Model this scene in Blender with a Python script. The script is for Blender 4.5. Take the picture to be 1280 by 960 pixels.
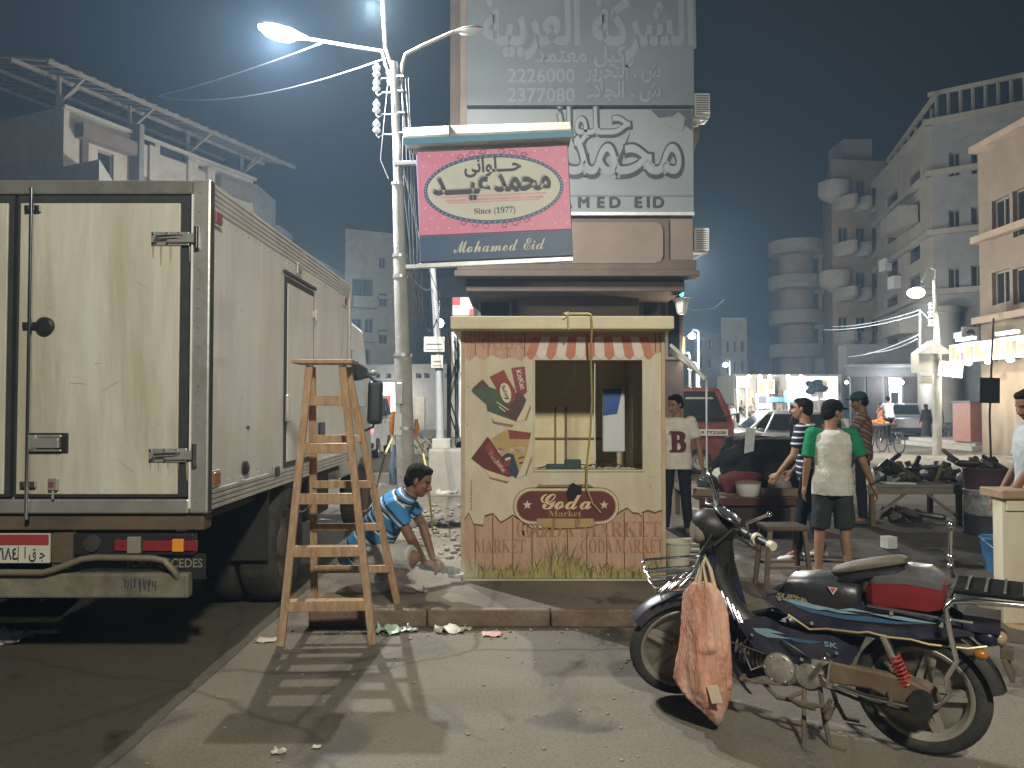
import bpy, bmesh, math, random
from mathutils import Vector, Matrix, Euler
R = math.radians
V = Vector
random.seed(7)
scene = bpy.context.scene
col = scene.collection
for o in list(bpy.data.objects):
    bpy.data.objects.remove(o)

# ---------------------------------------------------------------- camera, sky, exposure
CAM_H, FPX, PITCH = 1.62, 967.0, R(1.54)
cam = bpy.data.cameras.new('camera')
cam_ob = bpy.data.objects.new('camera', cam)
col.objects.link(cam_ob)
cam.sensor_width = 36.0
cam.lens = FPX / 1280 * 36.0
cam.clip_start, cam.clip_end = 0.05, 2000
cam_ob.location = (0, 0, CAM_H)
cam_ob.rotation_euler = (R(90) + PITCH, 0, 0)
scene.camera = cam_ob

world = bpy.data.worlds.new('World')
scene.world = world
world.use_nodes = True
wn, wl = world.node_tree.nodes, world.node_tree.links
sky_tex = wn.new('ShaderNodeTexSky')
sky_tex.sky_type = 'NISHITA'
sky_tex.sun_disc = False
sky_tex.sun_elevation = R(20)
sky_tex.sun_rotation = R(200)
sky_tex.air_density = 1.0
sky_tex.dust_density = 0.3
sky_tex.ozone_density = 4.0
wn['Background'].inputs['Strength'].default_value = 0.0013
wl.new(sky_tex.outputs[0], wn['Background'].inputs['Color'])

vs = scene.view_settings
vs.view_transform = 'Standard'
vs.look = 'None'
vs.exposure = 0.0
vs.gamma = 1.0
vs.use_curve_mapping = False
cy = scene.cycles
cy.use_denoising = True
cy.max_bounces = 6
cy.diffuse_bounces = 3
cy.glossy_bounces = 3
cy.transmission_bounces = 4
cy.transparent_max_bounces = 8
cy.volume_bounces = 0
cy.sample_clamp_indirect = 6.0
cy.caustics_reflective = False
cy.caustics_refractive = False


def lamp(name, loc, power, color, radius=0.1, spot=None):
    """the light of one lamp; some are added fill with no source in view"""
    d = bpy.data.lights.new(name, 'SPOT' if spot else 'POINT')
    d.energy = power
    d.color = color
    d.shadow_soft_size = radius
    if spot:
        d.spot_size = R(spot)
        d.spot_blend = 0.6
    o = bpy.data.objects.new(name, d)
    col.objects.link(o)
    o.location = loc
    return o


HAZE = 0.0026
COOL, NEUT, WARM = (0.86, 0.93, 1.0), (1.0, 0.95, 0.84), (1.0, 0.82, 0.56)
lamp('street_lamp_light', (-1.72, 9.45, 6.52), 1500, NEUT, 0.035)
lamp('arm_lamp_light', (-2.86, 9.32, 6.09), 2350, (0.92, 0.96, 1.0), 0.05)
lamp('opposite_lamp_light', (1.6, -3.4, 6.9), 3600, (1.0, 0.95, 0.80), 0.35)
lamp('far_lamp_light', (13.0, 24.4, 5.0), 1900, NEUT, 0.15, spot=128)


# ---------------------------------------------------------------- pixel helpers (photo is 1280 x 960)
CP, SP = math.cos(PITCH), math.sin(PITCH)


def W(px, py, Y):
    """world point at depth Y seen at photo pixel px, py"""
    x, yc = (px - 640) / FPX, (480 - py) / FPX
    t = Y / (CP - yc * SP)
    return V((x * t, Y, CAM_H + t * (SP + yc * CP)))


def G(px, py, z=0.0):
    """point on the level z seen at the photo pixel"""
    x, yc = (px - 640) / FPX, (480 - py) / FPX
    t = (z - CAM_H) / (SP + yc * CP)
    return V((x * t, t * (CP - yc * SP), z))


# ---------------------------------------------------------------- naming
def tag(o, label=None, cat=None, group=None, kind=None):
    if label: o['label'] = label
    if cat: o['category'] = cat
    if group: o['group'] = group
    if kind: o['kind'] = kind
    return o


WM = {}


def wm(o):
    m = o.matrix_basis.copy()
    p = o.parent
    while p is not None:
        m = p.matrix_basis @ m
        p = p.parent
    return m


def thing(name, label, cat, loc=(0, 0, 0), rz=0.0, group=None, rot=None):
    o = bpy.data.objects.new(name, None)
    o.empty_display_size = 0.2
    col.objects.link(o)
    o.location = loc
    o.rotation_euler = rot if rot is not None else (0, 0, rz)
    return tag(o, label, cat, group)


def copy_tree(o, parent=None):
    c = o.copy()
    col.objects.link(c)
    c.parent = parent
    for ch in [k for k in o.children]:
        copy_tree(ch, c)
    return c


# ---------------------------------------------------------------- materials
MATS = {}


def pm(name, base, rough=0.6, var=0.2, scale=5.0, bump=0.0, metal=0.0, dirt=None, dirt_amt=0.5, dirt_scale=2.0, coat=0.0,
       stretch=(1, 1, 1), emit=None, estr=0.0, spec=0.5, alpha=1.0, trans=0.0):
    """procedural surface: base colour with noise variation, optional dirt patches, optional bump"""
    if name in MATS: return MATS[name]
    m = bpy.data.materials.new(name)
    m.use_nodes = True
    n, l = m.node_tree.nodes, m.node_tree.links
    b = n['Principled BSDF']
    b.inputs['Roughness'].default_value = rough
    b.inputs['Metallic'].default_value = metal
    b.inputs['Specular IOR Level'].default_value = spec
    b.inputs['Coat Weight'].default_value = coat
    b.inputs['Alpha'].default_value = alpha
    b.inputs['Transmission Weight'].default_value = trans
    tc = n.new('ShaderNodeTexCoord')
    mp = n.new('ShaderNodeMapping')
    mp.inputs['Scale'].default_value = stretch
    l.new(tc.outputs['Object'], mp.inputs[0])
    nz = n.new('ShaderNodeTexNoise')
    nz.inputs['Scale'].default_value = scale
    nz.inputs['Detail'].default_value = 6
    nz.inputs['Roughness'].default_value = 0.65
    l.new(mp.outputs[0], nz.inputs['Vector'])
    rp = n.new('ShaderNodeValToRGB')
    rp.color_ramp.elements[0].position = 0.3
    rp.color_ramp.elements[1].position = 0.7
    lo = [max(0, c * (1 - var)) for c in base]
    hi = [min(1, c * (1 + var * 0.7)) for c in base]
    rp.color_ramp.elements[0].color = (*lo, 1)
    rp.color_ramp.elements[1].color = (*hi, 1)
    l.new(nz.outputs['Fac'], rp.inputs[0])
    out = rp.outputs[0]
    if dirt is not None:
        n2 = n.new('ShaderNodeTexNoise')
        n2.inputs['Scale'].default_value = dirt_scale
        n2.inputs['Detail'].default_value = 8
        n2.inputs['Roughness'].default_value = 0.7
        n2.inputs['Distortion'].default_value = 0.4
        l.new(mp.outputs[0], n2.inputs['Vector'])
        r2 = n.new('ShaderNodeValToRGB')
        r2.color_ramp.elements[0].position = 0.5 - 0.15 * dirt_amt
        r2.color_ramp.elements[1].position = 0.78 - 0.2 * dirt_amt
        r2.color_ramp.elements[0].color = (0, 0, 0, 1)
        r2.color_ramp.elements[1].color = (dirt_amt, dirt_amt, dirt_amt, 1)
        l.new(n2.outputs['Fac'], r2.inputs[0])
        mx = n.new('ShaderNodeMixRGB')
        mx.inputs[2].default_value = (*dirt, 1)
        l.new(r2.outputs[0], mx.inputs[0])
        l.new(out, mx.inputs[1])
        out = mx.outputs[0]
    l.new(out, b.inputs['Base Color'])
    if bump:
        bp = n.new('ShaderNodeBump')
        bp.inputs['Strength'].default_value = bump
        bp.inputs['Distance'].default_value = 0.02
        n3 = n.new('ShaderNodeTexNoise')
        n3.inputs['Scale'].default_value = scale * 5
        n3.inputs['Detail'].default_value = 5
        l.new(mp.outputs[0], n3.inputs['Vector'])
        l.new(n3.outputs['Fac'], bp.inputs['Height'])
        l.new(bp.outputs[0], b.inputs['Normal'])
    if emit:
        b.inputs['Emission Color'].default_value = (*emit, 1)
        b.inputs['Emission Strength'].default_value = estr
    MATS[name] = m
    return m


def glow(name, c, s):
    """something that gives off light: a bulb, a tube, a backlit sign"""
    return pm(name, [min(1, x) for x in c], rough=0.5, var=0.08, scale=8, emit=c, estr=s)


def stripes(name, cols, axis, period, rough=0.85, off=0.0, wob=0.0):
    """cloth with woven stripes across the direction axis; cols = [(position 0..1, colour)]"""
    if name in MATS: return MATS[name]
    m = bpy.data.materials.new(name)
    m.use_nodes = True
    n, l = m.node_tree.nodes, m.node_tree.links
    b = n['Principled BSDF']
    b.inputs['Roughness'].default_value = rough
    b.inputs['Specular IOR Level'].default_value = 0.2
    tc = n.new('ShaderNodeTexCoord')
    dt = n.new('ShaderNodeVectorMath'); dt.operation = 'DOT_PRODUCT'
    dt.inputs[1].default_value = V(axis).normalized()
    l.new(tc.outputs['Object'], dt.inputs[0])
    nz = n.new('ShaderNodeTexNoise'); nz.inputs['Scale'].default_value = 7
    l.new(tc.outputs['Object'], nz.inputs['Vector'])
    ma = n.new('ShaderNodeMath'); ma.operation = 'MULTIPLY_ADD'
    l.new(nz.outputs['Fac'], ma.inputs[0]); ma.inputs[1].default_value = wob
    l.new(dt.outputs['Value'], ma.inputs[2])
    mu = n.new('ShaderNodeMath'); mu.operation = 'MULTIPLY_ADD'
    mu.inputs[1].default_value = 1 / period; mu.inputs[2].default_value = off + 10
    l.new(ma.outputs[0], mu.inputs[0])
    fr = n.new('ShaderNodeMath'); fr.operation = 'FRACT'
    l.new(mu.outputs[0], fr.inputs[0])
    rp = n.new('ShaderNodeValToRGB'); rp.color_ramp.interpolation = 'CONSTANT'
    els = rp.color_ramp.elements
    while len(els) < len(cols): els.new(0.5)
    for e, (p, c) in zip(els, cols):
        e.position = p
    for i, (p, c) in enumerate(cols):
        els[i].position = p; els[i].color = (*c, 1)
    l.new(fr.outputs[0], rp.inputs[0])
    l.new(rp.outputs[0], b.inputs['Base Color'])
    bp = n.new('ShaderNodeBump'); bp.inputs['Strength'].default_value = 0.35; bp.inputs['Distance'].default_value = 0.02
    n3 = n.new('ShaderNodeTexNoise'); n3.inputs['Scale'].default_value = 14; n3.inputs['Detail'].default_value = 3
    l.new(tc.outputs['Object'], n3.inputs['Vector']); l.new(n3.outputs['Fac'], bp.inputs['Height'])
    l.new(bp.outputs[0], b.inputs['Normal'])
    MATS[name] = m
    return m


# ---------------------------------------------------------------- lettering
AR = {'ا': (0xFE8D, 1), 'ب': (0xFE8F, 2), 'ة': (0xFE93, 1), 'ت': (0xFE95, 2), 'ج': (0xFE9D, 2), 'ح': (0xFEA1, 2), 'د': (0xFEA9, 1),
      'ر': (0xFEAD, 1), 'س': (0xFEB1, 2), 'ش': (0xFEB5, 2), 'ع': (0xFEC9, 2), 'ق': (0xFED5, 2), 'ك': (0xFED9, 2), 'ل': (0xFEDD, 2),
      'م': (0xFEE1, 2), 'ن': (0xFEE5, 2), 'و': (0xFEED, 1), 'ى': (0xFEEF, 1), 'ي': (0xFEF1, 2), 'ء': (0xFE80, 0), 'ه': (0xFEE9, 2)}


def arabic(s):
    """joined letter forms, in the left-to-right order they are set in"""
    s = s.replace('لا', '\u0001')
    out = []
    for i, c in enumerate(s):
        pv = s[i - 1] if i else ' '
        nx = s[i + 1] if i + 1 < len(s) else ' '
        jp = pv == 'ـ' or (pv in AR and AR[pv][1] == 2)
        jn = nx == 'ـ' or nx == '\u0001' or (nx in AR and AR[nx][1] > 0)
        if c == '\u0001':
            out.append(chr(0xFEFC if jp else 0xFEFB))
        elif c in AR:
            b, k = AR[c]
            if k == 0: out.append(chr(b))
            elif k == 1: out.append(chr(b + (1 if jp else 0)))
            else: out.append(chr(b + (3 if jp and jn else 1 if jp else 2 if jn else 0)))
        else:
            out.append(c)
    return ''.join(reversed(out))


def script(s):
    o = ''
    for c in s:
        if 'A' <= c <= 'Z': o += chr(0x1D4D0 + ord(c) - 65)
        elif 'a' <= c <= 'z': o += chr(0x1D4EA + ord(c) - 97)
        else: o += c
    return o


def serif(s):
    o = ''
    for c in s:
        if 'A' <= c <= 'Z': o += chr(0x1D400 + ord(c) - 65)
        elif 'a' <= c <= 'z': o += chr(0x1D41A + ord(c) - 97)
        elif '0' <= c <= '9': o += chr(0x1D7CE + ord(c) - 48)
        else: o += c
    return o


_GL = {}


def glyph(c, off, ext, shear):
    k = (c, off, ext, shear)
    if k in _GL: return _GL[k]

    def mesh(body):
        cu = bpy.data.curves.new('lettering', 'FONT')
        cu.body = body; cu.size = 1; cu.offset = off; cu.extrude = ext; cu.shear = shear; cu.resolution_u = 3
        ob = bpy.data.objects.new('lettering', cu)
        me = ob.to_mesh()
        vv = [v.co.copy() for v in me.vertices]
        ff = [list(p.vertices) for p in me.polygons]
        ob.to_mesh_clear()
        bpy.data.objects.remove(ob); bpy.data.curves.remove(cu)
        return vv, ff
    vv, ff = mesh(c)
    if c == ' ': adv = 0.28
    else:
        a = max(v.x for v in mesh(c + '|')[0]); b = max(v.x for v in mesh('|')[0])
        adv = a - b
    _GL[k] = (vv, ff, adv)
    return _GL[k]


# ---------------------------------------------------------------- mesh builder
def basis(d):
    d = V(d).normalized()
    a = V((0, 0, 1)) if abs(d.z) < 0.9 else V((1, 0, 0))
    u = d.cross(a).normalized()
    return u, u.cross(d).normalized()


class MB:
    def __init__(s):
        s.v, s.f, s.m = [], [], []

    def add(s, vs_, fs_, m=0):
        b = len(s.v)
        s.v += [V(p) for p in vs_]
        for f in fs_:
            s.f.append([b + i for i in f]); s.m.append(m)
        return s

    def bx(s, x0, x1, y0, y1, z0, z1, m=0):
        return s.add([(x0, y0, z0), (x1, y0, z0), (x1, y1, z0), (x0, y1, z0), (x0, y0, z1), (x1, y0, z1), (x1, y1, z1), (x0, y1, z1)],
                     [(0, 3, 2, 1), (4, 5, 6, 7), (0, 1, 5, 4), (1, 2, 6, 5), (2, 3, 7, 6), (3, 0, 4, 7)], m)

    def box(s, c, size, rot=None, m=0):
        a, b, h = size[0] / 2, size[1] / 2, size[2] / 2
        M = (rot.to_matrix() if isinstance(rot, Euler) else rot) if rot is not None else Matrix.Identity(3)
        c = V(c)
        pts = [c + M @ V(p) for p in [(-a, -b, -h), (a, -b, -h), (a, b, -h), (-a, b, -h), (-a, -b, h), (a, -b, h), (a, b, h), (-a, b, h)]]
        return s.add(pts, [(0, 3, 2, 1), (4, 5, 6, 7), (0, 1, 5, 4), (1, 2, 6, 5), (2, 3, 7, 6), (3, 0, 4, 7)], m)

    def beam(s, p0, p1, w, h, m=0, up=(0, 0, 1)):
        """rectangular bar from p0 to p1, w across, h along up"""
        p0, p1 = V(p0), V(p1)
        d = (p1 - p0).normalized()
        u = d.cross(V(up))
        if u.length < 1e-4: u = d.cross(V((0, 1, 0)))
        u.normalize(); w2 = u.cross(d).normalized()
        q = [-u * w / 2 - w2 * h / 2, u * w / 2 - w2 * h / 2, u * w / 2 + w2 * h / 2, -u * w / 2 + w2 * h / 2]
        return s.add([p0 + a for a in q] + [p1 + a for a in q], [(0, 1, 2, 3), (7, 6, 5, 4), (0, 4, 5, 1), (1, 5, 6, 2), (2, 6, 7, 3), (3, 7, 4, 0)], m)

    def tube(s, pts, r, n=8, m=0, closed=False):
        pts = [V(p) for p in pts]
        k = len(pts)
        rs = r if isinstance(r, (list, tuple)) else [r] * k
        vs_, fs_ = [], []
        u = None
        for i, p in enumerate(pts):
            a = pts[i - 1] if (i or closed) else p
            b = pts[(i + 1) % k] if (i + 1 < k or closed) else p
            d = (b - a).normalized()
            if u is None: u, _ = basis(d)
            else:
                u = (u - d * u.dot(d))
                u = u.normalized() if u.length > 1e-6 else basis(d)[0]
            w = d.cross(u)
            for j in range(n):
                t = 2 * math.pi * j / n
                vs_.append(p + (u * math.cos(t) + w * math.sin(t)) * rs[i])
        for i in range(k if closed else k - 1):
            i2 = (i + 1) % k
            for j in range(n):
                j2 = (j + 1) % n
                fs_.append((i * n + j, i * n + j2, i2 * n + j2, i2 * n + j))
        if not closed:
            fs_.append(tuple(reversed(range(n)))); fs_.append(tuple((k - 1) * n + j for j in range(n)))
        return s.add(vs_, fs_, m)

    def cyl(s, p0, p1, r0, r1=None, n=16, m=0):
        return s.tube([p0, p1], [r0, r0 if r1 is None else r1], n, m)

    def cap(s, p0, r0, p1, r1, n=12, m=0):
        """tapered capsule"""
        p0, p1 = V(p0), V(p1)
        d = p1 - p0
        if d.length < 1e-5: return s.ell(p0, (r0, r0, r0), m=m)
        d.normalize()
        pts, rs = [], []
        for a in (-85, -60, -30):
            pts.append(p0 + d * r0 * math.sin(R(a))); rs.append(r0 * math.cos(R(a)))
        pts += [p0, p1]; rs += [r0, r1]
        for a in (30, 60, 85):
            pts.append(p1 + d * r1 * math.sin(R(a))); rs.append(r1 * math.cos(R(a)))
        return s.tube(pts, rs, n, m)

    def ell(s, c, r, rot=None, n=14, k=9, m=0):
        c = V(c)
        M = rot if rot is not None else Matrix.Identity(3)
        vs_, fs_ = [c + M @ V((0, 0, -r[2]))], []
        for i in range(1, k):
            a = math.pi * i / k - math.pi / 2
            for j in range(n):
                t = 2 * math.pi * j / n
                vs_.append(c + M @ V((r[0] * math.cos(a) * math.cos(t), r[1] * math.cos(a) * math.sin(t), r[2] * math.sin(a))))
        vs_.append(c + M @ V((0, 0, r[2])))
        for j in range(n):
            fs_.append((0, 1 + (j + 1) % n, 1 + j))
        for i in range(k - 2):
            for j in range(n):
                a, b = 1 + i * n + j, 1 + i * n + (j + 1) % n
                fs_.append((a, b, b + n, a + n))
        last = 1 + (k - 1) * n
        for j in range(n):
            fs_.append((1 + (k - 2) * n + j, 1 + (k - 2) * n + (j + 1) % n, last))
        return s.add(vs_, fs_, m)

    def loft(s, rings, m=0, capped=True):
        """rings: lists of points, all the same length"""
        n = len(rings[0]); vs_, fs_ = [], []
        for r in rings: vs_ += list(r)
        for i in range(len(rings) - 1):
            for j in range(n):
                j2 = (j + 1) % n
                fs_.append((i * n + j, i * n + j2, (i + 1) * n + j2, (i + 1) * n + j))
        if capped:
            fs_.append(tuple(reversed(range(n)))); fs_.append(tuple((len(rings) - 1) * n + j for j in range(n)))
        return s.add(vs_, fs_, m)

    def lathe(s, c, prof, n=20, axis=(0, 0, 1), m=0):
        """profile [(radius, height)] turned about axis through c"""
        ax = V(axis).normalized(); u, w = basis(ax); c = V(c)
        rings = [[c + ax * h + (u * math.cos(2 * math.pi * j / n) + w * math.sin(2 * math.pi * j / n)) * r for j in range(n)] for r, h in prof]
        return s.loft(rings, m)

    def prism(s, poly, o, u, v, depth, m=0):
        """polygon in the plane o + a*u + b*v, given a thickness along u x v"""
        o, u, v = V(o), V(u), V(v)
        nrm = u.cross(v).normalized() * depth
        k = len(poly)
        a = [o + u * p[0] + v * p[1] for p in poly]
        return s.add(a + [p + nrm for p in a], [tuple(reversed(range(k))), tuple(range(k, 2 * k))] + [(i, (i + 1) % k, k + (i + 1) % k, k + i) for i in range(k)], m)

    def text(s, body, size, o, u=(1, 0, 0), v=(0, 0, 1), m=0, width=None, off=0.0, ext=0.004, shear=0.0, align='C', sp=1.0, lift=0.0012):
        """lettering centred on o in the plane u, v; fitted to width when given"""
        o, u, v = V(o), V(u).normalized(), V(v).normalized()
        nrm = u.cross(v)
        gl, x = [], 0
        for c in body:
            g = glyph(c, off, 0.0, shear)
            gl.append((g, x)); x += g[2] * sp
        sx = size if width is None else width / max(x, 1e-3)
        x0 = {'C': -x / 2, 'L': 0, 'R': -x}[align]
        for i, (g, gx) in enumerate(gl):
            if not g[1]: continue
            up = ext + (i % 3) * lift
            pts = [o + u * ((p.x + gx + x0) * sx) + v * (p.y * size) for p in g[0]]
            k = len(pts)
            s.add([p + nrm * up for p in pts], g[1], m)
        return s

    def build(s, name, mats, parent=None, world=True, smooth=40, bevel=0.0, seg=2):
        me = bpy.data.meshes.new(name)
        vs_ = s.v
        if parent is not None and world:
            inv = wm(parent).inverted()
            vs_ = [inv @ p for p in vs_]
        me.from_pydata(vs_, [], s.f)
        mats = mats if isinstance(mats, (list, tuple)) else [mats]
        for m in mats: me.materials.append(m)
        if len(mats) > 1: me.polygons.foreach_set('material_index', s.m)
        if smooth:
            me.polygons.foreach_set('use_smooth', [True] * len(me.polygons))
            me.set_sharp_from_angle(angle=R(smooth))
        me.update()
        o = bpy.data.objects.new(name, me)
        col.objects.link(o)
        if parent is not None: o.parent = parent
        if bevel:
            b = o.modifiers.new('edge_wear', 'BEVEL')
            b.width = bevel; b.segments = seg; b.limit_method = 'ANGLE'; b.angle_limit = R(35)
        return o


def remeshed(mb, voxel, smooth_iter=4, fac=0.5, wrinkle=0.0, wsize=0.12):
    """one continuous surface out of overlapping closed shapes"""
    me = bpy.data.meshes.new('body')
    me.from_pydata(mb.v, [], mb.f)
    o = bpy.data.objects.new('body', me)
    col.objects.link(o)
    r = o.modifiers.new('r', 'REMESH'); r.mode = 'VOXEL'; r.voxel_size = voxel
    if wrinkle:
        t = bpy.data.textures.new('folds', 'CLOUDS'); t.noise_scale = wsize
        d = o.modifiers.new('d', 'DISPLACE'); d.texture = t; d.strength = wrinkle; d.mid_level = 0.5; d.texture_coords = 'GLOBAL'
    k = o.modifiers.new('s', 'SMOOTH'); k.iterations = smooth_iter; k.factor = fac
    dg = bpy.context.evaluated_depsgraph_get()
    out = bpy.data.meshes.new_from_object(o.evaluated_get(dg))
    bpy.data.objects.remove(o)
    bpy.data.meshes.remove(me)
    return out


def link_mesh(me, name, mats, parent, world=True):
    me.name = name
    if parent is not None and world: me.transform(wm(parent).inverted())
    me.materials.clear()
    for m in (mats if isinstance(mats, (list, tuple)) else [mats]): me.materials.append(m)
    me.polygons.foreach_set('use_smooth', [True] * len(me.polygons))
    o = bpy.data.objects.new(name, me)
    col.objects.link(o)
    o.parent = parent
    return o


def catenary(p0, p1, sag, k=14):
    p0, p1 = V(p0), V(p1)
    return [p0.lerp(p1, i / k) - V((0, 0, sag * 4 * (i / k) * (1 - i / k))) for i in range(k + 1)]
# ================================================================ SETTING
def ground_mat(name, base, dark, wet, speck=0.25, wet_lo=0.56, scale=0.55, rough=0.9):
    m = bpy.data.materials.new(name); m.use_nodes = True
    n, l = m.node_tree.nodes, m.node_tree.links
    b = n['Principled BSDF']
    tc = n.new('ShaderNodeTexCoord')

    def noise(sc, det, dist=0.0, rg=0.6):
        t = n.new('ShaderNodeTexNoise'); t.inputs['Scale'].default_value = sc; t.inputs['Detail'].default_value = det
        t.inputs['Distortion'].default_value = dist; t.inputs['Roughness'].default_value = rg
        l.new(tc.outputs['Object'], t.inputs['Vector']); return t.outputs['Fac']

    def ramp(src, p0, p1, c0=(0, 0, 0), c1=(1, 1, 1)):
        r = n.new('ShaderNodeValToRGB'); e = r.color_ramp.elements
        e[0].position, e[1].position = p0, p1; e[0].color, e[1].color = (*c0, 1), (*c1, 1)
        l.new(src, r.inputs[0]); return r.outputs[0]

    def mix(fac, a, c, mode='MIX'):
        x = n.new('ShaderNodeMixRGB'); x.blend_type = mode
        if isinstance(fac, float): x.inputs[0].default_value = fac
        else: l.new(fac, x.inputs[0])
        l.new(a, x.inputs[1])
        if isinstance(c, tuple): x.inputs[2].default_value = (*c, 1)
        else: l.new(c, x.inputs[2])
        return x.outputs[0]
    big = ramp(noise(scale, 8, 0.6, 0.65), 0.32, 0.68, dark, base)
    patch = ramp(noise(scale * 1.9, 7, 1.2, 0.6), wet_lo, wet_lo + 0.09)
    c = mix(patch, big, wet)
    fine = ramp(noise(60, 6, 0, 0.75), 0.3, 0.72, (1 - speck, 1 - speck, 1 - speck), (1 + speck * 0.4,) * 3)
    c = mix(1.0, c, fine, 'MULTIPLY')
    vor = n.new('ShaderNodeTexVoronoi'); vor.inputs['Scale'].default_value = 9.0; vor.inputs['Randomness'].default_value = 1.0
    l.new(tc.outputs['Object'], vor.inputs['Vector'])
    grit = ramp(vor.outputs['Distance'], 0.015, 0.035, (1, 1, 1), (0, 0, 0))
    gm = n.new('ShaderNodeMixRGB'); gm.blend_type = 'MIX'; gm.inputs[2].default_value = (0.5, 0.47, 0.4, 1)
    gs = n.new('ShaderNodeMath'); gs.operation = 'MULTIPLY'; gs.inputs[1].default_value = 0.25
    l.new(grit, gs.inputs[0]); l.new(gs.outputs[0], gm.inputs[0]); l.new(c, gm.inputs[1])
    ve = n.new('ShaderNodeTexVoronoi'); ve.feature = 'DISTANCE_TO_EDGE'; ve.inputs['Scale'].default_value = 0.42
    wv = n.new('ShaderNodeMixRGB'); wv.inputs[0].default_value = 0.22; l.new(tc.outputs['Object'], wv.inputs[1])
    nc = n.new('ShaderNodeTexNoise'); nc.inputs['Scale'].default_value = 2.2; nc.inputs['Detail'].default_value = 8; l.new(tc.outputs['Object'], nc.inputs['Vector'])
    l.new(nc.outputs['Color'], wv.inputs[2]); l.new(wv.outputs[0], ve.inputs['Vector'])
    cr = ramp(ve.outputs['Distance'], 0.002, 0.009, (0.55, 0.55, 0.55), (0, 0, 0))
    cm = n.new('ShaderNodeMixRGB'); cm.inputs[2].default_value = (0.05, 0.042, 0.034, 1)
    l.new(cr, cm.inputs[0]); l.new(gm.outputs[0], cm.inputs[1])
    l.new(cm.outputs[0], b.inputs['Base Color'])
    rr = ramp(patch, 0.0, 1.0, (rough,) * 3, (rough - 0.35,) * 3)
    l.new(rr, b.inputs['Roughness'])
    b.inputs['Specular IOR Level'].default_value = 0.35
    bp = n.new('ShaderNodeBump'); bp.inputs['Strength'].default_value = 0.55; bp.inputs['Distance'].default_value = 0.012
    l.new(noise(38, 8, 0, 0.7), bp.inputs['Height'])
    bp2 = n.new('ShaderNodeBump'); bp2.inputs['Strength'].default_value = 0.4; bp2.inputs['Distance'].default_value = 0.05
    l.new(noise(3, 6, 0.3, 0.6), bp2.inputs['Height']); l.new(bp.outputs[0], bp2.inputs['Normal'])
    l.new(bp2.outputs[0], b.inputs['Normal'])
    MATS[name] = m
    return m


def sheet(name, pts, z, m):
    me = MB().add([(x, y, z) for x, y in pts], [tuple(range(len(pts)))])
    return tag(me.build(name, m, smooth=0), kind='structure')


m_ground = ground_mat('dusty_concrete', (0.215, 0.187, 0.147), (0.14, 0.121, 0.094), (0.07, 0.058, 0.044), speck=0.42, wet_lo=0.545)
m_shade_asphalt = ground_mat('shade_dark_asphalt', (0.105, 0.094, 0.066), (0.07, 0.063, 0.046), (0.03, 0.027, 0.022), speck=0.4, wet_lo=0.6)
m_dark_ground = ground_mat('dark_brown_ground', (0.125, 0.105, 0.08), (0.07, 0.058, 0.046), (0.04, 0.033, 0.027), wet_lo=0.52, scale=0.8)
m_pave = ground_mat('pavement_concrete', (0.22, 0.185, 0.14), (0.12, 0.10, 0.074), (0.07, 0.058, 0.044), wet_lo=0.57, scale=0.9)
sheet('ground', [(-300, -150), (300, -150), (300, 300), (-300, 300)], 0.0, m_ground)
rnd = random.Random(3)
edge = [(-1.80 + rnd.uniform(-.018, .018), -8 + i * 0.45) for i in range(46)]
sheet('road', [(-9.5, -8)] + edge + [(-9.5, 12.3)], 0.004, m_shade_asphalt)  # dark sheet put in for the truck's shade, its edge on the shadow line
dark_outline = [(1.9, 9.9), (1.85, 7.2), (2.2, 6.2), (2.9, 5.6), (3.6, 5.2), (5.2, 5.0), (9.5, 5.4), (11, 9.5), (8, 12.4), (4, 12.8)]
sheet('dark_ground', dark_outline, 0.004, m_dark_ground)  # separate sheet, darker and browner than the ground round it

# the pavement the kiosk and the pole stand on: slab with a worn kerb
KZ = 0.13
pv = MB()
poly = [(-1.47, 5.80), (-1.2, 5.755), (0.4, 5.73), (1.6, 5.74), (1.86, 5.95), (1.9, 8.6), (1.6, 12.6), (-1.5, 12.6), (-1.52, 7.5)]
pv.prism(poly, (0, 0, 0.0), (1, 0, 0), (0, 1, 0), KZ)
pav = tag(pv.build('pavement', [m_pave], smooth=0, bevel=0.012), kind='structure')
kb = MB()
rk = random.Random(5)
xs = [-1.485, -0.62, 0.28, 1.15, 1.70]
for i in range(4):
    a, b = xs[i] + .004, xs[i + 1] - .004
    kb.box(((a + b) / 2, 5.70 + rk.uniform(-.006, .006), 0.062 + rk.uniform(-.004, .004)), (b - a, 0.075, 0.132))
m_kerb = pm('rusty_kerb', (0.14, 0.085, 0.05), 0.8, 0.35, 7, 0.5, dirt=(0.22, 0.18, 0.13), dirt_amt=0.7, dirt_scale=3)
tag(kb.build('kerb', m_kerb, smooth=0, bevel=0.016), kind='structure')

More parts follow.
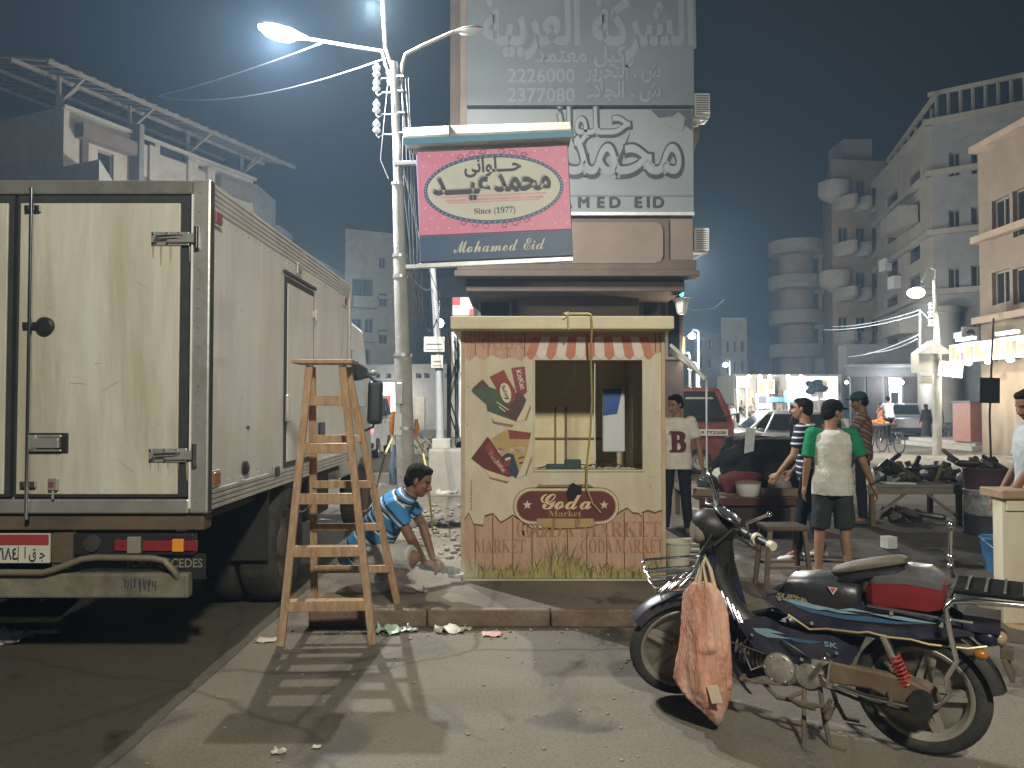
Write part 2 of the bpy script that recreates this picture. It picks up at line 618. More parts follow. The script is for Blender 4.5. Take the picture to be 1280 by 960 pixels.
# ---------------------------------------------------------------- walls with real openings
def wall_holes(mb, A, B, z0, z1, holes, depth=0.22, m=0, mr=0):
    """wall from ground point A to B (outside faces the viewer's side), with rectangular openings (s0, s1, z0, z1)"""
    A, B = V((A[0], A[1], 0)), V((B[0], B[1], 0))
    L = (B - A).length; u = (B - A) / L; n = u.cross(V((0, 0, 1)))
    us = sorted({0, L} | {h[0] for h in holes} | {h[1] for h in holes}); us = [x for x in us if 0 <= x <= L]
    vs_ = sorted({z0, z1} | {h[2] for h in holes} | {h[3] for h in holes}); vs_ = [x for x in vs_ if z0 <= x <= z1]
    P = lambda s, z, d=0: A + u * s + V((0, 0, z)) - n * d
    for i in range(len(us) - 1):
        for j in range(len(vs_) - 1):
            cu, cv = (us[i] + us[i + 1]) / 2, (vs_[j] + vs_[j + 1]) / 2
            if any(h[0] < cu < h[1] and h[2] < cv < h[3] for h in holes): continue
            mb.add([P(us[i], vs_[j]), P(us[i + 1], vs_[j]), P(us[i + 1], vs_[j + 1]), P(us[i], vs_[j + 1])], [(0, 1, 2, 3)], m)
    for a, b, c, d in holes:
        mb.add([P(a, c), P(b, c), P(b, d), P(a, d), P(a, c, depth), P(b, c, depth), P(b, d, depth), P(a, d, depth)],
               [(0, 4, 5, 1), (1, 5, 6, 2), (2, 6, 7, 3), (3, 7, 4, 0)], mr)
    return u, n, P


m_frame = pm('window_frame', (0.22, 0.19, 0.16), 0.5, 0.2, 6)
m_glass = pm('dark_window_glass', (0.018, 0.022, 0.028), 0.12, 0.3, 2, spec=0.6)
m_shut = pm('brown_shutter', (0.11, 0.08, 0.06), 0.7, 0.25, 6, stretch=(1, 1, 8))


def window(parent, P, h, depth=0.2, mul=1, mf=None, mp=None):
    a, b, c, d = h
    mf = mf or m_frame; mp = mp or m_glass
    f = MB(); t = 0.06
    u = (P(1, 0) - P(0, 0)); n = P(0, 0) - P(0, 0, 1)

    def bar(a0, b0, c0, d0):
        q = [P(a0, c0, depth - .06), P(b0, c0, depth - .06), P(b0, d0, depth - .06), P(a0, d0, depth - .06), P(a0, c0, depth - .004), P(b0, c0, depth - .004), P(b0, d0, depth - .004), P(a0, d0, depth - .004)]
        f.add(q, [(0, 1, 2, 3), (7, 6, 5, 4), (0, 4, 5, 1), (1, 5, 6, 2), (2, 6, 7, 3), (3, 7, 4, 0)])
    bar(a, b, c, c + t); bar(a, b, d - t, d); bar(a, a + t, c + t, d - t); bar(b - t, b, c + t, d - t)
    for k in range(mul):
        x = a + (b - a) * (k + 1) / (mul + 1)
        bar(x - t / 2, x + t / 2, c + t, d - t)
    w = f.build('window', mf, parent, smooth=0)
    p = MB().add([P(a, c, depth), P(b, c, depth), P(b, d, depth), P(a, d, depth)], [(0, 1, 2, 3)])
    p.build('pane', mp, w, smooth=0)
    return w


def building(name, label, A, B, back, z1, holes, m_wall, m_side=None, parapet=0.5, cat='building', mul=1, z0=0.0, mp=None, group=None, closed_sides=True, depth=0.22):
    """front wall A-B with windows, two side walls going back by vector back, flat roof with a parapet"""
    root = thing(name, label, cat, (A[0], A[1], 0), group=group)
    w = MB()
    u, n, P = wall_holes(w, A, B, z0, z1, holes, depth)
    bk = V((back[0], back[1], 0))
    a, b = P(0, 0), P((V(B[:2]) - V(A[:2])).length, 0)
    if closed_sides:
        for p, q in ((a + bk, a), (b, b + bk), (b + bk, a + bk)):
            w.add([p + V((0, 0, z0)), q + V((0, 0, z0)), q + V((0, 0, z1)), p + V((0, 0, z1))], [(0, 1, 2, 3)])
    zt = z1 - parapet
    w.add([a + V((0, 0, zt)), b + V((0, 0, zt)), b + bk + V((0, 0, zt)), a + bk + V((0, 0, zt))], [(0, 1, 2, 3)])
    w.build('wall', m_wall, root, smooth=0)
    for h in holes:
        window(root, P, h, depth - .02, mul, mp=mp)
    return root, P, n


def FP(px, py, A, B):
    """where the sight line of a photo pixel meets the upright plane through A and B: (distance from A, height)"""
    A, B = V(A[:2]), V(B[:2])
    d = W(px, py, 10.0)
    x, y, zz = d.x, d.y, d.z - CAM_H
    e = (B - A)
    # t*(x,y) = A + s*e
    det = x * (-e.y) + y * e.x
    t = (A.x * (-e.y) + A.y * e.x) / det
    s = (x * A.y - y * A.x) / (-det) if abs(det) > 1e-9 else 0
    s = ((t * x - A.x) * e.x + (t * y - A.y) * e.y) / e.length
    return s, CAM_H + t * zz


def hole(px0, py0, px1, py1, A, B):
    s0, za = FP(px0, (py0 + py1) / 2, A, B); s1, _ = FP(px1, (py0 + py1) / 2, A, B)
    _, zt = FP((px0 + px1) / 2, py0, A, B); _, zb = FP((px0 + px1) / 2, py1, A, B)
    return (min(s0, s1), max(s0, s1), min(zb, zt), max(zb, zt))


m_stone = pm('pale_render', (0.36, 0.33, 0.28), 0.9, 0.18, 1.2, 0.2, dirt=(0.2, 0.17, 0.14), dirt_amt=0.55, dirt_scale=0.6)
m_grey = pm('grey_render', (0.27, 0.265, 0.255), 0.9, 0.18, 1.2, 0.2, dirt=(0.16, 0.15, 0.14), dirt_amt=0.5, dirt_scale=0.6)
m_tan = pm('tan_render', (0.33, 0.25, 0.18), 0.9, 0.16, 1.2, 0.2, dirt=(0.2, 0.15, 0.11), dirt_amt=0.5, dirt_scale=0.7)
m_dgrey = pm('dark_render', (0.17, 0.165, 0.16), 0.9, 0.2, 1.0, 0.2)
m_pink = pm('pinkish_render', (0.165, 0.128, 0.10), 0.9, 0.14, 1.5, 0.15, dirt=(0.2, 0.13, 0.1), dirt_amt=0.4, dirt_scale=0.8)
m_brown = pm('brown_trim', (0.10, 0.072, 0.054), 0.85, 0.2, 3, 0.15)
m_wood = pm('roof_timber', (0.22, 0.19, 0.16), 0.8, 0.3, 3)
m_metal = pm('galvanised_metal', (0.55, 0.56, 0.57), 0.42, 0.2, 6, 0.1, metal=0.75)
m_black = pm('black_plastic', (0.02, 0.02, 0.022), 0.45, 0.3, 6)
m_rubber = pm('tyre_rubber', (0.028, 0.027, 0.025), 0.85, 0.4, 8, 0.3, dirt=(0.12, 0.1, 0.075), dirt_amt=0.45, dirt_scale=5)
m_chrome = pm('chrome', (0.75, 0.76, 0.78), 0.16, 0.1, 8, metal=1.0, dirt=(0.25, 0.2, 0.15), dirt_amt=0.35, dirt_scale=9)
m_white = pm('white_paint', (0.72, 0.72, 0.69), 0.5, 0.08, 3, 0.05, dirt=(0.4, 0.36, 0.3), dirt_amt=0.3)
m_conc = pm('pole_concrete', (0.40, 0.39, 0.36), 0.85, 0.2, 5, 0.35, dirt=(0.2, 0.18, 0.15), dirt_amt=0.5, dirt_scale=3)

# ---- left: pale apartment block with the timber roof shelter
A1, B1 = (-18.6, 31.8), (-14.2, 42.1)
holes = [hole(122, 190, 142, 232, A1, B1), hole(176, 172, 194, 182, A1, B1), hole(200, 184, 236, 200, A1, B1), hole(248, 206, 258, 214, A1, B1)]
lb, P, n_ = building('apartment_block', 'pale apartment block with a slatted timber shelter on its roof, behind the truck', A1, B1, (-9, 3.8), 14.0, holes, m_stone, mul=0)
m_awning_brown = pm('brown_awning_panel', (0.15, 0.12, 0.10), 0.85, 0.2, 2)  # plain brown of the awning panels


def band(parent, name, m, P, s0, s1, z0, z1, out, inn=-0.01):
    return MB().add([P(s0, z0, -out), P(s1, z0, -out), P(s1, z1, -out), P(s0, z1, -out), P(s0, z0, -inn), P(s1, z0, -inn), P(s1, z1, -inn), P(s0, z1, -inn)],
                    [(0, 1, 2, 3), (7, 6, 5, 4), (0, 4, 5, 1), (1, 5, 6, 2), (2, 6, 7, 3), (3, 7, 4, 0)]).build(name, m, parent, smooth=0)


h = hole(94, 152, 163, 172, A1, B1); band(lb, 'awning_panel', m_awning_brown, P, h[0], h[1], 12.85, 13.45, 0.5)
h = hole(268, 190, 312, 214, A1, B1); band(lb, 'awning_panel', m_awning_brown, P, h[0], h[1], 12.6, 13.3, 0.5)
h = hole(100, 200, 108, 230, A1, B1); band(lb, 'pilaster', m_brown, P, h[0], h[1], 8.5, 12.85, 0.12)
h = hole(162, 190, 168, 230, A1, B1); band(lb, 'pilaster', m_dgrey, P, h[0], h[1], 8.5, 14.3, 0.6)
for px in (190, 238, 262):
    s, z = FP(px, 190, A1, B1); band(lb, 'pilaster', m_stone, P, s - .25, s + .25, 11.0, 13.7, 0.15)
band(lb, 'coping', m_stone, P, -0.1, 11.3, 13.9, 14.05, 0.18)
s0, _ = FP(172, 200, A1, B1); s1, _ = FP(245, 215, A1, B1)
MB().add([P(s0, 11.9, -.05), P(s1, 11.9, -.05), P(s1, 11.5, -1.0), P(s0, 11.5, -1.0), P(s0, 11.82, -.05), P(s1, 11.82, -.05), P(s1, 11.42, -1.0), P(s0, 11.42, -1.0)],
         [(0, 3, 2, 1), (4, 5, 6, 7), (0, 1, 5, 4), (1, 2, 6, 5), (2, 3, 7, 6), (3, 0, 4, 7)]).build('balcony_awning', m_white, lb, smooth=0)
# timber shelter (part of the block): posts, purlins, slats
u1 = (V(B1) - V(A1)).normalized(); u1 = V((u1.x, u1.y, 0)); n1 = u1.cross(V((0, 0, 1)))
rf = MB()
o0 = V((A1[0], A1[1], 0))
SL = lambda s, d, z: o0 + u1 * s + n1 * d + V((0, 0, z))
for k in range(24):
    s = -1.4 + k * 0.62
    rf.beam(SL(s, 1.2, 15.15), SL(s, -8.0, 17.2), 0.17, 0.1)
for d, z in ((1.2, 15.04), (-1.0, 15.5), (-4, 16.15), (-7.9, 17.0)):
    rf.beam(SL(-1.6, d, z), SL(13.2, d, z), 0.12, 0.16)
rf.build('roof_slats', m_wood, lb, smooth=0)
for s in (0.2, 3.7, 7.2, 11.0):
    ps = MB()
    ps.beam(SL(s, -0.6, 13.5), SL(s, -0.6, 15.45), 0.14, 0.14, up=(1, 0, 0))
    ps.beam(SL(s, -0.6, 14.3), SL(s, 0.9, 15.1), 0.1, 0.1); ps.beam(SL(s, -.6, 14.3), SL(s + .9, -0.6, 15.3), 0.1, 0.1)
    ps.build('roof_post', m_wood, lb, smooth=0)
# low wall with a green bush line left of it, over the truck roof
A0, B0 = (-31, 36.5), (-19.5, 38)
b0, P0, _ = building('low_building', 'low grey building end with a pale parapet, just above the left of the truck roof', A0, (-15.6, 29.0), (-2, 6), 10.9, [], m_grey)

# ---- left street: two lower blocks beyond
A2, B2 = W(322, 300, 45), W(436, 400, 64)
holes = []
for i, (x0, x1, y0, y1) in enumerate([(436 - 40, 436 - 28, 352, 372), (436 - 22, 436 - 6, 362, 384), (400, 412, 392, 410), (418, 432, 400, 420), (352, 372, 318, 340), (340, 348, 300, 318)]):
    holes.append(hole(x0, y0, x1, y1, A2, B2))
b2, P2, _ = building('apartment_block', 'grey block with a stepped roof along the left street, just beyond the pale block', A2, B2, (-8, 2), 12.2, holes, m_stone, mul=0)
sh = MB()
sh.box(P2(1.2, 13.2, 1.5), (3.0, 3.6, 2.4)); sh.box(P2(5.6, 12.5, 1.5), (2.2, 3.0, 1.2))
sh.build('stairhouse', m_grey, b2, smooth=0)
A3, B3 = W(431, 400, 58), W(503, 400, 60)
holes = [hole(440, 348, 466, 372, A3, B3), hole(440, 398, 452, 416, A3, B3), hole(456, 398, 466, 416, A3, B3), hole(440, 436, 448, 466, A3, B3), hole(452, 436, 462, 466, A3, B3),
         hole(474, 322, 482, 336, A3, B3), hole(474, 366, 484, 384, A3, B3), hole(474, 412, 484, 430, A3, B3)]
b3, P3, _ = building('apartment_block', 'square grey block with balconies at the end of the left street, left of the pole', A3, B3, (0, 9), 14.9, holes, m_stone, mul=1)
for y0, y1 in ((372, 386), (417, 428), (467, 478)):
    h = hole(438, y0, 468, y1, A3, B3); band(b3, 'balcony', m_stone, P3, h[0], h[1], h[2], h[3], 0.9)
    h2 = hole(472, y0 - 2, 486, y0 + 2, A3, B3); band(b3, 'sill', m_stone, P3, h2[0], h2[1], h2[2], h2[3], 0.25)
A4, B4 = W(500, 400, 84), W(586, 400, 80)
holes = [hole(x, y, x + 10, y + 13, A4, B4) for y in (372, 398, 424) for x in (508, 526, 552, 568)]
b4, P4, _ = building('apartment_block', 'dark block closing the left street, behind the pole', A4, B4, (0, 9), 15.0, holes, m_dgrey, mul=1)
A5, B5 = W(436, 480, 52), W(592, 480, 50)
holes = [hole(x, 466, x + 7, 473, A5, B5) for x in (444, 456, 468, 482, 520, 530, 546, 556, 568)]
b5, P5, _ = building('low_building', 'low long grey building with small square vents, at the end of the left street', A5, B5, (0, 5), 4.3, holes, m_grey, mul=0)
h = hole(470, 484, 506, 520, A5, B5)
band(b5, 'shop_front', glow('shop_interior_light', (1.0, 0.97, 0.92), 1.6), P5, h[0], h[1], 0.1, h[3] - .15, 0.05)
h = hole(472, 478, 500, 492, A5, B5); band(b5, 'shop_sign', glow('pale_blue_sign_light', (0.75, 0.92, 1.0), 2.2), P5, h[0], h[1], h[2], h[3], 0.25)
h = hole(482, 494, 489, 512, A5, B5); band(b5, 'red_curtain', pm('red_cloth', (0.45, 0.05, 0.04), 0.8), P5, h[0], h[1], h[2], h[3], 0.12)
h = hole(520, 496, 531, 526, A5, B5); band(b5, 'door', m_stone, P5, h[0], h[1], 0, h[3], 0.05)
lamp('street_end_light', W(487, 500, 49.2), 420, NEUT, 0.3)
lamp('left_street_fill_light', (-8.5, 33, 6.2), 5200, NEUT, 0.2)  # added fill, no lamp seen there; brightens the left street

# ---- centre: the corner building behind the kiosk, a bay over a set-back ground floor
YB = 14.3
XL, XR = W(575, 300, YB).x, W(866, 300, YB).x
zb = W(640, 345, YB).z
cb = thing('corner_building', 'tan corner building behind the kiosk, its wide bay carrying two large signs', 'building', (1.2, YB, 0))
w = MB()
w.bx(XL, XR, YB, YB + 5, zb, 13.5)
w.build('upper_wall', m_pink, cb, smooth=0)
w = MB()                                         # cornice under the bay, in steps
for i, (dy, z0, z1) in enumerate(((0.10, zb - .02, zb + .10), (0.05, zb + .10, zb + .30))):
    w.bx(XL - dy, XR + dy, YB - dy - .003 * i, YB + .3, z0, z1)
w.bx(XL + .1, XR - .1, YB + .25, YB + 5, zb - .25, zb - .022)
w.build('cornice', m_brown, cb, smooth=0, bevel=0.02)
w = MB()                                         # raised panel right of the pink sign
pz0, pz1 = W(700, 330, YB).z, W(700, 279, YB).z
px0, px1 = W(600, 300, YB).x, W(828, 300, YB).x
w.bx(px0, px1 + .12, YB - .035, YB + .02, pz0 - .06, pz1 + .07)
w.build('panel_frame', m_brown, cb, smooth=0, bevel=0.01)
w = MB()
c8 = 0.14
poly = [(px0 + .1, pz0), (px1 - c8, pz0), (px1 - c8 * .3, pz0 + c8 * .3), (px1, pz0 + c8), (px1, pz1 - c8), (px1 - c8 * .3, pz1 - c8 * .3), (px1 - c8, pz1), (px0 + .1, pz1)]
w.prism(poly, (0, YB - .037, 0), (1, 0, 0), (0, 0, 1), 0.03)
w.build('panel', m_pink, cb, smooth=0)
w = MB()
w.bx(XL - .22, XL + .02, YB + .4, YB + 1.6, zb + .4, 13.4)
w.build('side_pilaster', m_brown, cb, smooth=0)
YG = YB + 1.3
w = MB()
gx = lambda px: W(px, 380, YG).x
w.bx(gx(590), gx(862), YG + .6, YB + 5, 0, zb - .25)
w.build('ground_floor_wall', pm('dark_brown_wall', (0.13, 0.10, 0.09), 0.85, 0.2, 2), cb, smooth=0)
w = MB()
w.bx(gx(647), gx(798), YG - .1, YG + .62, 0, W(700, 372, YG).z)
w.build('pier', m_pink, cb, smooth=0, bevel=0.02)
w = MB()
z0, z1 = W(700, 371, YG - .12).z, W(700, 355, YG - .12).z
w.bx(gx(645), gx(800), YG - .13, YG + .6, z0, z1 + .25)
w.build('lintel', m_tan, cb, smooth=0, bevel=0.015)
w = MB()
w.bx(gx(664), gx(778), YG - .16, YG - .1, z0 + .05, z1 - .02)
for px in (655, 787):
    w.cyl((gx(px), YG - .16, (z0 + z1) / 2 + .03), (gx(px), YG - .1, (z0 + z1) / 2 + .03), .075, n=20)
w.build('recess_strip', m_brown, cb, smooth=40)
for a, b in ((596, 640), (806, 832), (838, 860)):
    f = MB(); zt = W(700, 352, YG + .6).z; zl = W(700, 402, YG + .6).z - .8
    f.bx(gx(a), gx(b), YG + .54, YG + .62, zl, zt)
    wd = f.build('window', m_frame, cb, smooth=0)
    MB().bx(gx(a) + .06, gx(b) - .06, YG + .535, YG + .545, zl + .06, zt - .25).build('pane', m_glass, wd, smooth=0)
# balcony on the right side with a bracketed end (dark lump beside the signs)
w = MB()
bx0 = XR
for k, (z, r) in enumerate(((0.0, .10), (.25, .26), (.5, .34), (.8, .36), (1.0, .36))):
    pass
prof = [(0.04, 0), (0.22, .22), (0.32, .5), (0.36, .85), (0.36, 1.1), (0.30, 1.14)]
zc = W(880, 196, YB + .5).z
w.lathe((bx0 + .02, YB + .9, zc), prof, 20)
w.build('balcony', m_tan, cb)

# upper grey sign and lower white sign on the bay
def sign_letters(parent, mb, name, m):
    return mb.build(name, m, parent, smooth=0)


YS = YB - 0.02
m_sgrey = pm('grey_sign_face', (0.10, 0.115, 0.122), 0.6, 0.1, 1.5, dirt=(0.11, 0.12, 0.125), dirt_amt=0.4, dirt_scale=1)
m_slet = pm('raised_grey_letters', (0.145, 0.162, 0.17), 0.5, 0.08, 2)
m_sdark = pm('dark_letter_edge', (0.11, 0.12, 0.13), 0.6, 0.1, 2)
sx = lambda px: W(px, 100, YS).x
sz = lambda py: W(720, py, YS).z
us = thing('shop_sign', 'large grey sign with raised lettering and two phone numbers, above the white sign', 'sign', (sx(724), YS, sz(68)))
MB().bx(sx(584), sx(865), YS - .18, YS, sz(136), sz(-40)).build('panel', m_sgrey, us, smooth=0, bevel=0.01)


def letters2(parent, body, size, px, py, wpx, off=0.02, shadow=0.03, ml=None, ms=None, y=None, sxf=None, szf=None, lname='lettering'):
    yy = YS - .18 if y is None else y
    wd = None
    x0, x1 = (sxf or sx)(px - wpx / 2), (sxf or sx)(px + wpx / 2)
    c = V(((x0 + x1) / 2, yy, (szf or sz)(py)))
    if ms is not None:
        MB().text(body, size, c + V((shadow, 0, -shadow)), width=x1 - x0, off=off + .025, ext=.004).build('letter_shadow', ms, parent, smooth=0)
    return MB().text(body, size, c, width=x1 - x0, off=off, ext=.012).build(lname, ml, parent, smooth=0)


letters2(us, arabic('الشركة العربية'), 1.15, 735, 60, 262, 0.035, .03, m_slet, m_sdark)
letters2(us, arabic('وكيل معتمد'), 0.42, 730, 83, 122, 0.02, .014, m_slet, m_sdark)
letters2(us, arabic('ش . التحرير'), 0.40, 778, 102, 92, 0.02, .014, m_slet, m_sdark)
letters2(us, '2226000', 0.36, 676, 108, 84, 0.012, .014, m_slet, m_sdark)
letters2(us, arabic('ش . الجلاء'), 0.40, 778, 126, 92, 0.02, .014, m_slet, m_sdark)
letters2(us, '2377080', 0.36, 676, 132, 84, 0.012, .014, m_slet, m_sdark)
ls = thing('shop_sign', 'white sign with outlined Arabic letters and MOHAMED EID, partly hidden by the pink one', 'sign', (sx(724), YS, sz(203)))
m_swh = pm('white_sign_face', (0.155, 0.166, 0.165), 0.6, 0.08, 1.5, dirt=(0.14, 0.147, 0.145), dirt_amt=0.4, dirt_scale=1.2)
MB().bx(sx(584), sx(865), YS - .10, YS, sz(269), sz(139)).build('panel', m_swh, ls, smooth=0, bevel=0.01)
MB().bx(sx(584), sx(865), YS - .112, YS - .10, sz(247.5), sz(245.5)).build('panel_seam', m_sdark, ls, smooth=0)
MB().bx(sx(584), sx(865), YS - .125, YS - .02, sz(271), sz(267)).build('panel_edge', m_metal, ls, smooth=0)
# dark corner with the pale blossom cut-out
MB().prism([(sx(812), sz(140)), (sx(822), sz(150)), (sx(836), sz(148)), (sx(850), sz(156)), (sx(863), sz(166)), (sx(863), sz(140))], (0, YS - .103, 0), (1, 0, 0), (0, 0, 1), 0.006).build('corner_print', pm('dark_print', (0.05, 0.055, 0.06), 0.6), ls, smooth=0)
MB().prism([(sx(835), sz(151)), (sx(846), sz(143)), (sx(854), sz(150)), (sx(852), sz(166)), (sx(840), sz(164)), (sx(828), sz(156))], (0, YS - .111, 0), (1, 0, 0), (0, 0, 1), 0.006).build('petal_print', m_swh, ls, smooth=0)
m_lout = pm('letter_outline', (0.03, 0.033, 0.036), 0.5)
m_lfill = pm('letter_fill', (0.18, 0.19, 0.188), 0.5, 0.05)


def outlined(body, size, px, py, wpx):
    x0, x1 = sx(px - wpx / 2), sx(px + wpx / 2)
    c = V(((x0 + x1) / 2, YS - .10, sz(py)))
    MB().text(body, size, c + V((.016, 0, -.02)), width=(x1 - x0), off=0.052, ext=.006).build('letter_outline', m_lout, ls, smooth=0)
    MB().text(body, size, c, width=x1 - x0, off=0.008, ext=.010).build('lettering', m_lfill, ls, smooth=0)


outlined(arabic('حـلوانى'), 0.95, 724, 170, 128)
outlined(arabic('محمد عيد'), 1.5, 722, 219, 262)
w = MB()
for k, (dx, dz) in enumerate(((-.014, 0), (.014, 0), (0, .012), (0, -.012), (0, 0))): w.text('MOHAMED EID', 0.28, (sx(733) + dx, YS - .10, sz(261) + dz), off=0.0, ext=.003 + .0035 * k, width=sx(836) - sx(630), sp=1.55, lift=.001)
w.build('lettering', m_lout, ls, smooth=0)


# air conditioners on the right side of the bay
def ac_unit(label, px, py, s, Y):
    r = thing('air_conditioner', label, 'air conditioner', W(px, py, Y), group='air conditioners on the corner building')
    M = MB(); M.bx(0, s * .55, 0, s * .8, -s * .42, s * .42)
    M.build('case', m_white, r, world=False, smooth=0, bevel=.02)
    g = MB()
    for k in range(9): g.bx(s * .06, s * .49, -.012, -.001, -s * .34 + k * s * .08, -s * .34 + k * s * .08 + .015)
    g.build('grille', m_dgrey, r, world=False, smooth=0)
    b = MB(); b.beam((0, .1, -s * .44), (s * .5, .1, -s * .44), .04, .04); b.beam((0, .1, -s * .7), (s * .5, .1, -s * .44), .03, .03)
    b.build('bracket', m_metal, r, world=False, smooth=0)
    return r


ac_unit('white air conditioner above the rounded balcony, beside the grey sign', 868, 131, .55, YB + .25)
ac_unit('white air conditioner low on the bay, beside the brown panel', 868, 299, .52, YB + .25)

# ---- right: far blocks
m_beige = pm('beige_render', (0.22, 0.17, 0.12), 0.9, 0.16, 1.2, 0.2, dirt=(0.13, 0.10, 0.075), dirt_amt=0.5, dirt_scale=0.7)
# beige block at the right edge, its long wall running towards the viewer
X1 = 15.9
A6, B6 = (X1, 26.2), (X1, 12.0)
holes = [hole(1240, 247, 1262, 296, A6, B6), hole(1266, 232, 1300, 292, A6, B6), hole(1240, 338, 1262, 380, A6, B6), hole(1266, 332, 1300, 378, A6, B6)]
r1, P6, _ = building('apartment_block', 'beige block with wide window bands at the right edge, above the lit shop sign', A6, B6, (10, 0), 10.4, holes, m_beige, mul=1)
for z in (4.35, 7.1, 10.2):
    band(r1, 'ledge', m_tan, P6, -0.1, 14, z, z + .22, 0.25)
# grey corner block
A7, B7 = (21.9, 40.0), (25.6, 37.3)
A7b = (24.4, 51.5)
holes = []
for i, y in enumerate((190, 262, 335, 405)):
    holes += [hole(1186, y, 1200, y + 30, A7, B7), hole(1214, y - 4, 1229, y + 27, A7, B7)]
r2, P7, _ = building('apartment_block', 'tall grey corner block with a railed roof terrace, behind the far lamp pole', A7, B7, (4, 12), 16.4, holes, m_grey, mul=1)
w = MB()
wall_h = []
for i, y in enumerate((178, 215, 255, 300, 345, 390)):
    wall_h += [hole(1106, y + 26, 1122, y + 48, A7b, A7), hole(1134, y, 1150, y + 28, A7b, A7)]
wall_h = [h for h in wall_h if h[3] < 15.6]
u, n, P7b = wall_holes(w, A7b, A7, 0, 16.4, wall_h, .25)
w.build('wall', m_stone, r2, smooth=0)
for h in wall_h: window(r2, P7b, h, .2, 0)
L7 = (V(A7) - V(A7b)).length
for z in (4.2, 7.3, 10.4, 13.5, 16.2):
    band(r2, 'ledge', m_stone, P7b, -.1, L7 + .1, z, z + .28, 0.3)
    band(r2, 'ledge', m_stone, P7, -.3, 5.2, z, z + .28, 0.3)
for z in (5.6, 11.7):
    band(r2, 'balcony', m_stone, P7b, L7 * .45, L7 * .78, z, z + 1.0, 1.0)
# roof terrace: posts and rail
w = MB()
for k in range(9):
    w.beam(P7(.2 + k * .55, 16.4, .3), P7(.2 + k * .55, 17.9, .3), .12, .12, up=(1, 0, 0))
w.beam(P7(-.2, 17.95, .3), P7(5, 17.95, .3), .2, .2)
for k in range(7):
    w.beam(P7b(L7 * .2 + k * 1.4, 16.4, .3), P7b(L7 * .2 + k * 1.4, 17.4, .3), .12, .12, up=(1, 0, 0))
w.beam(P7b(L7 * .15, 17.4, .3), P7b(L7, 17.9, .3), .2, .2)
w.build('roof_railing', m_stone, r2, smooth=0)
# pale rounded pier at street level of the corner block
w = MB(); p = W(1183, 420, 39.3)
w.lathe((p.x, p.y, 0), [(.62, 0), (.62, 6.3), (.72, 6.35), (.72, 6.6), (.2, 6.62)], 24)
w.build('round_pier', m_stone, r2)
# brown balcony block next to it
A8, B8 = W(1040, 300, 53), W(1108, 300, 53.5)
holes = [hole(x, y, x + 13, y + 24, A8, B8) for y in (226, 284, 340, 396) for x in (1048, 1070, 1090)]
r3, P8, _ = building('apartment_block', 'brown block with stacked ornate balconies, left of the tall grey corner block', A8, B8, (3, 9), 18.6, holes, m_tan, mul=1)
for i, y in enumerate((258, 314, 370, 424)):
    for a, b, d in ((1042, 1062, 1.5), (1066, 1084, 1.0), (1087, 1106, 1.3)):
        h = hole(a, y - 8, b, y + 8, A8, B8)
        q = MB(); k = 9
        mid, hw = (h[0] + h[1]) / 2, (h[1] - h[0]) / 2
        poly = [(mid - hw, 0)] + [(mid - hw * math.cos(math.pi * j / k), .25 + d * math.sin(math.pi * j / k)) for j in range(k + 1)] + [(mid + hw, 0)]
        ring = lambda zz, sc: [P8(mid + (s - mid) * sc, zz, -dd * sc - .01) for s, dd in poly]
        q.loft([ring(h[2], .75), ring(h[2] + .25, 1.0), ring(h[3], 1.0)])
        q.build('balcony', m_stone, r3, smooth=30)
w = MB(); w.box(P8(2.7, 19.4, 2.2), (2.0, 2.6, 2.0)); w.build('stairhouse', m_grey, r3, smooth=0)
for zz in (15.6, 9.4):
    c = P8(.3, 0, .2); w = MB(); w.lathe((c.x, c.y, zz), [(.3, 0), (.9, .35), (1.05, .6), (1.05, 1.4), (.9, 1.45)], 22); w.build('balcony', m_stone, r3)
for px, py, lb_ in ((1116, 330, 'air conditioner high on the left face of the grey corner block'), (1128, 352, 'air conditioner low on the left face of the grey corner block')):
    s, z = FP(px, py, A7b, A7); q = P7b(s, z, -.5); t = ac_unit(lb_, px, py, .9, q.y); t.location = q
# block with rounded corner balconies
A9, B9 = W(978, 380, 62), W(1042, 380, 61)
holes = [hole(x, y, x + 12, y + 26, A9, B9) for y in (322, 366, 410) for x in (1012, 1028)]
r4, P9, _ = building('apartment_block', 'block with rounded corner balconies, left of the brown balcony block', A9, B9, (2, 9), 14.6, holes, m_grey, mul=0)
for y in (300, 344, 388, 430):
    zt = W(990, y, 61).z; q = MB()
    c = P9(1.1, 0, .4)
    q.lathe((c.x, c.y, zt - 1.15), [(1.2, 0), (2.1, .12), (2.15, .2), (2.15, 1.15), (1.9, 1.2)], 28)
    q.build('balcony', m_stone, r4)
    w = MB(); w.lathe((c.x, c.y, zt - 2.7), [(1.35, 0), (1.35, 1.6)], 20); w.build('corner_wall', m_tan, r4)
    band(r4, 'ledge', m_tan, P9, 2.2, 4.1, zt - .9, zt - .2, .4)
# small blocks far up the right street
A10, B10 = W(868, 450, 64), W(902, 450, 66)
holes = [hole(x, y, x + 5, y + 12, A10, B10) for y in (424, 448) for x in (874, 886)]
building('apartment_block', 'narrow pale block lit by street lamps at the far end, right of the red minibus', A10, B10, (2, 8), 7.8, holes, m_stone, mul=0)
A11, B11 = W(902, 450, 60), W(934, 450, 60)
holes = [hole(x, y, x + 4, y + 14, A11, B11) for y in (426, 452) for x in (908, 917, 926)]
building('apartment_block', 'small stone block with tall narrow windows, at the far end beside a white lamp', A11, B11, (2, 8), 8.4, holes, m_stone, mul=0)
A12, B12 = W(925, 450, 70), W(985, 450, 70)
building('apartment_block', 'plain dark block far behind the lit stalls', A12, B12, (2, 8), 7.4, [hole(936, 450, 944, 468, A12, B12)], m_dgrey, mul=0)
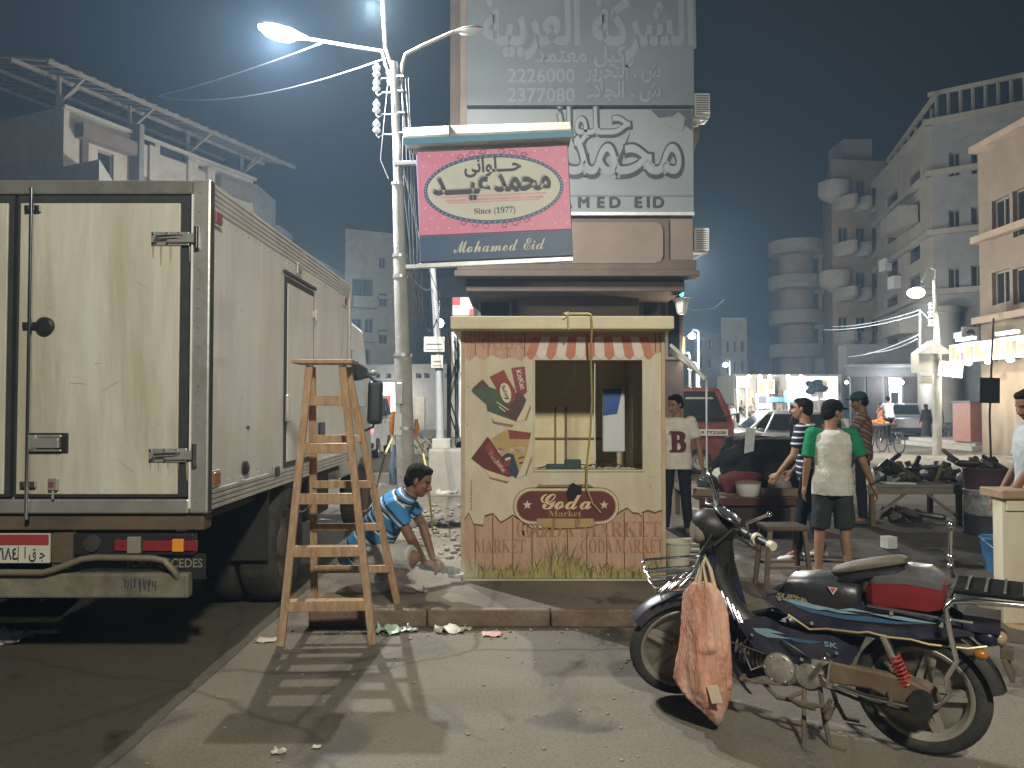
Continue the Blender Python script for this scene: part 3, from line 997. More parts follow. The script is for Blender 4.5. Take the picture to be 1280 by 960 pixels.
# ================================================================ UTILITY POLE with lamps
PY = 9.5; K = PY / 8.0
PX0 = W(508, 600, PY); PTOP = W(493, 90, PY)
def pole_at(py):
    """axis point of the leaning pole at a photo row"""
    t = (600 - py) / 510
    p = W(508 - 15 * t, py, PY); return p
pole = thing('utility_pole', 'leaning concrete utility pole with white insulators and lamp arms, beside the truck', 'utility pole', (PX0.x, PY, KZ))
base = V((PX0.x + .012, PY, KZ - .02))
w = MB()
w.tube([base, pole_at(443)], [.097 * K, .090 * K], 20); w.tube([pole_at(444), pole_at(320)], [.074 * K, .068 * K], 20)
w.tube([pole_at(321), pole_at(229)], [.062 * K, .058 * K], 20)
w.build('lower_shaft', m_conc, pole)
w = MB(); w.tube([pole_at(232), pole_at(90), pole_at(78)], [.044 * K, .041 * K, .040 * K], 16)
w.build('upper_shaft', m_metal, pole)
for py, r in ((535, .103), (444, .096), (346, .079), (320, .076), (230, .066), (92, .050), (98, .05)):
    p = pole_at(py); MB().cyl(p - V((0, 0, .018)), p + V((0, 0, .018)), r * K, n=18).build('band_clamp', m_metal, pole)
m_cer = pm('white_ceramic', (0.78, 0.78, 0.76), 0.25, 0.06, 5)
for i, py in enumerate((88, 106, 133, 158)):
    p = pole_at(py + 10); c = W(471, py, PY)
    w = MB()
    w.lathe(c - V((0, 0, .07)), [(a * K, b * K) for a, b in [(.015, -.015), (.036, 0), (.041, .024), (.026, .04), (.025, .055), (.038, .066), (.037, .094), (.02, .112), (.015, .13), (.003, .137)]], 18)
    ins = w.build('insulator', m_cer, pole)
    hk = MB(); hk.tube([p, p + V((-.07, 0, .0)), c + V((.07, 0, -.1)), c + V((.02, 0, -.14)), c + V((0, 0, -.11)), c + V((0, 0, -.06))], .011, 8)
    hk.build('hook', m_metal, ins)
    st = MB(); st.cyl(p + V((.04, -.06, 0)), p + V((.12, -.06, 0)), .012, n=8); st.build('bolt', m_metal, ins)
# arms
m_arm = pm('rusty_arm_paint', (0.40, 0.36, 0.31), 0.6, 0.25, 7, 0.2, metal=0.2, dirt=(0.2, 0.1, 0.05), dirt_amt=.5)
m_bulb = glow('lamp_lens_light', (1.0, 0.98, 0.92), 120)
m_bulb2 = glow('dim_lens', (0.5, 0.5, 0.5), 0.0)


def lamp_head(name_parent, p, d, up, lit=True, s=1.0):
    """cobra-head street lamp: tapered housing and a lens below; p = inner end, d = direction out"""
    d = V(d).normalized(); up = V(up); side = d.cross(up).normalized(); up = side.cross(d).normalized()
    prof = [(0, .035, .03, .0), (.1, .05, .05, .0), (.22, .09, .075, .0), (.42, .12, .085, -.01), (.58, .105, .07, -.01), (.66, .05, .035, -.01)]
    rings = []
    for x, a, h, z in prof:
        rings.append([p + d * x * s + side * a * s * math.cos(t) + up * (z + h * max(math.sin(t), -.25)) * s for t in [2 * math.pi * k / 16 for k in range(16)]])
    h = MB().loft(rings).build('lamp_head', m_metal, name_parent)
    q = MB(); rings = []
    for x, a, hh in ((.16, .07, .0), (.22, .12, .05), (.38, .14, .08), (.54, .12, .055), (.62, .06, .0)):
        rings.append([p + d * x * s + side * a * s * math.cos(t) - up * (.022 + hh * max(0, math.sin(t))) * s for t in [math.pi * k / 8 for k in range(9)]])
    q.loft(rings)
    q.build('lens', m_bulb if lit else m_bulb2, h)
    return h


top = pole_at(80)
e = W(384, 48, PY - .06)
w = MB(); w.tube([pole_at(112), pole_at(112) + V((-.07, 0, .05)), W(483, 85, PY), W(477, 64, PY), W(440, 58, PY - .03), e], .019, 10)
w.build('lamp_arm', m_arm, pole)
lamp_head(pole, e, W(330, 34, PY - .13) - e, (0, .3, 1), True, .9)
w = MB(); w.tube([pole_at(112), pole_at(112) + V((.075, 0, .03)), W(503, 80, PY), W(507, 68, PY), W(528, 57, PY), W(566, 40, PY)], .021, 10)
w.build('lamp_arm', m_arm, pole)
e2 = W(566, 40, PY); lamp_head(pole, e2, V((1, .35, .3)), (0, 0, 1), False, .6)
w = MB(); tp = W(478, -26, PY)
w.tube([pole_at(95), W(482, 60, PY), W(479, 10, PY), tp, W(474, -30, PY)], .024, 8); w.build('lamp_arm', m_arm, pole)
lamp_head(pole, W(482, -24, PY), V((-1, -.25, .08)), (0, 0, 1), True, .95)
# loose cable runs clinging to the shaft
w = MB(); rk = random.Random(2)
for k in range(5):
    pts = [pole_at(100 + j * 50) + V((.07 + .03 * k + rk.uniform(-.02, .02) + .012 * j, -.06, 0)) for j in range(7)]
    w.tube(pts, .006, 5)
w.tube([pole_at(90) + V((-.05, -.08, 0)), pole_at(200) + V((-.2, -.02, 0)), pole_at(226) + V((-.1, -.08, 0))], .006, 5)
w.build('loose_cable', pm('grey_cable', (0.16, 0.16, 0.165), 0.6), pole)
# a paper notice and a small box on the shaft
pb = MB(); p = pole_at(492); pb.box(p + V((-.03, -.13, 0)), (.07, .05, .26)); pb.build('junction_box', m_metal, pole, bevel=.006)
pb = MB(); p = pole_at(525); pb.box(p + V((-.06, -.112, -.05)), (.10, .006, .26), Euler((0, .06, .2))); pb.build('paper_notice', m_white, pole, smooth=0)
m_wire = pm('overhead_wire', (0.35, 0.36, 0.38), 0.5)


def wire(label, pts, r=.006, m=None, group=None, name='overhead_wire', cat='wire'):
    o = MB().tube(pts, r, 6).build(name, m or m_wire)
    return tag(o, label, cat, group)


wire('upper of the two pale wires running left from the lamp arm', catenary(W(402, 54, PY - .04), W(200, 119, 17), .05), .009)
wire('lower of the two pale wires running left from the lamp arm', catenary(W(485, 72, PY - .04), W(198, 121, 17), .25), .008)
wire('thin wire slanting from the pole to the white far post', catenary(pole_at(340) + V((.1, 0, 0)), W(540, 361, 14.9), .1), .010)
wire('slack black cable low between the pole and the white post', catenary(pole_at(300) + V((.1, 0, 0)), W(546, 398, 14.9), .6), .012, m_black)
wire('thin wire from the pole top down past the pink sign', catenary(pole_at(200) + V((.06, 0, 0)), W(552, 372, 14.9), .25), .008)

# ================================================================ PINK HANGING SIGN
sg = thing('hanging_sign', 'pink dotted sign with a cream oval and blue footer, over the kiosk roof', 'sign')
C0 = W(618, 255, 7.85)
sg.scale = (9.35 / 7.85,) * 3; sg.location = W(618, 255, 9.35); sg.rotation_euler = (0, R(-2.6), 0)
pxm = 7.85 / FPX
SWd, SHt = 192 * pxm, 139 * pxm
L = lambda px, py: ((px - 618) * pxm, (255 - py) * pxm)          # photo pixel offset to sign plane
m_pinkf = pm('pink_print', (0.78, 0.25, 0.38), 0.45, 0.07, 3)
m_blue = pm('slate_blue_print', (0.045, 0.095, 0.19), 0.45, 0.08, 3)
m_cream = pm('cream_print', (0.66, 0.65, 0.54), 0.5, 0.06, 3)
m_ink = pm('dark_ink', (0.045, 0.045, 0.055), 0.5)
m_dot = pm('pale_pink_dot', (0.80, 0.55, 0.58), 0.5)
x0, x1 = -SWd / 2, SWd / 2; z0, z1 = -SHt / 2, SHt / 2
MB().bx(x0, x1, .0, .16, z0, z1).build('box', pm('sign_box', (0.10, 0.13, 0.18), .5, .1), sg, world=False, smooth=0, bevel=.008)
zf = z0 + 34 * pxm
MB().bx(x0 + .008, x1 - .008, -.006, .0, zf, z1).build('pink_face', m_pinkf, sg, world=False, smooth=0)
MB().bx(x0 + .004, x1 - .004, -.008, .0, z0 + .004, zf - .012).build('blue_footer', m_blue, sg, world=False, smooth=0)
MB().bx(x0 + .006, x1 - .006, -.007, .0, zf - .011, zf - .002).build('footer_line', pm('magenta_line', (0.36, 0.05, 0.14), .5), sg, world=False, smooth=0)
w = MB()
for i in range(13):
    for j in range(8):
        cx = x0 + .07 + i * (SWd - .12) / 12 + (j % 2) * .065; cz = zf + .06 + j * (z1 - zf - .1) / 7
        ex, ez = cx / (87 * pxm), (cz - (252 - 235.5) * pxm) / (45 * pxm)
        if ex * ex + ez * ez < 1 or cx > x1 - .03: continue
        w.add([(cx + .011 * math.cos(t), -.0085, cz + .011 * math.sin(t)) for t in [k * math.pi / 4 for k in range(8)]], [tuple(range(8))])
w.build('polka_dot_print', m_dot, sg, world=False, smooth=0)
oc = (0.0, (255 - 236) * pxm)


def oval(a, b, y, m, name):
    n = 56
    pts = [(oc[0] + a * pxm * math.cos(2 * math.pi * k / n), y, oc[1] + b * pxm * math.sin(2 * math.pi * k / n)) for k in range(n)]
    return MB().add(pts, [tuple(range(n))]).build(name, m, sg, world=False, smooth=0)


oval(88, 44, -.0095, m_blue, 'oval_border')
w = MB()
for k in range(72):
    t = 2 * math.pi * k / 72
    cx, cz = oc[0] + 86 * pxm * math.cos(t), oc[1] + 42 * pxm * math.sin(t)
    w.add([(cx + .006 * math.cos(q), -.0105, cz + .006 * math.sin(q)) for q in [j * math.pi / 3 for j in range(6)]], [tuple(range(6))])
w.build('border_bead_print', m_cream, sg, world=False, smooth=0)
oval(83.5, 39.5, -.0115, m_cream, 'oval_face')
w = MB()
for zz, hh, wd in ((-7, 2.2, 66), (-11, 3.0, 62), (-15, 1.5, 58)):
    w.bx(oc[0] - wd * pxm, oc[0] + wd * pxm, -.0125, -.0116, oc[1] + (zz - hh) * pxm, oc[1] + zz * pxm)
w.build('pink_ribbon_print', pm('soft_pink_print', (0.72, 0.38, 0.42), .5), sg, world=False, smooth=0)
tx = lambda body, size, px, py, wpx, m, name='lettering', off=.02, y=-.012, sh=0.0: MB().text(body, size, ((px - 618) * pxm, y, (255 - py) * pxm), width=wpx * pxm, off=off, shear=sh, ext=.001, lift=.0006).build(name, m, sg, world=False, smooth=0)
m_shd = pm('letter_shadow_print', (0.42, 0.41, 0.36), .5)
tx(arabic('حـــلوانى'), .21, 618, 214, 72, m_ink, off=.03)
for dx, dy, m, y in ((-1.8, 1.8, m_shd, -.0118), (0, 0, m_ink, -.0135)):
    tx(arabic('محمد'), .34, 655 + dx, 239 - dy, 72, m, off=.035, y=y)
    tx(arabic('عيـــد'), .34, 578 + dx, 240 - dy, 72, m, off=.035, y=y)
tx(serif('Since (1977)'), .085, 618, 267, 53, m_ink, off=.008)
tx(script('Mohamed Eid'), .19, 622, 315, 114, m_cream, off=.002)
# scroll ornament above and below the oval
w = MB()
for sgn, cz in ((1, 283), (-1, 188)):
    zc = (255 - cz) * pxm
    for s in (-1, 1):
        for k, (ox, r) in enumerate(((12, 5), (26, 6), (40, 4.5))):
            pts = []
            for j in range(14):
                t = j / 13 * math.pi * 2.2; rr = r * (1 - .045 * j) * pxm
                pts.append((s * (ox * pxm + rr * math.cos(t)), -.0092, zc + sgn * (k * 2.6 * pxm + rr * math.sin(t) * .8)))
            w.tube(pts, .0035, 4)
w.build('scroll_print', pm('mauve_print', (0.28, 0.13, 0.24), .5), sg, world=False, smooth=0)
# weathered canopy over the sign and bracket to the pole
w = MB()
cx0, cx1 = -108 * pxm, 100 * pxm
zt = z1 + 8 * pxm
sec = [(-.16, 0.0), (-.17, .05), (-.10, .16), (.12, .2), (.26, .16), (.26, 0)]
w.loft([[(cx0, y, zt + h) for y, h in sec], [(cx0 + .25 * (cx1 - cx0), y, zt + h + .004) for y, h in sec], [(cx1, y, zt + h * .92) for y, h in sec]])
cn = w.build('canopy', pm('weathered_board', (0.50, 0.46, 0.38), .8, .2, 3, .3, dirt=(.28, .25, .2), dirt_amt=.5), sg, world=False, smooth=0, bevel=.01)
MB().bx(cx0 - .003, cx1 + .003, -.178, -.15, zt - .035, zt + .028).build('blue_trim', pm('blue_trim_paint', (0.12, 0.30, 0.42), .5, .1), cn, world=False, smooth=0)
MB().bx(cx0 + .27 * (cx1 - cx0), cx0 + .275 * (cx1 - cx0), -.176, -.1, zt + .03, zt + .17).build('seam', m_ink, cn, world=False, smooth=0)
w = MB()
w.bx(x0 - .24, x0 + .02, .05, .10, z1 - .1, z1 - .06); w.bx(x0 - .16, x0 + .02, .05, .10, z0 - .05, z0 - .01)
w.bx(x0 - .02, x1, .03, .10, z0 - .05, z0 - .002)
w.build('bracket', m_metal, sg, world=False, smooth=0, bevel=.004)

# ================================================================ KIOSK
KY = 6.6
kx = lambda px: W(px, 600, KY).x
kz = lambda py: W(640, py, KY).z
KX0, KX1, KZ1 = kx(578), kx(830), kz(414)
KD = 1.05
kiosk = thing('kiosk', 'cream street kiosk with a service window, printed snacks, fence and striped awning', 'kiosk', ((KX0 + KX1) / 2, KY, KZ))
m_kiosk = pm('cream_kiosk_vinyl', (0.60, 0.54, 0.40), 0.55, 0.09, 2.2, 0.06, stretch=(1.6, 1, .5), dirt=(0.40, 0.32, 0.20), dirt_amt=.6, dirt_scale=1.5)
m_kin = pm('kiosk_interior', (0.84, 0.72, 0.45), 0.6, 0.1, 2, .1, dirt=(0.4, 0.3, 0.15), dirt_amt=.4)
wx0, wx1, wz0, wz1 = kx(669), kx(803), kz(587), kz(450)
w = MB(); t = .05
w.bx(KX0, wx0, KY, KY + t, KZ, KZ1); w.bx(wx1, KX1, KY, KY + t, KZ, KZ1)
w.bx(wx0, wx1, KY, KY + t, KZ, wz0); w.bx(wx0, wx1, KY, KY + t, wz1, KZ1)
w.build('front_wall', m_kiosk, kiosk, smooth=0)
w = MB()
w.bx(KX0, KX0 + t, KY + t, KY + KD, KZ, KZ1); w.bx(KX1 - t, KX1, KY + t, KY + KD, KZ, KZ1); w.bx(KX0 + t, KX1 - t, KY + KD - t, KY + KD, KZ, KZ1)
w.build('side_and_back_walls', m_kiosk, kiosk, smooth=0)
w = MB()
w.bx(KX0 + t + .002, KX1 - t - .002, KY + KD - t - .006, KY + KD - t - .001, KZ, KZ1 - .03)
w.build('back_lining', m_kin, kiosk, smooth=0)
w = MB()
w.bx(KX0 + .12, KX1 - .35, KY + KD - t - .018, KY + KD - t - .007, kz(556), kz(553)); w.bx(wx0 + .32, wx0 + .34, KY + KD - .08, KY + KD - .06, KZ, 1.6); w.bx(wx0 + .22, wx0 + .235, KY + KD - .08, KY + KD - .06, KZ, 1.6)
w.build('lining_seam', pm('brown_seam', (.2, .14, .06), .7), kiosk, smooth=0)
w = MB(); w.bx(KX0 + t + .004, KX1 - t - .004, KY + t, KY + .42, wz0 - .06, wz0 - .012); w.build('counter', m_kin, kiosk, smooth=0)
w = MB(); w.bx(wx1 + .0, KX1 - t - .003, KY + .5, KY + KD - .07, KZ, wz1 + .1); w.build('inner_cabinet', pm('grey_brown_board', (.5, .42, .31), .7, .15), kiosk, smooth=0)
# frame round the window
w = MB(); fr = .018
w.bx(wx0 - fr, wx1 + fr, KY - .012, KY + .03, wz0 - fr, wz0); w.bx(wx0 - fr, wx0, KY - .012, KY + .03, wz0, wz1); w.bx(wx1, wx1 + fr, KY - .012, KY + .03, wz0, wz1)
w.build('window_trim', m_kiosk, kiosk, smooth=0, bevel=.004)
m_tancorner = pm('tan_corner_trim', (0.5, 0.38, 0.24), .6, .2, 4, dirt=(.3, .2, .12), dirt_amt=.5)
# roof slab
w = MB(); r0, r1 = W(563, 400, KY - .22).x, W(843, 400, KY - .22).x
w.bx(r0, r1, KY - .22, KY + KD + .15, KZ1 - .004, KZ1 + .105)
w.build('roof', pm('cream_roof_edge', (0.66, 0.58, 0.40), .65, .1, 3, .12, dirt=(.4, .32, .2), dirt_amt=.35), kiosk, smooth=0, bevel=.012)
w = MB(); w.bx(KX0 - .012, KX0 + .02, KY - .012, KY + .03, KZ, KZ1 - .006); w.build('corner_trim', m_tancorner, kiosk, smooth=0, bevel=.004); w = MB(); w.bx(KX1 - .02, KX1 + .012, KY - .012, KY + .03, KZ, KZ1 - .006)
w.build('corner_trim', m_tancorner, kiosk, smooth=0, bevel=.004)
KP = lambda px, py, y=.003: V((kx(px), KY - y, kz(py)))


def pr(name, pts, m, y=.003, parent=None):
    """flat print on the front of the kiosk, outline in photo pixels"""
    return MB().add([KP(px, py, y) for px, py in pts], [tuple(range(len(pts)))]).build(name, m, parent or kiosk, smooth=0)


def prm(name, polys, m, y=.003):
    w = MB()
    for i, p in enumerate(polys): w.add([KP(a, b, y + (i % 5) * .0003) for a, b in p], [tuple(range(len(p)))])
    return w.build(name, m, kiosk, smooth=0)


m_plank = pm('printed_plank', (0.49, 0.325, 0.205), .6, .22, 5, stretch=(7, 1, 1.2), dirt=(0.38, 0.22, 0.135), dirt_amt=.55, dirt_scale=2)
m_seam = pm('printed_plank_seam', (0.12, 0.055, 0.03), .6)
m_ghost = pm('printed_red_letters', (0.36, 0.165, 0.09), .6, .2, 6)
rk = random.Random(11)
# fence print: planks with uneven tops
tops = [(580, 652), (586, 642), (592, 656), (604, 658), (606, 646), (616, 643), (626, 654), (632, 651), (641, 645), (650, 650), (665, 662), (700, 662), (740, 660), (771, 644), (776, 640), (784, 636), (790, 642), (798, 643), (802, 647), (802, 642), (810, 639), (818, 642), (824, 640), (829, 638)]
pr('fence_print', tops + [(829, 723), (580, 723)], m_plank, .003)
prm('plank_seam_print', [[(x - .6, t), (x + .6, t), (x + .8, 722), (x - .4, 722)] for x, t in ((594, 656), (616, 644), (641, 647), (665, 664), (709, 662), (733, 660), (758, 655), (780, 640), (804, 643))], m_seam, .005)
prm('plank_edge_print', [[(a[0], a[1]), (b[0], b[1]), (b[0], b[1] - 2.2), (a[0], a[1] - 2.0)] for a, b in zip(tops[:-1], tops[1:]) if abs(a[0] - b[0]) > 1], m_seam, .0055)
w = MB()
gt = lambda body, px, py, wpx, size: w.text(serif(body), size, KP(px, py, .0045), width=kx(px + wpx / 2) - kx(px - wpx / 2), off=-.008, ext=.001)
gt('GODA MARKET', 738, 671, 176, .19); gt('MARKET', 625, 691, 64, .17); gt('GODA MARKET', 777, 691, 104, .17); gt('GODA', 668, 671, 46, .18)
w.build('fence_lettering', m_ghost, kiosk, smooth=0)
# grass print along the foot
m_gr1 = pm('printed_grass_light', (0.36, 0.31, 0.10), .6, .35, 12); m_gr2 = pm('printed_grass_dark', (0.15, 0.125, 0.045), .6, .3, 12)
for nm, m, cnt, y in (('dark_grass_print', m_gr2, 190, .006), ('grass_print', m_gr1, 210, .0078)):
    pl = []
    for k in range(cnt):
        x = rk.uniform(581, 828)
        hgt = 20 + 34 * math.exp(-((x - 697) / 26) ** 2) + 14 * math.exp(-((x - 822) / 12) ** 2) + 10 * math.exp(-((x - 586) / 12) ** 2)
        hgt *= rk.uniform(.4, 1.0) * (1.15 if m is m_gr2 else .9)
        dx = rk.uniform(-10, 10) * hgt / 24; wd = rk.uniform(.7, 1.6)
        pl.append([(x - wd, 723), (x + wd, 723), (x + wd * .6 + dx * .35, 723 - hgt * .55), (x + dx, 723 - hgt), (x - wd * .6 + dx * .3, 723 - hgt * .55)])
    w = MB()
    for i, p in enumerate(pl): w.add([KP(a, b, y + i * .000006) for a, b in p], [(0, 1, 2, 3, 4)])
    w.build(nm, m, kiosk, smooth=0)
pr('moss_print', [(580, 717), (600, 714), (640, 717), (690, 712), (740, 716), (790, 714), (829, 716), (829, 723), (580, 723)], m_gr2, .0056)
# upper plank print behind the awning
tops2 = [(582, 416), (828, 416), (828, 440), (818, 443), (812, 438), (804, 446), (790, 441), (660, 441), (652, 452), (642, 446), (628, 449), (614, 443), (604, 450), (594, 444), (586, 452), (582, 446)]
pr('upper_plank_print', tops2, pm('printed_pink_plank', (0.50, 0.30, 0.19), .6, .2, 5, stretch=(7, 1, 1.2)), .003)
prm('upper_seam_print', [[(x - .5, 417), (x + .5, 417), (x + .5, t), (x - .5, t)] for x, t in ((594, 444), (610, 445), (634, 447), (656, 446), (820, 440), (826, 440))], m_seam, .0045)
w = MB()
w.text(serif('GODA'), .16, KP(628, 436, .0044), width=kx(655) - kx(600), off=-.008, ext=.001)
w.text(serif('GODA'), .16, KP(607, 430, .0044), width=kx(628) - kx(585), off=-.008, ext=.001)
w.build('upper_lettering', pm('printed_faint_letters', (.40, .2, .12), .6), kiosk, smooth=0)
# printed striped awning
m_aw1 = pm('printed_orange_stripe', (0.47, 0.165, 0.09), .55, .12, 4, stretch=(1, 1, 3)); m_aw2 = pm('printed_white_stripe', (0.62, 0.57, 0.48), .55, .1, 4, stretch=(1, 1, 3))
pa, pb_ = [], []
N = 13
for i in range(N):
    ta, tb = 666 + (810 - 666) * i / N, 666 + (810 - 666) * (i + 1) / N
    ba, bb = 658 + (818 - 658) * i / N, 658 + (818 - 658) * (i + 1) / N
    poly = [(ta, 421), (tb, 421), (bb, 443)] + [(bb + (ba - bb) * k / 6, 443 + 6 * math.sin(math.pi * k / 6)) for k in range(1, 6)] + [(ba, 443)]
    (pa if i % 2 == 0 else pb_).append(poly)
prm('awning_stripe_print', pa, m_aw1, .006); prm('awning_pale_stripe_print', pb_, m_aw2, .006)
# snack prints
m_red = pm('print_red', (0.23, 0.04, 0.032), .5, .15, 8); m_dred = pm('print_dark_red', (0.12, 0.026, 0.022), .5, .2, 8)
m_grn = pm('print_dark_green', (0.055, 0.085, 0.045), .5, .25, 8); m_brn = pm('print_choc_brown', (0.085, 0.035, 0.028), .5, .25, 8)
m_ylw = pm('print_straw_yellow', (0.43, 0.30, 0.12), .5, .15, 8); m_navy = pm('print_navy', (0.03, 0.04, 0.085), .5, .2, 8); m_pale = pm('print_pale', (0.62, 0.56, 0.43), .5)
m_curl = pm('print_torn_paper', (0.60, 0.51, 0.34), .6, .1); m_curs = pm('print_paper_shade', (0.25, 0.18, 0.095), .6, .2)
pr('snack_print', [(589, 489), (603, 475), (612, 484), (622, 487), (633, 500), (652, 505), (645, 527), (620, 520), (609, 514), (608, 506)], m_grn, .004)
pr('snack_print', [(589, 487), (603, 474), (612, 484)], m_brn, .0042)
pr('snack_print', [(633, 500), (650, 487), (658, 500), (650, 520), (645, 527), (628, 517)], m_brn, .0046)
pr('snack_print', [(612, 471), (630, 462), (635, 473), (644, 488), (644, 500), (634, 507), (623, 490)], m_red, .005)
pr('snack_print', [(639, 460), (656, 458), (659, 490), (653, 495), (645, 488)], m_red, .005)
ov = [(632 + 5.5 * math.cos(t) + 4.5 * math.sin(t), 491 - 5 * math.cos(t) + 11.5 * math.sin(t)) for t in [k * math.pi / 10 for k in range(20)]]
pr('label_print', ov, m_pale, .0062)
d1 = (V((4, 0, -9))).normalized()
MB().text(script('Galaxy'), .055, KP(630, 491, .0068), u=(.42, 0, -.9), v=(.9, 0, .42), width=.13, off=.012, ext=.0006).build('label_lettering', m_brn, kiosk, smooth=0)
MB().text('KitKat', .06, KP(648, 475, .0068), u=(.25, 0, -.97), v=(.97, 0, .25), width=.17, off=.02, ext=.0006).build('label_lettering', m_pale, kiosk, smooth=0)
prm('label_stroke_print', [[(621, 502), (636, 512), (635.5, 513), (620.5, 503)], [(624, 508), (632, 514), (631.5, 515), (623.5, 509)]], m_pale, .0062)
prm('torn_paper_print', [[(609, 514), (645, 527), (642, 531), (618, 527)], [(645, 527), (660, 499), (663, 506), (654, 525)]], m_curl, .0064)
prm('torn_shade_print', [[(614, 519), (618, 527), (642, 531.5), (640, 534), (616, 529)], [(656, 525), (663, 506), (664, 510), (658, 526)]], m_curs, .0054)
pr('snack_print', [(589, 573), (609, 546), (618, 553), (641, 595), (632, 597), (604, 585)], m_dred, .0042)
pr('snack_print', [(606, 560), (612, 552), (637, 592), (628, 593)], m_red, .0046)
pr('snack_print', [(612, 549), (634, 536), (640, 555), (646, 580), (640, 592), (632, 578)], m_ylw, .005)
pr('snack_print', [(634, 536), (644, 541), (664, 542), (660, 560), (652, 592), (644, 595), (638, 560)], m_ylw, .0054)
pr('snack_print', [(635, 537), (664, 541), (662, 549), (637, 549)], m_red, .0058)
pr('snack_print', [(626, 572), (634, 566), (642, 568), (650, 594), (645, 598), (638, 592)], m_navy, .0062)
pr('label_print', [(634 + 4 * math.cos(t), 578 + 5.5 * math.sin(t)) for t in [k * math.pi / 8 for k in range(16)]], m_red, .0068)
prm('label_stroke_print', [[(631, 573), (638, 571), (638.5, 573.5), (632, 576)], [(622, 562), (630, 559), (631, 563), (623, 566)], [(638, 560), (655, 559), (655, 565), (638, 565)]], m_pale, .0072)
MB().text('MINI', .038, KP(627, 563.5, .0078), width=.05, off=.02, ext=.0006).build('label_lettering', m_red, kiosk, smooth=0)
MB().text('OREO', .04, KP(646.5, 564.5, .0078), width=.10, off=.02, ext=.0006).build('label_lettering', m_red, kiosk, smooth=0)
MB().text('Twix', .05, KP(614, 573, .0068), u=(.55, 0, -.83), v=(.83, 0, .55), width=.11, off=.015, ext=.0006).build('label_lettering', m_ylw, kiosk, smooth=0)
MB().text('KitKat', .045, KP(624, 584, .0068), u=(.62, 0, -.78), v=(.78, 0, .62), width=.11, off=.02, ext=.0006).build('label_lettering', m_pale, kiosk, smooth=0)
prm('snack_stroke_print', [[(648, 572), (655, 570), (655, 572), (648, 574)], [(649, 578), (656, 577), (655, 579), (649, 580)], [(650, 586), (654, 584), (654, 587), (650, 589)]], m_navy, .0068)
prm('torn_paper_print', [[(604, 586), (640, 598), (636, 602), (612, 596)], [(645, 598), (662, 562), (664, 570), (655, 594)]], m_curl, .0072)
prm('torn_shade_print', [[(610, 591), (613, 596), (636, 602), (634, 604), (612, 598)], [(656, 594), (664, 570), (665, 574), (658, 595)]], m_curs, .0060)
w = MB()
for k in range(9): w.bx(kx(588.4), kx(589.8), KY - .0045, KY - .003, kz(637 - k * 4.2), kz(634 - k * 4.2))
w.build('small_print', m_curs, kiosk, smooth=0)


def pill(x0, x1, y0, y1, n=10):
    r = (y1 - y0) / 2; cy_ = (y0 + y1) / 2
    return [(x1 - r + r * math.sin(math.pi * k / n), cy_ - r * math.cos(math.pi * k / n)) for k in range(n + 1)] + [(x0 + r - r * math.sin(math.pi * k / n), cy_ + r * math.cos(math.pi * k / n)) for k in range(n + 1)]


m_gold = pm('printed_gold', (0.42, 0.29, 0.11), .5, .2, 6)
pr('badge_outline_print', pill(641, 774, 609, 656), m_curs, .0064)
pr('badge_border_print', pill(642.5, 772.5, 610.5, 654.5), m_pale, .0070)
pr('badge_rim_print', pill(644.5, 770.5, 612.5, 652.5), m_gold, .0076)
pr('badge_face_print', pill(646, 769, 614, 651), m_dred, .0082)
pr('badge_ornament_print', [(671, 608), (674, 605), (680, 606), (735, 605), (741, 608), (742, 610), (670, 610)], m_curs, .0064)
prm('ribbon_print', [[(671, 648), (678, 648), (678, 655), (671, 657)], [(678, 648), (690, 648), (690, 659), (678, 658)], [(694, 648), (718, 648), (718, 660), (694, 660)], [(725, 648), (736, 648), (736, 658), (725, 659)], [(736, 648), (742, 648), (742, 657), (736, 655)]], m_gold, .0088)
prm('ribbon_shade_print', [[(690, 648), (694, 648), (694, 660), (690, 656)], [(718, 648), (725, 648), (725, 656), (718, 660)]], m_curs, .0086)
MB().text(script('Goda'), .20, KP(706, 636, .0088), width=kx(741) - kx(673), off=.012, ext=.001).build('badge_lettering', pm('printed_badge_gold', (.66, .5, .3), .5), kiosk, smooth=0)
MB().text(serif('Market'), .075, KP(706, 645.5, .0088), width=kx(728) - kx(687), off=-.004, ext=.001).build('badge_lettering', m_gold, kiosk, smooth=0)
st = []
for cx, cz in ((659, 631), (755, 631)):
    st.append([(cx + (6 if k % 2 == 0 else 2.4) * math.sin(math.pi * k / 5), cz - (6 if k % 2 == 0 else 2.4) * math.cos(math.pi * k / 5)) for k in range(10)])
prm('star_print', st, m_pale, .0090)
pr('torn_hole', [(708, 614), (712, 606), (716, 603), (722, 607), (727, 606), (727, 615), (725, 622), (718, 626), (711, 628), (708, 621)], pm('torn_hole_dark', (0.012, 0.011, 0.011), .9), .011)
# chips and scrapes on the vinyl
sc_ = MB()
for k in range(60):
    px, py = rk.uniform(582, 828), rk.uniform(455, 640)
    if 664 < px < 808 and 446 < py < 592: continue
    r = rk.uniform(.3, 1.0)
    sc_.add([KP(px + r * math.cos(t) * rk.uniform(.6, 1.4), py + r * math.sin(t) * rk.uniform(.6, 1.8), .0034) for t in [j * math.pi / 3 for j in range(6)]], [tuple(range(6))])
sc_.build('scrape_mark', m_curs, kiosk, smooth=0)

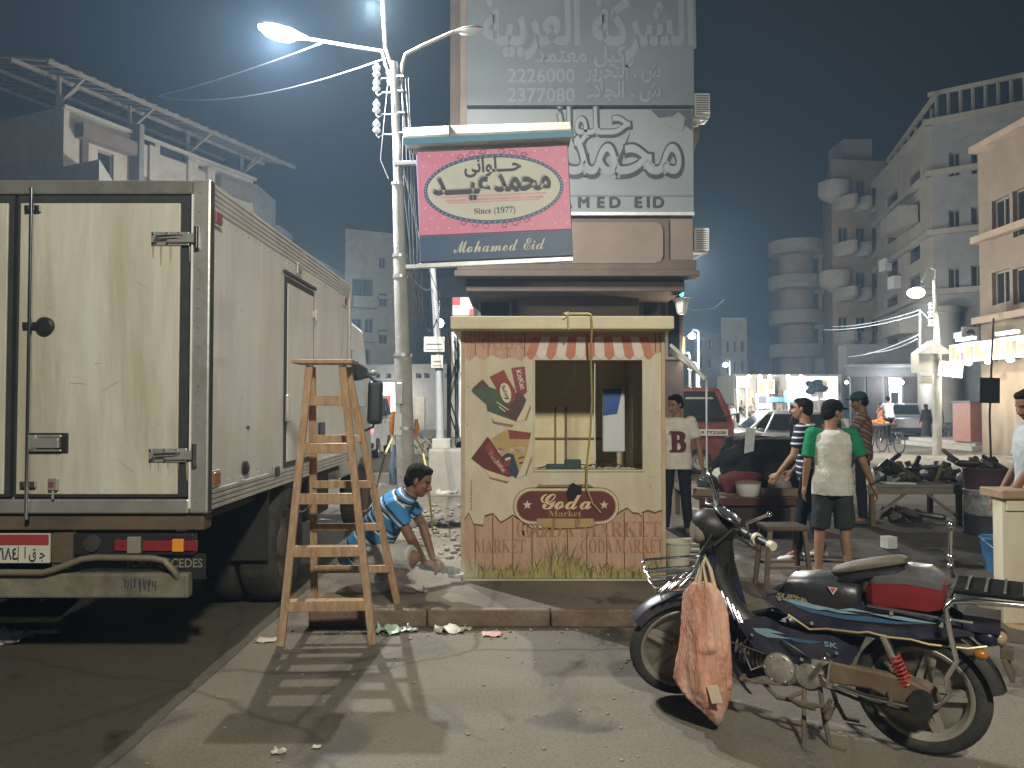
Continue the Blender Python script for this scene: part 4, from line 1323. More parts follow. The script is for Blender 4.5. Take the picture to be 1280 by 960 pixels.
# things in and on the kiosk
m_ycord = pm('yellow_cord', (0.36, 0.29, 0.075), .6, .2, 9)
yr = KY - .235
pts = [W(706, 392, KY + .15), W(712, 392, KY - .1), W(735, 392, KY - .2), W(739, 393, yr), W(740, 410, yr), W(738.5, 440, yr + .1), W(740, 500, yr + .14), W(738, 540, yr + .17), W(734, 575, yr + .18), W(733, 610, KY - .03), W(741, 630, KY - .025), W(751, 641, KY - .02)]
tag(MB().tube(pts, .0085, 8).build('yellow_cable', m_ycord), 'yellow cable thrown over the kiosk roof and hanging down its front', 'cable')
tag(MB().tube([W(704, 398, yr), W(710, 394, yr - .01), W(704, 391, yr), W(710, 389, yr), W(711, 412, yr)], .008, 6).build('string_knot', pm('pale_string', (.55, .5, .3), .7)), 'knot of pale string on the kiosk roof edge', 'string')
tag(MB().tube([W(743.5, 452, KY + .06), W(743, 520, KY + .06), W(744, 575, KY + .07)], .0055, 6).build('wire', m_white), 'thin white wire hanging inside the kiosk window', 'wire')
bl = thing('light_holder', 'small white lamp holder with a pull cord in the kiosk window', 'lamp holder', W(718, 462, KY + .5))
MB().lathe((0, 0, -.04), [(.02, 0), (.026, .02), (.026, .09), (.018, .1)], 14).build('socket', m_white, bl, world=False)
MB().tube([(.005, -.01, -.04), (.006, -.01, -.13)], .002, 5).build('pull_cord', m_white, bl, world=False)
MB().ell((.006, -.01, -.14), (.011, .011, .013)).build('cord_knob', m_white, bl, world=False)
tw = thing('plastic_dispenser', 'blue and white plastic dispenser hanging inside the kiosk window', 'dispenser', W(767, 525, KY + .62))
a = .105
w = MB(); w.bx(-a, a, -.02, .02, -.30, .30); w.build('panel', pm('glossy_white_plastic', (.62, .64, .66), .3, .05), tw, world=False, smooth=0, bevel=.03, seg=4)
MB().prism([(-a + .004, 0.04), (a * .3, .06), (a * .75, .29), (-a + .004, .29)], (0, -.022, 0), (1, 0, 0), (0, 0, 1), .003).build('blue_print', pm('blue_print', (.03, .09, .30), .4, .2, 5), tw, world=False, smooth=0)
jk = MB(); rk = random.Random(4)
for k in range(9):
    x = wx0 + .03 + k * .1; jk.tube([V((x, KY + .08 + rk.uniform(0, .1), wz0 + rk.uniform(0, .02))), V((x + .07, KY + .1 + rk.uniform(0, .1), wz0 + .015 + rk.uniform(0, .03))), V((x + .17, KY + .1 + rk.uniform(0, .1), wz0 + rk.uniform(0, .02)))], .006, 6)
tag(jk.build('wire_tangle', m_black), 'tangle of dark wires along the kiosk window ledge', 'wires')
jb = MB(); jb.bx(wx0 + .26, wx0 + .40, KY + .1, KY + .2, wz0 - .01, wz0 + .075); jb.bx(wx0 + .1, wx0 + .27, KY + .1, KY + .2, wz0 - .01, wz0 + .035)
tag(jb.build('tool_box', pm('dark_teal_plastic', (.03, .06, .065), .5), bevel=.008), 'dark teal plastic box on the kiosk window ledge', 'box')

# ================================================================ STEPLADDER
lad = thing('stepladder', 'paint-splashed wooden stepladder standing over the kerb beside the truck', 'ladder', (-1.25, 5.4, 0))
m_lw = pm('ladder_wood', (0.35, 0.205, 0.098), .65, .28, 6, .25, stretch=(5, 5, 1), dirt=(.55, .45, .32), dirt_amt=.5, dirt_scale=7)
FL0, FR0 = G(351, 808), G(466, 806)
FLt, FRt = W(387, 457, 5.50), W(428, 457, 5.50)
BL0, BR0 = V((-1.47, 5.80, KZ)), V((-0.855, 5.83, KZ))
BLt, BRt = W(390, 459, 5.62), W(434, 459, 5.62)
for nm, a, b in (('front_rail', FL0, FLt), ('front_rail', FR0, FRt), ('rear_rail', BL0, BLt), ('rear_rail', BR0, BRt)):
    MB().beam(a, b, .052, .03, up=(0, 1, .2)).build(nm, m_lw, lad, smooth=0, bevel=.004)
on = lambda a, b, z: a.lerp(b, (z - a.z) / (b.z - a.z))
for py in (497, 558, 622, 687, 753):
    z = W(400, py, 5.3).z
    a, b = on(FL0, FLt, z), on(FR0, FRt, z)
    w = MB(); w.beam(a + V((.015, .03, 0)), b + V((-.015, .03, 0)), .085, .028); w.beam(a + V((.02, -.005, -.028)), b + V((-.02, -.005, -.028)), .018, .055)
    w.build('step', m_lw, lad, smooth=0, bevel=.004)
for py in (548, 605, 659, 713):
    z = W(430, py, 5.72).z
    a, b = on(BL0, BLt, z), on(BR0, BRt, z)
    MB().beam(a + V((0, -.02, 0)), b + V((0, -.02, 0)), .02, .055).build('rear_bar', m_lw, lad, smooth=0, bevel=.004)
c = (FLt + FRt + BLt + BRt) / 4
w = MB(); w.box(c + V((-.015, 0, .03)), (.43, .24, .028)); w.build('top_board', m_lw, lad, smooth=0, bevel=.005)
w = MB()
for s in (on(FL0, FLt, .9), on(FR0, FRt, .9)):
    q = on(BL0, BLt, .93) if s.x < -1.3 else on(BR0, BRt, .93)
    w.tube(catenary(s, q, .05, 6), .004, 5)
w.build('spreader_rope', m_arm, lad)

# ================================================================ BOX TRUCK
TY = 4.7
tp_ = lambda px, py: V(((px - 640) * TY / FPX, TY, W(px, py, TY).z))
TX1, TX0 = tp_(258, 300).x, tp_(258, 300).x - 2.36
TF = 8.85
TZ0, TZ1 = tp_(200, 640).z, tp_(200, 228).z
truck = thing('box_truck', 'old white box truck parked at the left, its rear doors towards the viewer', 'truck', ((TX0 + TX1) / 2, 6.8, 0))
m_door = pm('dirty_white_door', (0.60, 0.585, 0.50), .5, .09, 1.6, .05, stretch=(2.2, 1, .3), dirt=(0.34, 0.29, 0.20), dirt_amt=.75, dirt_scale=1.4)
m_side = pm('dirty_white_side', (0.70, 0.70, 0.67), .5, .07, 1.2, .05, stretch=(1, 1.6, .4), dirt=(0.42, 0.38, 0.32), dirt_amt=.5, dirt_scale=.9)
m_alu = pm('dull_aluminium', (0.58, 0.58, 0.55), .38, .12, 6, .05, metal=.7, dirt=(.25, .22, .17), dirt_amt=.4, dirt_scale=4)
m_seal = pm('rubber_seal', (0.03, 0.035, 0.035), .7, .3, 8)
m_rust = pm('grimy_rusty_steel', (0.10, 0.078, 0.052), .8, .35, 4, .3, dirt=(.16, .09, .045), dirt_amt=.5)
m_under = pm('underbody_black', (0.022, 0.02, 0.018), .85, .3, 4)
w = MB(); w.bx(TX0 + .01, TX1 - .004, TY + .05, TF, TZ0, TZ1 - .01)
box = w.build('cargo_box', m_side, truck, smooth=0, bevel=.01)
# side rails in ribs
w = MB()
for k in range(4): w.bx(TX1 - .006, TX1 + .012 - .002 * k, TY + .07, TF + .01, TZ1 - .05 - k * .032, TZ1 - .024 - k * .032)
w.bx(TX0, TX1 + .01, TY + .02, TF + .01, TZ1 - .012, TZ1 + .012)
w.build('top_rail', m_alu, box, smooth=0, bevel=.003)
w = MB()
for k in range(4): w.bx(TX1 - .006, TX1 + .012, TY + .07, TF + .01, TZ0 + .005 + k * .032, TZ0 + .031 + k * .032)
w.build('bottom_rail', m_alu, box, smooth=0, bevel=.003)
w = MB(); w.bx(TX1 - .10, TX1 + .016, TY - .004, TY + .075, TZ0 - .01, TZ1 + .016); w.build('corner_post', m_alu, box, smooth=0, bevel=.012); w = MB(); w.bx(TX0 - .01, TX0 + .1, TY - .004, TY + .075, TZ0, TZ1 + .016)
w.build('corner_post', m_alu, box, smooth=0, bevel=.012)
w = MB(); w.bx(TX1 - .001, TX1 + .02, TY + .005, TY + .05, TZ0, TZ1 + .01); w.build('corner_seal', m_seal, box, smooth=0)
w = MB(); w.bx(TX1 - .012, TX1 + .014, TF - .06, TF + .02, TZ0, TZ1); w.build('front_post', m_alu, box, smooth=0, bevel=.006)
hz = tp_(0, 243).z
m_hdr = pm('grimy_grey_steel', (.15, .155, .14), .75, .3, 4, .2, dirt=(.09, .07, .05), dirt_amt=.5)
w = MB(); w.bx(TX0, TX1 - .1, TY - .002, TY + .07, hz, TZ1 + .014); w.build('header', m_hdr, box, smooth=0, bevel=.01)
w = MB(); w.bx(TX0 + .1, TX1 - .1, TY - .005, TY + .07, TZ0 - .01, tp_(0, 624).z); w.build('sill_beam', m_alu, box, smooth=0, bevel=.01)
xs_, xm = tp_(16, 400).x, None
for side, (a, b) in enumerate(((TX0 + .11, xs_ - .012), (xs_ + .012, TX1 - .112))):
    d = MB(); d.bx(a, b, TY + .004, TY + .05, tp_(0, 622).z + .004, hz - .006)
    sl = d.build('rear_door', m_seal, truck, smooth=0)
    pn = MB(); pn.bx(a + (.055 if side == 0 else .02), b - (.055 if side else .03), TY - .008, TY + .006, tp_(0, 618).z, hz - .055 if True else 0)
    pn.build('door_panel', m_door, sl, smooth=0, bevel=.006)
    if side == 1:
        # lock rod with clamps, latch handle, keeper
        xr = tp_(40, 400).x
        w = MB(); w.cyl((xr, TY - .035, tp_(0, 648).z), (xr, TY - .035, tp_(0, 237).z), .013, n=12); w.build('lock_rod', m_chrome, sl)
        w = MB()
        for py in (262, 407, 605):
            z = tp_(0, py).z
            w.box((xr, TY - .02, z), (.09, .03, .035)); w.cyl((xr - .032, TY - .036, z), (xr - .032, TY - .02, z), .012, n=10); w.cyl((xr + .032, TY - .036, z), (xr + .032, TY - .02, z), .012, n=10)
        w.build('rod_clamp', m_chrome, sl, smooth=40)
        z0h, z1h = tp_(0, 566).z, tp_(0, 541).z; xa, xb = tp_(39, 0).x, tp_(88, 0).x
        w = MB(); w.bx(xa, xb, TY - .02, TY - .006, z0h, z1h); w.build('latch_plate', m_black, sl, smooth=0, bevel=.01)
        w = MB(); w.bx(xa + .03, xb - .04, TY - .05, TY - .02, z0h + .03, z1h - .03); w.bx(xa + .01, xa + .06, TY - .045, TY - .02, z0h + .02, z1h - .012); w.bx(xa + .02, xb - .03, TY - .04, TY - .02, z1h - .028, z1h - .012); w.bx(xa + .02, xb - .03, TY - .04, TY - .02, z0h + .01, z0h + .022)
        w.build('latch_handle', m_alu, sl, smooth=0, bevel=.008)
        w = MB(); c = tp_(57, 408); w.lathe(c + V((0, -.008, 0)), [(.055, 0), (.055, .02), (.042, .032), (.0, .034)], 20, axis=(0, -1, 0)); w.cyl(c + V((-.08, -.03, 0)), c + V((0, -.03, 0)), .01, n=8)
        w.build('door_buffer', m_black, sl)
        w = MB(); c = tp_(71, 605); w.box(c + V((0, -.02, 0)), (.055, .03, .07)); w.cyl(c + V((0, -.025, -.09)), c + V((0, -.025, -.03)), .008, n=8); w.build('keeper', m_alu, sl, smooth=0, bevel=.006)
        w = MB(); c = tp_(70, 604); w.box(c + V((0, -.037, -.005)), (.03, .006, .03)); w.build('keeper_tag', pm('red_brown_tag', (.25, .06, .04), .6), sl, smooth=0)
        for py in (299, 569):
            z = tp_(0, py).z
            h = MB(); x0h, x1h = tp_(188, 0).x, tp_(246, 0).x
            h.bx(x0h, x1h - .05, TY - .018, TY - .008, z - .042, z + .042); h.bx(x0h + .1, x1h + .01, TY - .034, TY - .018, z - .026, z + .03)
            hg = h.build('hinge', m_alu, sl, smooth=0, bevel=.006)
            q = MB(); q.cyl((x1h, TY - .03, z - .06), (x1h, TY - .03, z + .07), .016, n=12); q.tube([(x0h + .03, TY - .03, z - .02), (x0h + .05, TY - .045, z + .005), (x0h + .16, TY - .045, z + .01), (x0h + .2, TY - .03, z + .01)], .01, 8)
            for bx_, bz in ((.012, .03), (.012, -.03), (.10, .03), (.10, -.03), (.17, .03)): q.cyl((x0h + bx_, TY - .024, z + bz), (x0h + bx_, TY - .016, z + bz), .008, n=8)
            q.build('hinge_pin', m_chrome, hg)
# rear edge strip right of the door gasket
w = MB(); w.bx(tp_(240, 0).x, TX1 - .1, TY - .012, TY + .0, TZ0 + .02, hz); w.build('door_post_trim', m_white, box, smooth=0, bevel=.004)
rv = MB(); rk = random.Random(19)
for k in range(34):
    y = TY + .12 + k * .122
    for z in (TZ1 - .185, TZ0 + .155): rv.ell((TX1 - .002, y, z), (.006, .007, .007), None, 6, 4)
for k in range(17):
    z = TZ0 + .06 + k * .118; rv.ell((TX1 - .05, TY - .006, z), (.008, .006, .008), None, 6, 4)
rv.build('rivet_rows', m_alu, box)
sk = MB()
for k in range(9):
    y, z = rk.uniform(TY + .2, TF - .2), rk.uniform(TZ0 + .2, TZ1 - .3); l_ = rk.uniform(.02, .10); a_ = rk.uniform(-.5, .5)
    sk.add([(TX1 - .0025, y, z), (TX1 - .0025, y + l_, z + l_ * a_), (TX1 - .0025, y + l_, z + l_ * a_ + .004), (TX1 - .0025, y, z + .003)], [(0, 1, 2, 3)])
for k in range(7):
    x, z = rk.uniform(xs_ + .1, TX1 - .2), rk.uniform(TZ0 + .15, TZ1 - .3); l_ = rk.uniform(.02, .12); a_ = rk.uniform(-.8, .8)
    sk.add([(x, TY - .0095, z), (x + l_, TY - .0095, z + l_ * a_), (x + l_, TY - .0095, z + l_ * a_ + .003), (x, TY - .0095, z + .003)], [(0, 1, 2, 3)])
sk.build('scratches', pm('scuff_mark', (.30, .25, .18), .7, .3, 9), box, smooth=0)
ru = MB()
for px in (190, 200, 212, 224, 236):
    for py in (308, 578):
        h_ = rk.uniform(8, 34); p0 = tp_(px, py); wd_ = rk.uniform(.004, .010)
        ru.add([(p0.x - wd_, TY - .0098, p0.z), (p0.x + wd_, TY - .0098, p0.z), (p0.x + wd_ * .3, TY - .0098, tp_(px, py + h_).z), (p0.x - wd_ * .4, TY - .0098, tp_(px, py + h_ * .9).z)], [(0, 3, 2, 1)])
ru.build('rust_streaks', pm('thin_rust_stain', (.36, .27, .17), .7, .3, 9), box, smooth=0)
# side door
sp = lambda px, py: (lambda Y: V((TX1, Y, W(px, py, Y).z)))(TX1 * FPX / (px - 640))
a, b = sp(355, 345), sp(391, 365)
sd = MB(); sd.bx(TX1 - .004, TX1 + .006, a.y, b.y, TZ0 + .135, a.z); sdo = sd.build('side_door', m_seal, truck, smooth=0)
MB().bx(TX1 + .004, TX1 + .014, a.y + .05, b.y - .045, TZ0 + .18, a.z - .05).build('door_panel', m_side, sdo, smooth=0, bevel=.005)
for z in (a.z - .22, TZ0 + .75):
    h = MB(); h.box((TX1 + .02, b.y - .02, z), (.02, .14, .06)); h.cyl((TX1 + .03, b.y - .02, z - .05), (TX1 + .03, b.y - .02, z + .05), .012, n=8); h.build('hinge', m_alu, sdo, smooth=0, bevel=.004)
h = MB(); h.box((TX1 + .022, a.y + .05, TZ0 + .62), (.025, .10, .22)); h.build('latch', m_alu, sdo, smooth=0, bevel=.008)
MB().beam((TX1 + .015, a.y - .06, a.z + .03), (TX1 + .015, b.y + .02, a.z + .03), .02, .025).build('rain_strip', m_seal, sdo, smooth=0)
# marker lamps and small fittings on the side
m_amber = pm('amber_lens', (.30, .11, .02), .25, .15, 8); m_redl = pm('red_lens', (.22, .025, .03), .25, .15, 8); m_clear = pm('clear_lens', (.24, .22, .18), .2, .1)
for px, py, m in ((268, 273, m_redl), (372, 336, m_clear), (430, 377, m_redl), (269, 598, m_amber), (345, 590, m_black)):
    p = sp(px, py)
    f = MB(); f.box(p + V((.006, 0, 0)), (.014, .13, .105)); f_ = f.build('marker_lamp', m_alu, truck, smooth=0, bevel=.004)
    MB().box(p + V((.016, 0, 0)), (.014, .10, .078)).build('lens', m, f_, smooth=0, bevel=.006)
w = MB(); p = sp(306, 585); w.lathe(p, [(.05, 0), (.05, .018), (.03, .03), (0, .031)], 16, axis=(1, 0, 0)); w.build('vent_cap', m_black, truck)
w = MB(); p = sp(310, 534); w.lathe(p, [(.014, 0), (.012, .01), (0, .011)], 10, axis=(1, 0, 0)); w.build('plug', m_black, truck)
w = MB(); a2, b2_ = sp(398, 560), sp(404, 575); w.bx(TX1 + .004, TX1 + .02, a2.y, a2.y + .2, 1.3, 1.45); w.build('side_latch', m_black, truck, smooth=0, bevel=.004)
# chassis and rear end
zr = tp_(0, 664).z
w = MB(); w.bx(TX0 + .02, TX1 - .02, TY + .03, TY + .16, zr, TZ0 - .012)
w.build('rear_crossmember', m_rust, truck, smooth=0, bevel=.01)
w = MB()
for x in (TX0 + .75, TX1 - .85): w.bx(x - .04, x + .04, TY + .1, 11.6, .70, zr + .02)
for y in (5.4, 6.4, 7.4, 8.4): w.bx(TX0 + .3, TX1 - .3, y, y + .08, .82, TZ0 - .03)
w.bx(TX0 + .1, TX1 - .12, TY + .25, TF, TZ0 - .09, TZ0 - .012)
w.build('chassis', m_under, truck, smooth=0)
# lamp board with red strips, reversing lamp and lit indicator
la, lb_ = tp_(92, 695), tp_(242, 668)
w = MB(); w.bx(la.x, lb_.x, TY + .02, TY + .09, la.z, lb_.z); lbz = w.build('tail_lamp', m_black, truck, smooth=0, bevel=.008)
w = MB(); w.bx(tp_(145, 0).x, tp_(160, 0).x, TY + .004, TY + .02, tp_(0, 689).z, tp_(0, 675).z); w.bx(tp_(180, 0).x, tp_(216, 0).x, TY + .004, TY + .02, tp_(0, 689).z, tp_(0, 676).z); w.bx(tp_(232, 0).x, tp_(248, 0).x, TY + .004, TY + .02, tp_(0, 689).z, tp_(0, 676).z)
w.build('red_lens', m_redl, lbz, smooth=0, bevel=.004)
w = MB(); w.bx(tp_(161, 0).x, tp_(178, 0).x, TY - .004, TY + .02, tp_(0, 692).z, tp_(0, 671).z); w.build('clear_lens', m_clear, lbz, smooth=0, bevel=.006)
w = MB(); w.bx(tp_(217, 0).x, tp_(231, 0).x, TY - .002, TY + .02, tp_(0, 690).z, tp_(0, 674).z); w.build('indicator_lens', glow('lit_amber_lens', (.6, .22, .025), .16), lbz, smooth=0, bevel=.006)
w = MB(); c = tp_(116, 680); w.lathe(c + V((0, .02, 0)), [(.055, 0), (.05, .015), (.02, .022), (0, .023)], 16, axis=(0, -1, 0)); w.build('round_lens', pm('dull_dark_lens', (.06, .055, .05), .3), lbz)
# number plate
xa, xb = tp_(-66, 0).x, tp_(65, 0).x
pl = MB(); pl.bx(xa, xb, TY - .002, TY + .02, tp_(0, 704).z, tp_(0, 667).z); plate = pl.build('number_plate', pm('plate_white', (.6, .58, .5), .5, .1, 5, dirt=(.3, .26, .2), dirt_amt=.3), truck, smooth=0, bevel=.004)
MB().bx(xa + .004, xb - .004, TY - .006, TY - .001, tp_(0, 681).z, tp_(0, 668).z).build('red_band', pm('plate_red', (.32, .045, .04), .5, .1), plate, smooth=0)
w = MB(); w.text('٦٨٤', .10, tp_(14, 699) + V((0, -.002, 0)), width=.12, off=.02, ext=.002); w.text(arabic('ا') + ' ' + 'ﻕ' + ' ' + 'ﺟ', .095, tp_(47, 698) + V((0, -.002, 0)), width=.13, off=.015, ext=.002); w.text('٢٩', .10, tp_(-30, 699) + V((0, -.002, 0)), width=.12, off=.02, ext=.002)
w.bx(tp_(26, 0).x, tp_(27, 0).x, TY - .004, TY - .002, tp_(0, 702).z, tp_(0, 683).z)
w.build('plate_lettering', m_ink, plate, smooth=0)
w = MB(); w.bx(tp_(66, 0).x, tp_(92, 0).x, TY + .015, TY + .06, tp_(0, 704).z, tp_(0, 667).z); w.build('plate_bracket', m_rust, truck, smooth=0)
# mud flap with lettering, bent guard pipe, bumper board
fa, fb = tp_(88, 716), tp_(255, 694)
w = MB(); w.bx(fa.x, fb.x, TY + .05, TY + .06, fa.z - .05, fb.z); fl = w.build('mud_flap', m_black, truck, smooth=0)
MB().text('FOR MERCEDES', .075, tp_(204, 711) + V((0, .05, 0)), width=tp_(253, 0).x - tp_(157, 0).x, off=.014, ext=.003).build('flap_lettering', pm('worn_cream_paint', (.24, .215, .15), .7, .3, 14), fl, smooth=0)
w = MB(); w.tube([tp_(-110, 714) + V((0, -.02, 0)), tp_(60, 715) + V((0, -.02, 0)), tp_(75, 711) + V((0, -.02, 0)), tp_(108, 698) + V((0, -.02, 0)), tp_(125, 696) + V((0, -.02, 0)), tp_(195, 697) + V((0, -.02, 0)), tp_(210, 700) + V((0, -.02, 0)), tp_(222, 713) + V((0, -.02, 0)), tp_(224, 722) + V((0, .01, 0))], .02, 12)
w.build('guard_pipe', pm('worn_pipe_paint', (.21, .18, .125), .6, .25, 5, .2, metal=.3), truck)
w = MB(); ba, bb = tp_(-240, 748), tp_(238, 717); w.bx(ba.x, bb.x, TY + .0, TY + .07, ba.z, bb.z)
bm_ = w.build('bumper', pm('worn_bumper_paint', (.20, .185, .13), .7, .25, 3, .2, dirt=(.06, .055, .045), dirt_amt=.75, dirt_scale=5), truck, smooth=0, bevel=.012)
w = MB(); rk = random.Random(8)
for k in range(14):
    x = 158 + k * 3; w.tube([tp_(x, 722 + rk.uniform(0, 4)) + V((0, -.002, 0)), tp_(x + rk.uniform(-2, 3), 736 + rk.uniform(-4, 4)) + V((0, -.002, 0))], .004, 4)
w.build('bumper_scrawl', m_ink, bm_, smooth=0)
for x in (TX0 + .8, TX1 - .9):
    MB().beam((x, TY + .05, .80), (x, TY + .06, .45), .08, .05).build('bumper_bracket', m_rust, truck, smooth=0)


def wheel(parent, c, r, wd, axis=(1, 0, 0), mt=None, mr=None, name='wheel', n=28, spokes=0, hubw=.6):
    ax = V(axis).normalized()
    q = MB(); t = wd / 2
    prof = [(r * .62, -t * .8), (r * .7, -t), (r * .93, -t), (r * .985, -t * .8), (r, -t * .35), (r, t * .35), (r * .985, t * .8), (r * .93, t), (r * .7, t), (r * .62, t * .8), (r * .6, 0), (r * .62, -t * .8)]
    u, w_ = basis(ax)
    rings = [[V(c) + ax * h + (u * math.cos(2 * math.pi * j / n) + w_ * math.sin(2 * math.pi * j / n)) * rr for j in range(n)] for rr, h in prof]
    q.loft(rings, capped=False)
    wh = q.build(name, mt or m_rubber, parent, world=False)
    p = MB(); p.lathe(c, [(0, -t * hubw), (r * .25, -t * hubw), (r * .3, -t * .3), (r * .5, -t * .35), (r * .58, -t * .75), (r * .63, -t * .78), (r * .63, t * .78), (r * .58, t * .75), (r * .5, t * .35), (r * .3, t * .3), (r * .25, t * hubw), (0, t * hubw)], n, axis=ax)
    p.build('rim', mr or m_alu, wh, world=False)
    return wh


def wheel_w(parent, c, *a, **k):
    return wheel(parent, V(c) - wm(parent).translation, *a, **k)


m_hub = pm('rusty_wheel_rim', (.13, .1, .07), .7, .3, 5)
for x in (TX1 - .15, TX1 - .46, TX0 + .15, TX0 + .46): wheel_w(truck, (x, 6.52, .47), .47, .27, mr=m_hub)
for x in (TX1 - .2, TX0 + .2): wheel_w(truck, (x, 10.3, .47), .47, .27, mr=m_hub)
w = MB(); w.cyl((TX0 + .3, 6.52, .47), (TX1 - .3, 6.52, .47), .09, n=12); w.ell((TX1 - 1.18, 6.52, .47), (.22, .24, .22)); w.build('axle', m_under, truck)
w = MB(); w.bx(TX1 - .65, TX1 - .03, 6.0, 6.03, .42, TZ0 - .02); w.build('wheel_flap', m_under, truck, smooth=0); w = MB(); w.bx(TX0 + .03, TX0 + .65, 6.0, 6.03, .42, TZ0 - .02); w.build('wheel_flap', m_under, truck, smooth=0)
w = MB(); w.bx(TX1 - .55, TX1 - .1, 7.4, 8.3, .5, .92); w.build('tool_locker', m_under, truck, smooth=0, bevel=.03)
# cab beyond the box, with its big mirror
w = MB(); sec = [(9.0, .75), (9.0, 2.55), (9.3, 2.68), (10.3, 2.62), (10.9, 1.75), (11.0, .75)]
w.prism([(y, z) for y, z in sec], (TX0 + .15, 0, 0), (0, 1, 0), (0, 0, 1), TX1 - TX0 - .28)
w.build('cab', m_side, truck, smooth=0, bevel=.05)
MB().bx(TX1 - .135, TX1 - .122, 9.55, 10.35, 1.6, 2.3).build('cab_window', m_glass, truck, smooth=0)
mc = W(469, 503, 9.9)
w = MB(); w.box(mc, (.19, .12, .56), Euler((0, .03, .25))); mi = w.build('mirror', m_black, truck, smooth=0, bevel=.05, seg=3)
w = MB(); w.tube([W(440, 462, 9.9), W(448, 466, 9.9), W(462, 469, 9.9), W(468, 478, 9.9)], .022, 8); w.tube([W(442, 465, 9.9), W(444, 520, 9.9), W(452, 540, 9.9)], .016, 8); w.tube([W(468, 528, 9.9), W(466, 534, 9.9), W(450, 541, 9.9)], .016, 8); w.build('mirror_arm', m_black, mi)
w = MB(); w.ell(W(467, 466, 9.85), (.045, .04, .04)); w.build('mirror_lamp', m_clear, mi)
w = MB(); w.prism([(0, .25), (.28, .1), (.34, -.1), (.05, -.18)], W(443, 466, 9.88), (.6, 0, 0), (0, 0, .6), .05); w.build('wide_mirror', m_black, mi, smooth=0, bevel=.02)
# ================================================================ PEOPLE
def skin_mat(name, c):
    return pm(name, c, 0.55, 0.12, 14, 0.05, spec=.35)


m_skin = skin_mat('tanned_skin', (0.27, 0.145, 0.085)); m_skin2 = skin_mat('brown_skin', (0.20, 0.105, 0.062))
m_hair = pm('black_hair', (0.010, 0.008, 0.007), .85, .4, 30, .5, spec=.12)
m_eyed = pm('eye_dark', (0.012, 0.01, 0.01), .2); m_eyew = pm('eye_white', (.22, .19, .165), .35); m_lip = pm('lip', (0.22, 0.085, 0.065), .5, .1)


def basis3(F, U):
    F = V(F).normalized(); U = V(U); Lf = U.cross(F).normalized(); U = F.cross(Lf).normalized()
    return F, Lf, U


def stand(loc, ang, h=1.75, lean=0.0, arms=None, stride=0.0, twist=0.0, look=0.0, down=0.0, legs=None, wide=0.0):
    """joints of a standing figure; arms = {'l': (elbow, wrist), 'r': ...} as (forward, outward, up) steps in metres"""
    s = h / 1.75
    F, Lf, U = basis3((math.cos(ang), math.sin(ang), 0), (0, 0, 1))
    o = V(loc); J = {'s': s}
    T = lambda f, l, u: o + (F * f + Lf * l + U * u) * s
    J['pelvis'] = T(0, 0, .95); J['waist'] = T(lean * .3, 0, 1.08); J['chest'] = T(lean * .8, 0, 1.29); J['neck'] = T(lean, 0, 1.475)
    a2 = ang + twist
    F2, L2, _ = basis3((math.cos(a2), math.sin(a2), 0), (0, 0, 1))
    for k, sg in (('l', 1), ('r', -1)):
        sh = J['chest'] + (L2 * sg * .178 + U * .125) * s
        J['sh' + k] = sh
        e, w_ = (arms or {}).get(k, ((.0, .07, -.29), (.05, .04, -.25)))
        J['el' + k] = sh + (F2 * e[0] + L2 * sg * e[1] + U * e[2]) * s
        J['wr' + k] = J['el' + k] + (F2 * w_[0] + L2 * sg * w_[1] + U * w_[2]) * s
        J['hip' + k] = T(0, sg * .088, .91)
        st = stride * sg
        lg = (legs or {}).get(k, ((.02 + st * .5, .10 + wide * .5, .49), (st, .11 + wide, .085)))
        J['kn' + k] = T(lg[0][0], sg * lg[0][1], lg[0][2]); J['an' + k] = T(lg[1][0], sg * lg[1][1], lg[1][2])
        J['toe' + k] = J['an' + k] + (F * .15 + Lf * sg * .03 - U * .055) * s
    J['F'], J['L'], J['U'] = F, Lf, U
    J['F2'], J['L2'] = F2, L2
    al = a2 + look
    HF = V((math.cos(al), math.sin(al), -math.tan(down)))
    J['HF'], J['HL'], J['HU'] = basis3(HF, (0, 0, 1))
    J['head'] = J['neck'] + (U * .145 + F2 * .02 + J['HF'] * .015 - U * abs(down) * .02) * s
    return J


def torso_rings(J, g=1.0, lo=0.0, hi=1.0, top=True):
    """elliptic sections up the trunk: list of point rings"""
    s = J['s']; out = []
    rows = [(0.0, 'pelvis', -.10, .158, .112), (.12, 'pelvis', 0.0, .166, .118), (.35, 'waist', 0, .150, .108), (.6, 'chest', -.08, .165, .116), (.8, 'chest', .04, .178, .116), (.93, 'chest', .125, .150, .088), (1.0, 'neck', -.02, .075, .065)]
    P, N = J['pelvis'], J['neck']
    for t, k, du, a, b in rows:
        if t < lo or t > hi: continue
        up = (J['chest'] - J['pelvis']).normalized() if k != 'pelvis' else (J['waist'] - J['pelvis']).normalized()
        c = J[k] + up * du * s
        Lx = J['L'].lerp(J['L2'], min(1, t * 1.3)).normalized()
        Fx = Lx.cross(up).normalized()
        bel = J.get('belly', 0) * max(0, 1 - abs(t - .35) * 3)
        c = c + Fx * bel * .5
        n = 20
        out.append([c + (Lx * a * math.cos(q) + Fx * (b + bel * .5) * math.sin(q)) * s * g for q in [2 * math.pi * i / n for i in range(n)]])
    return out


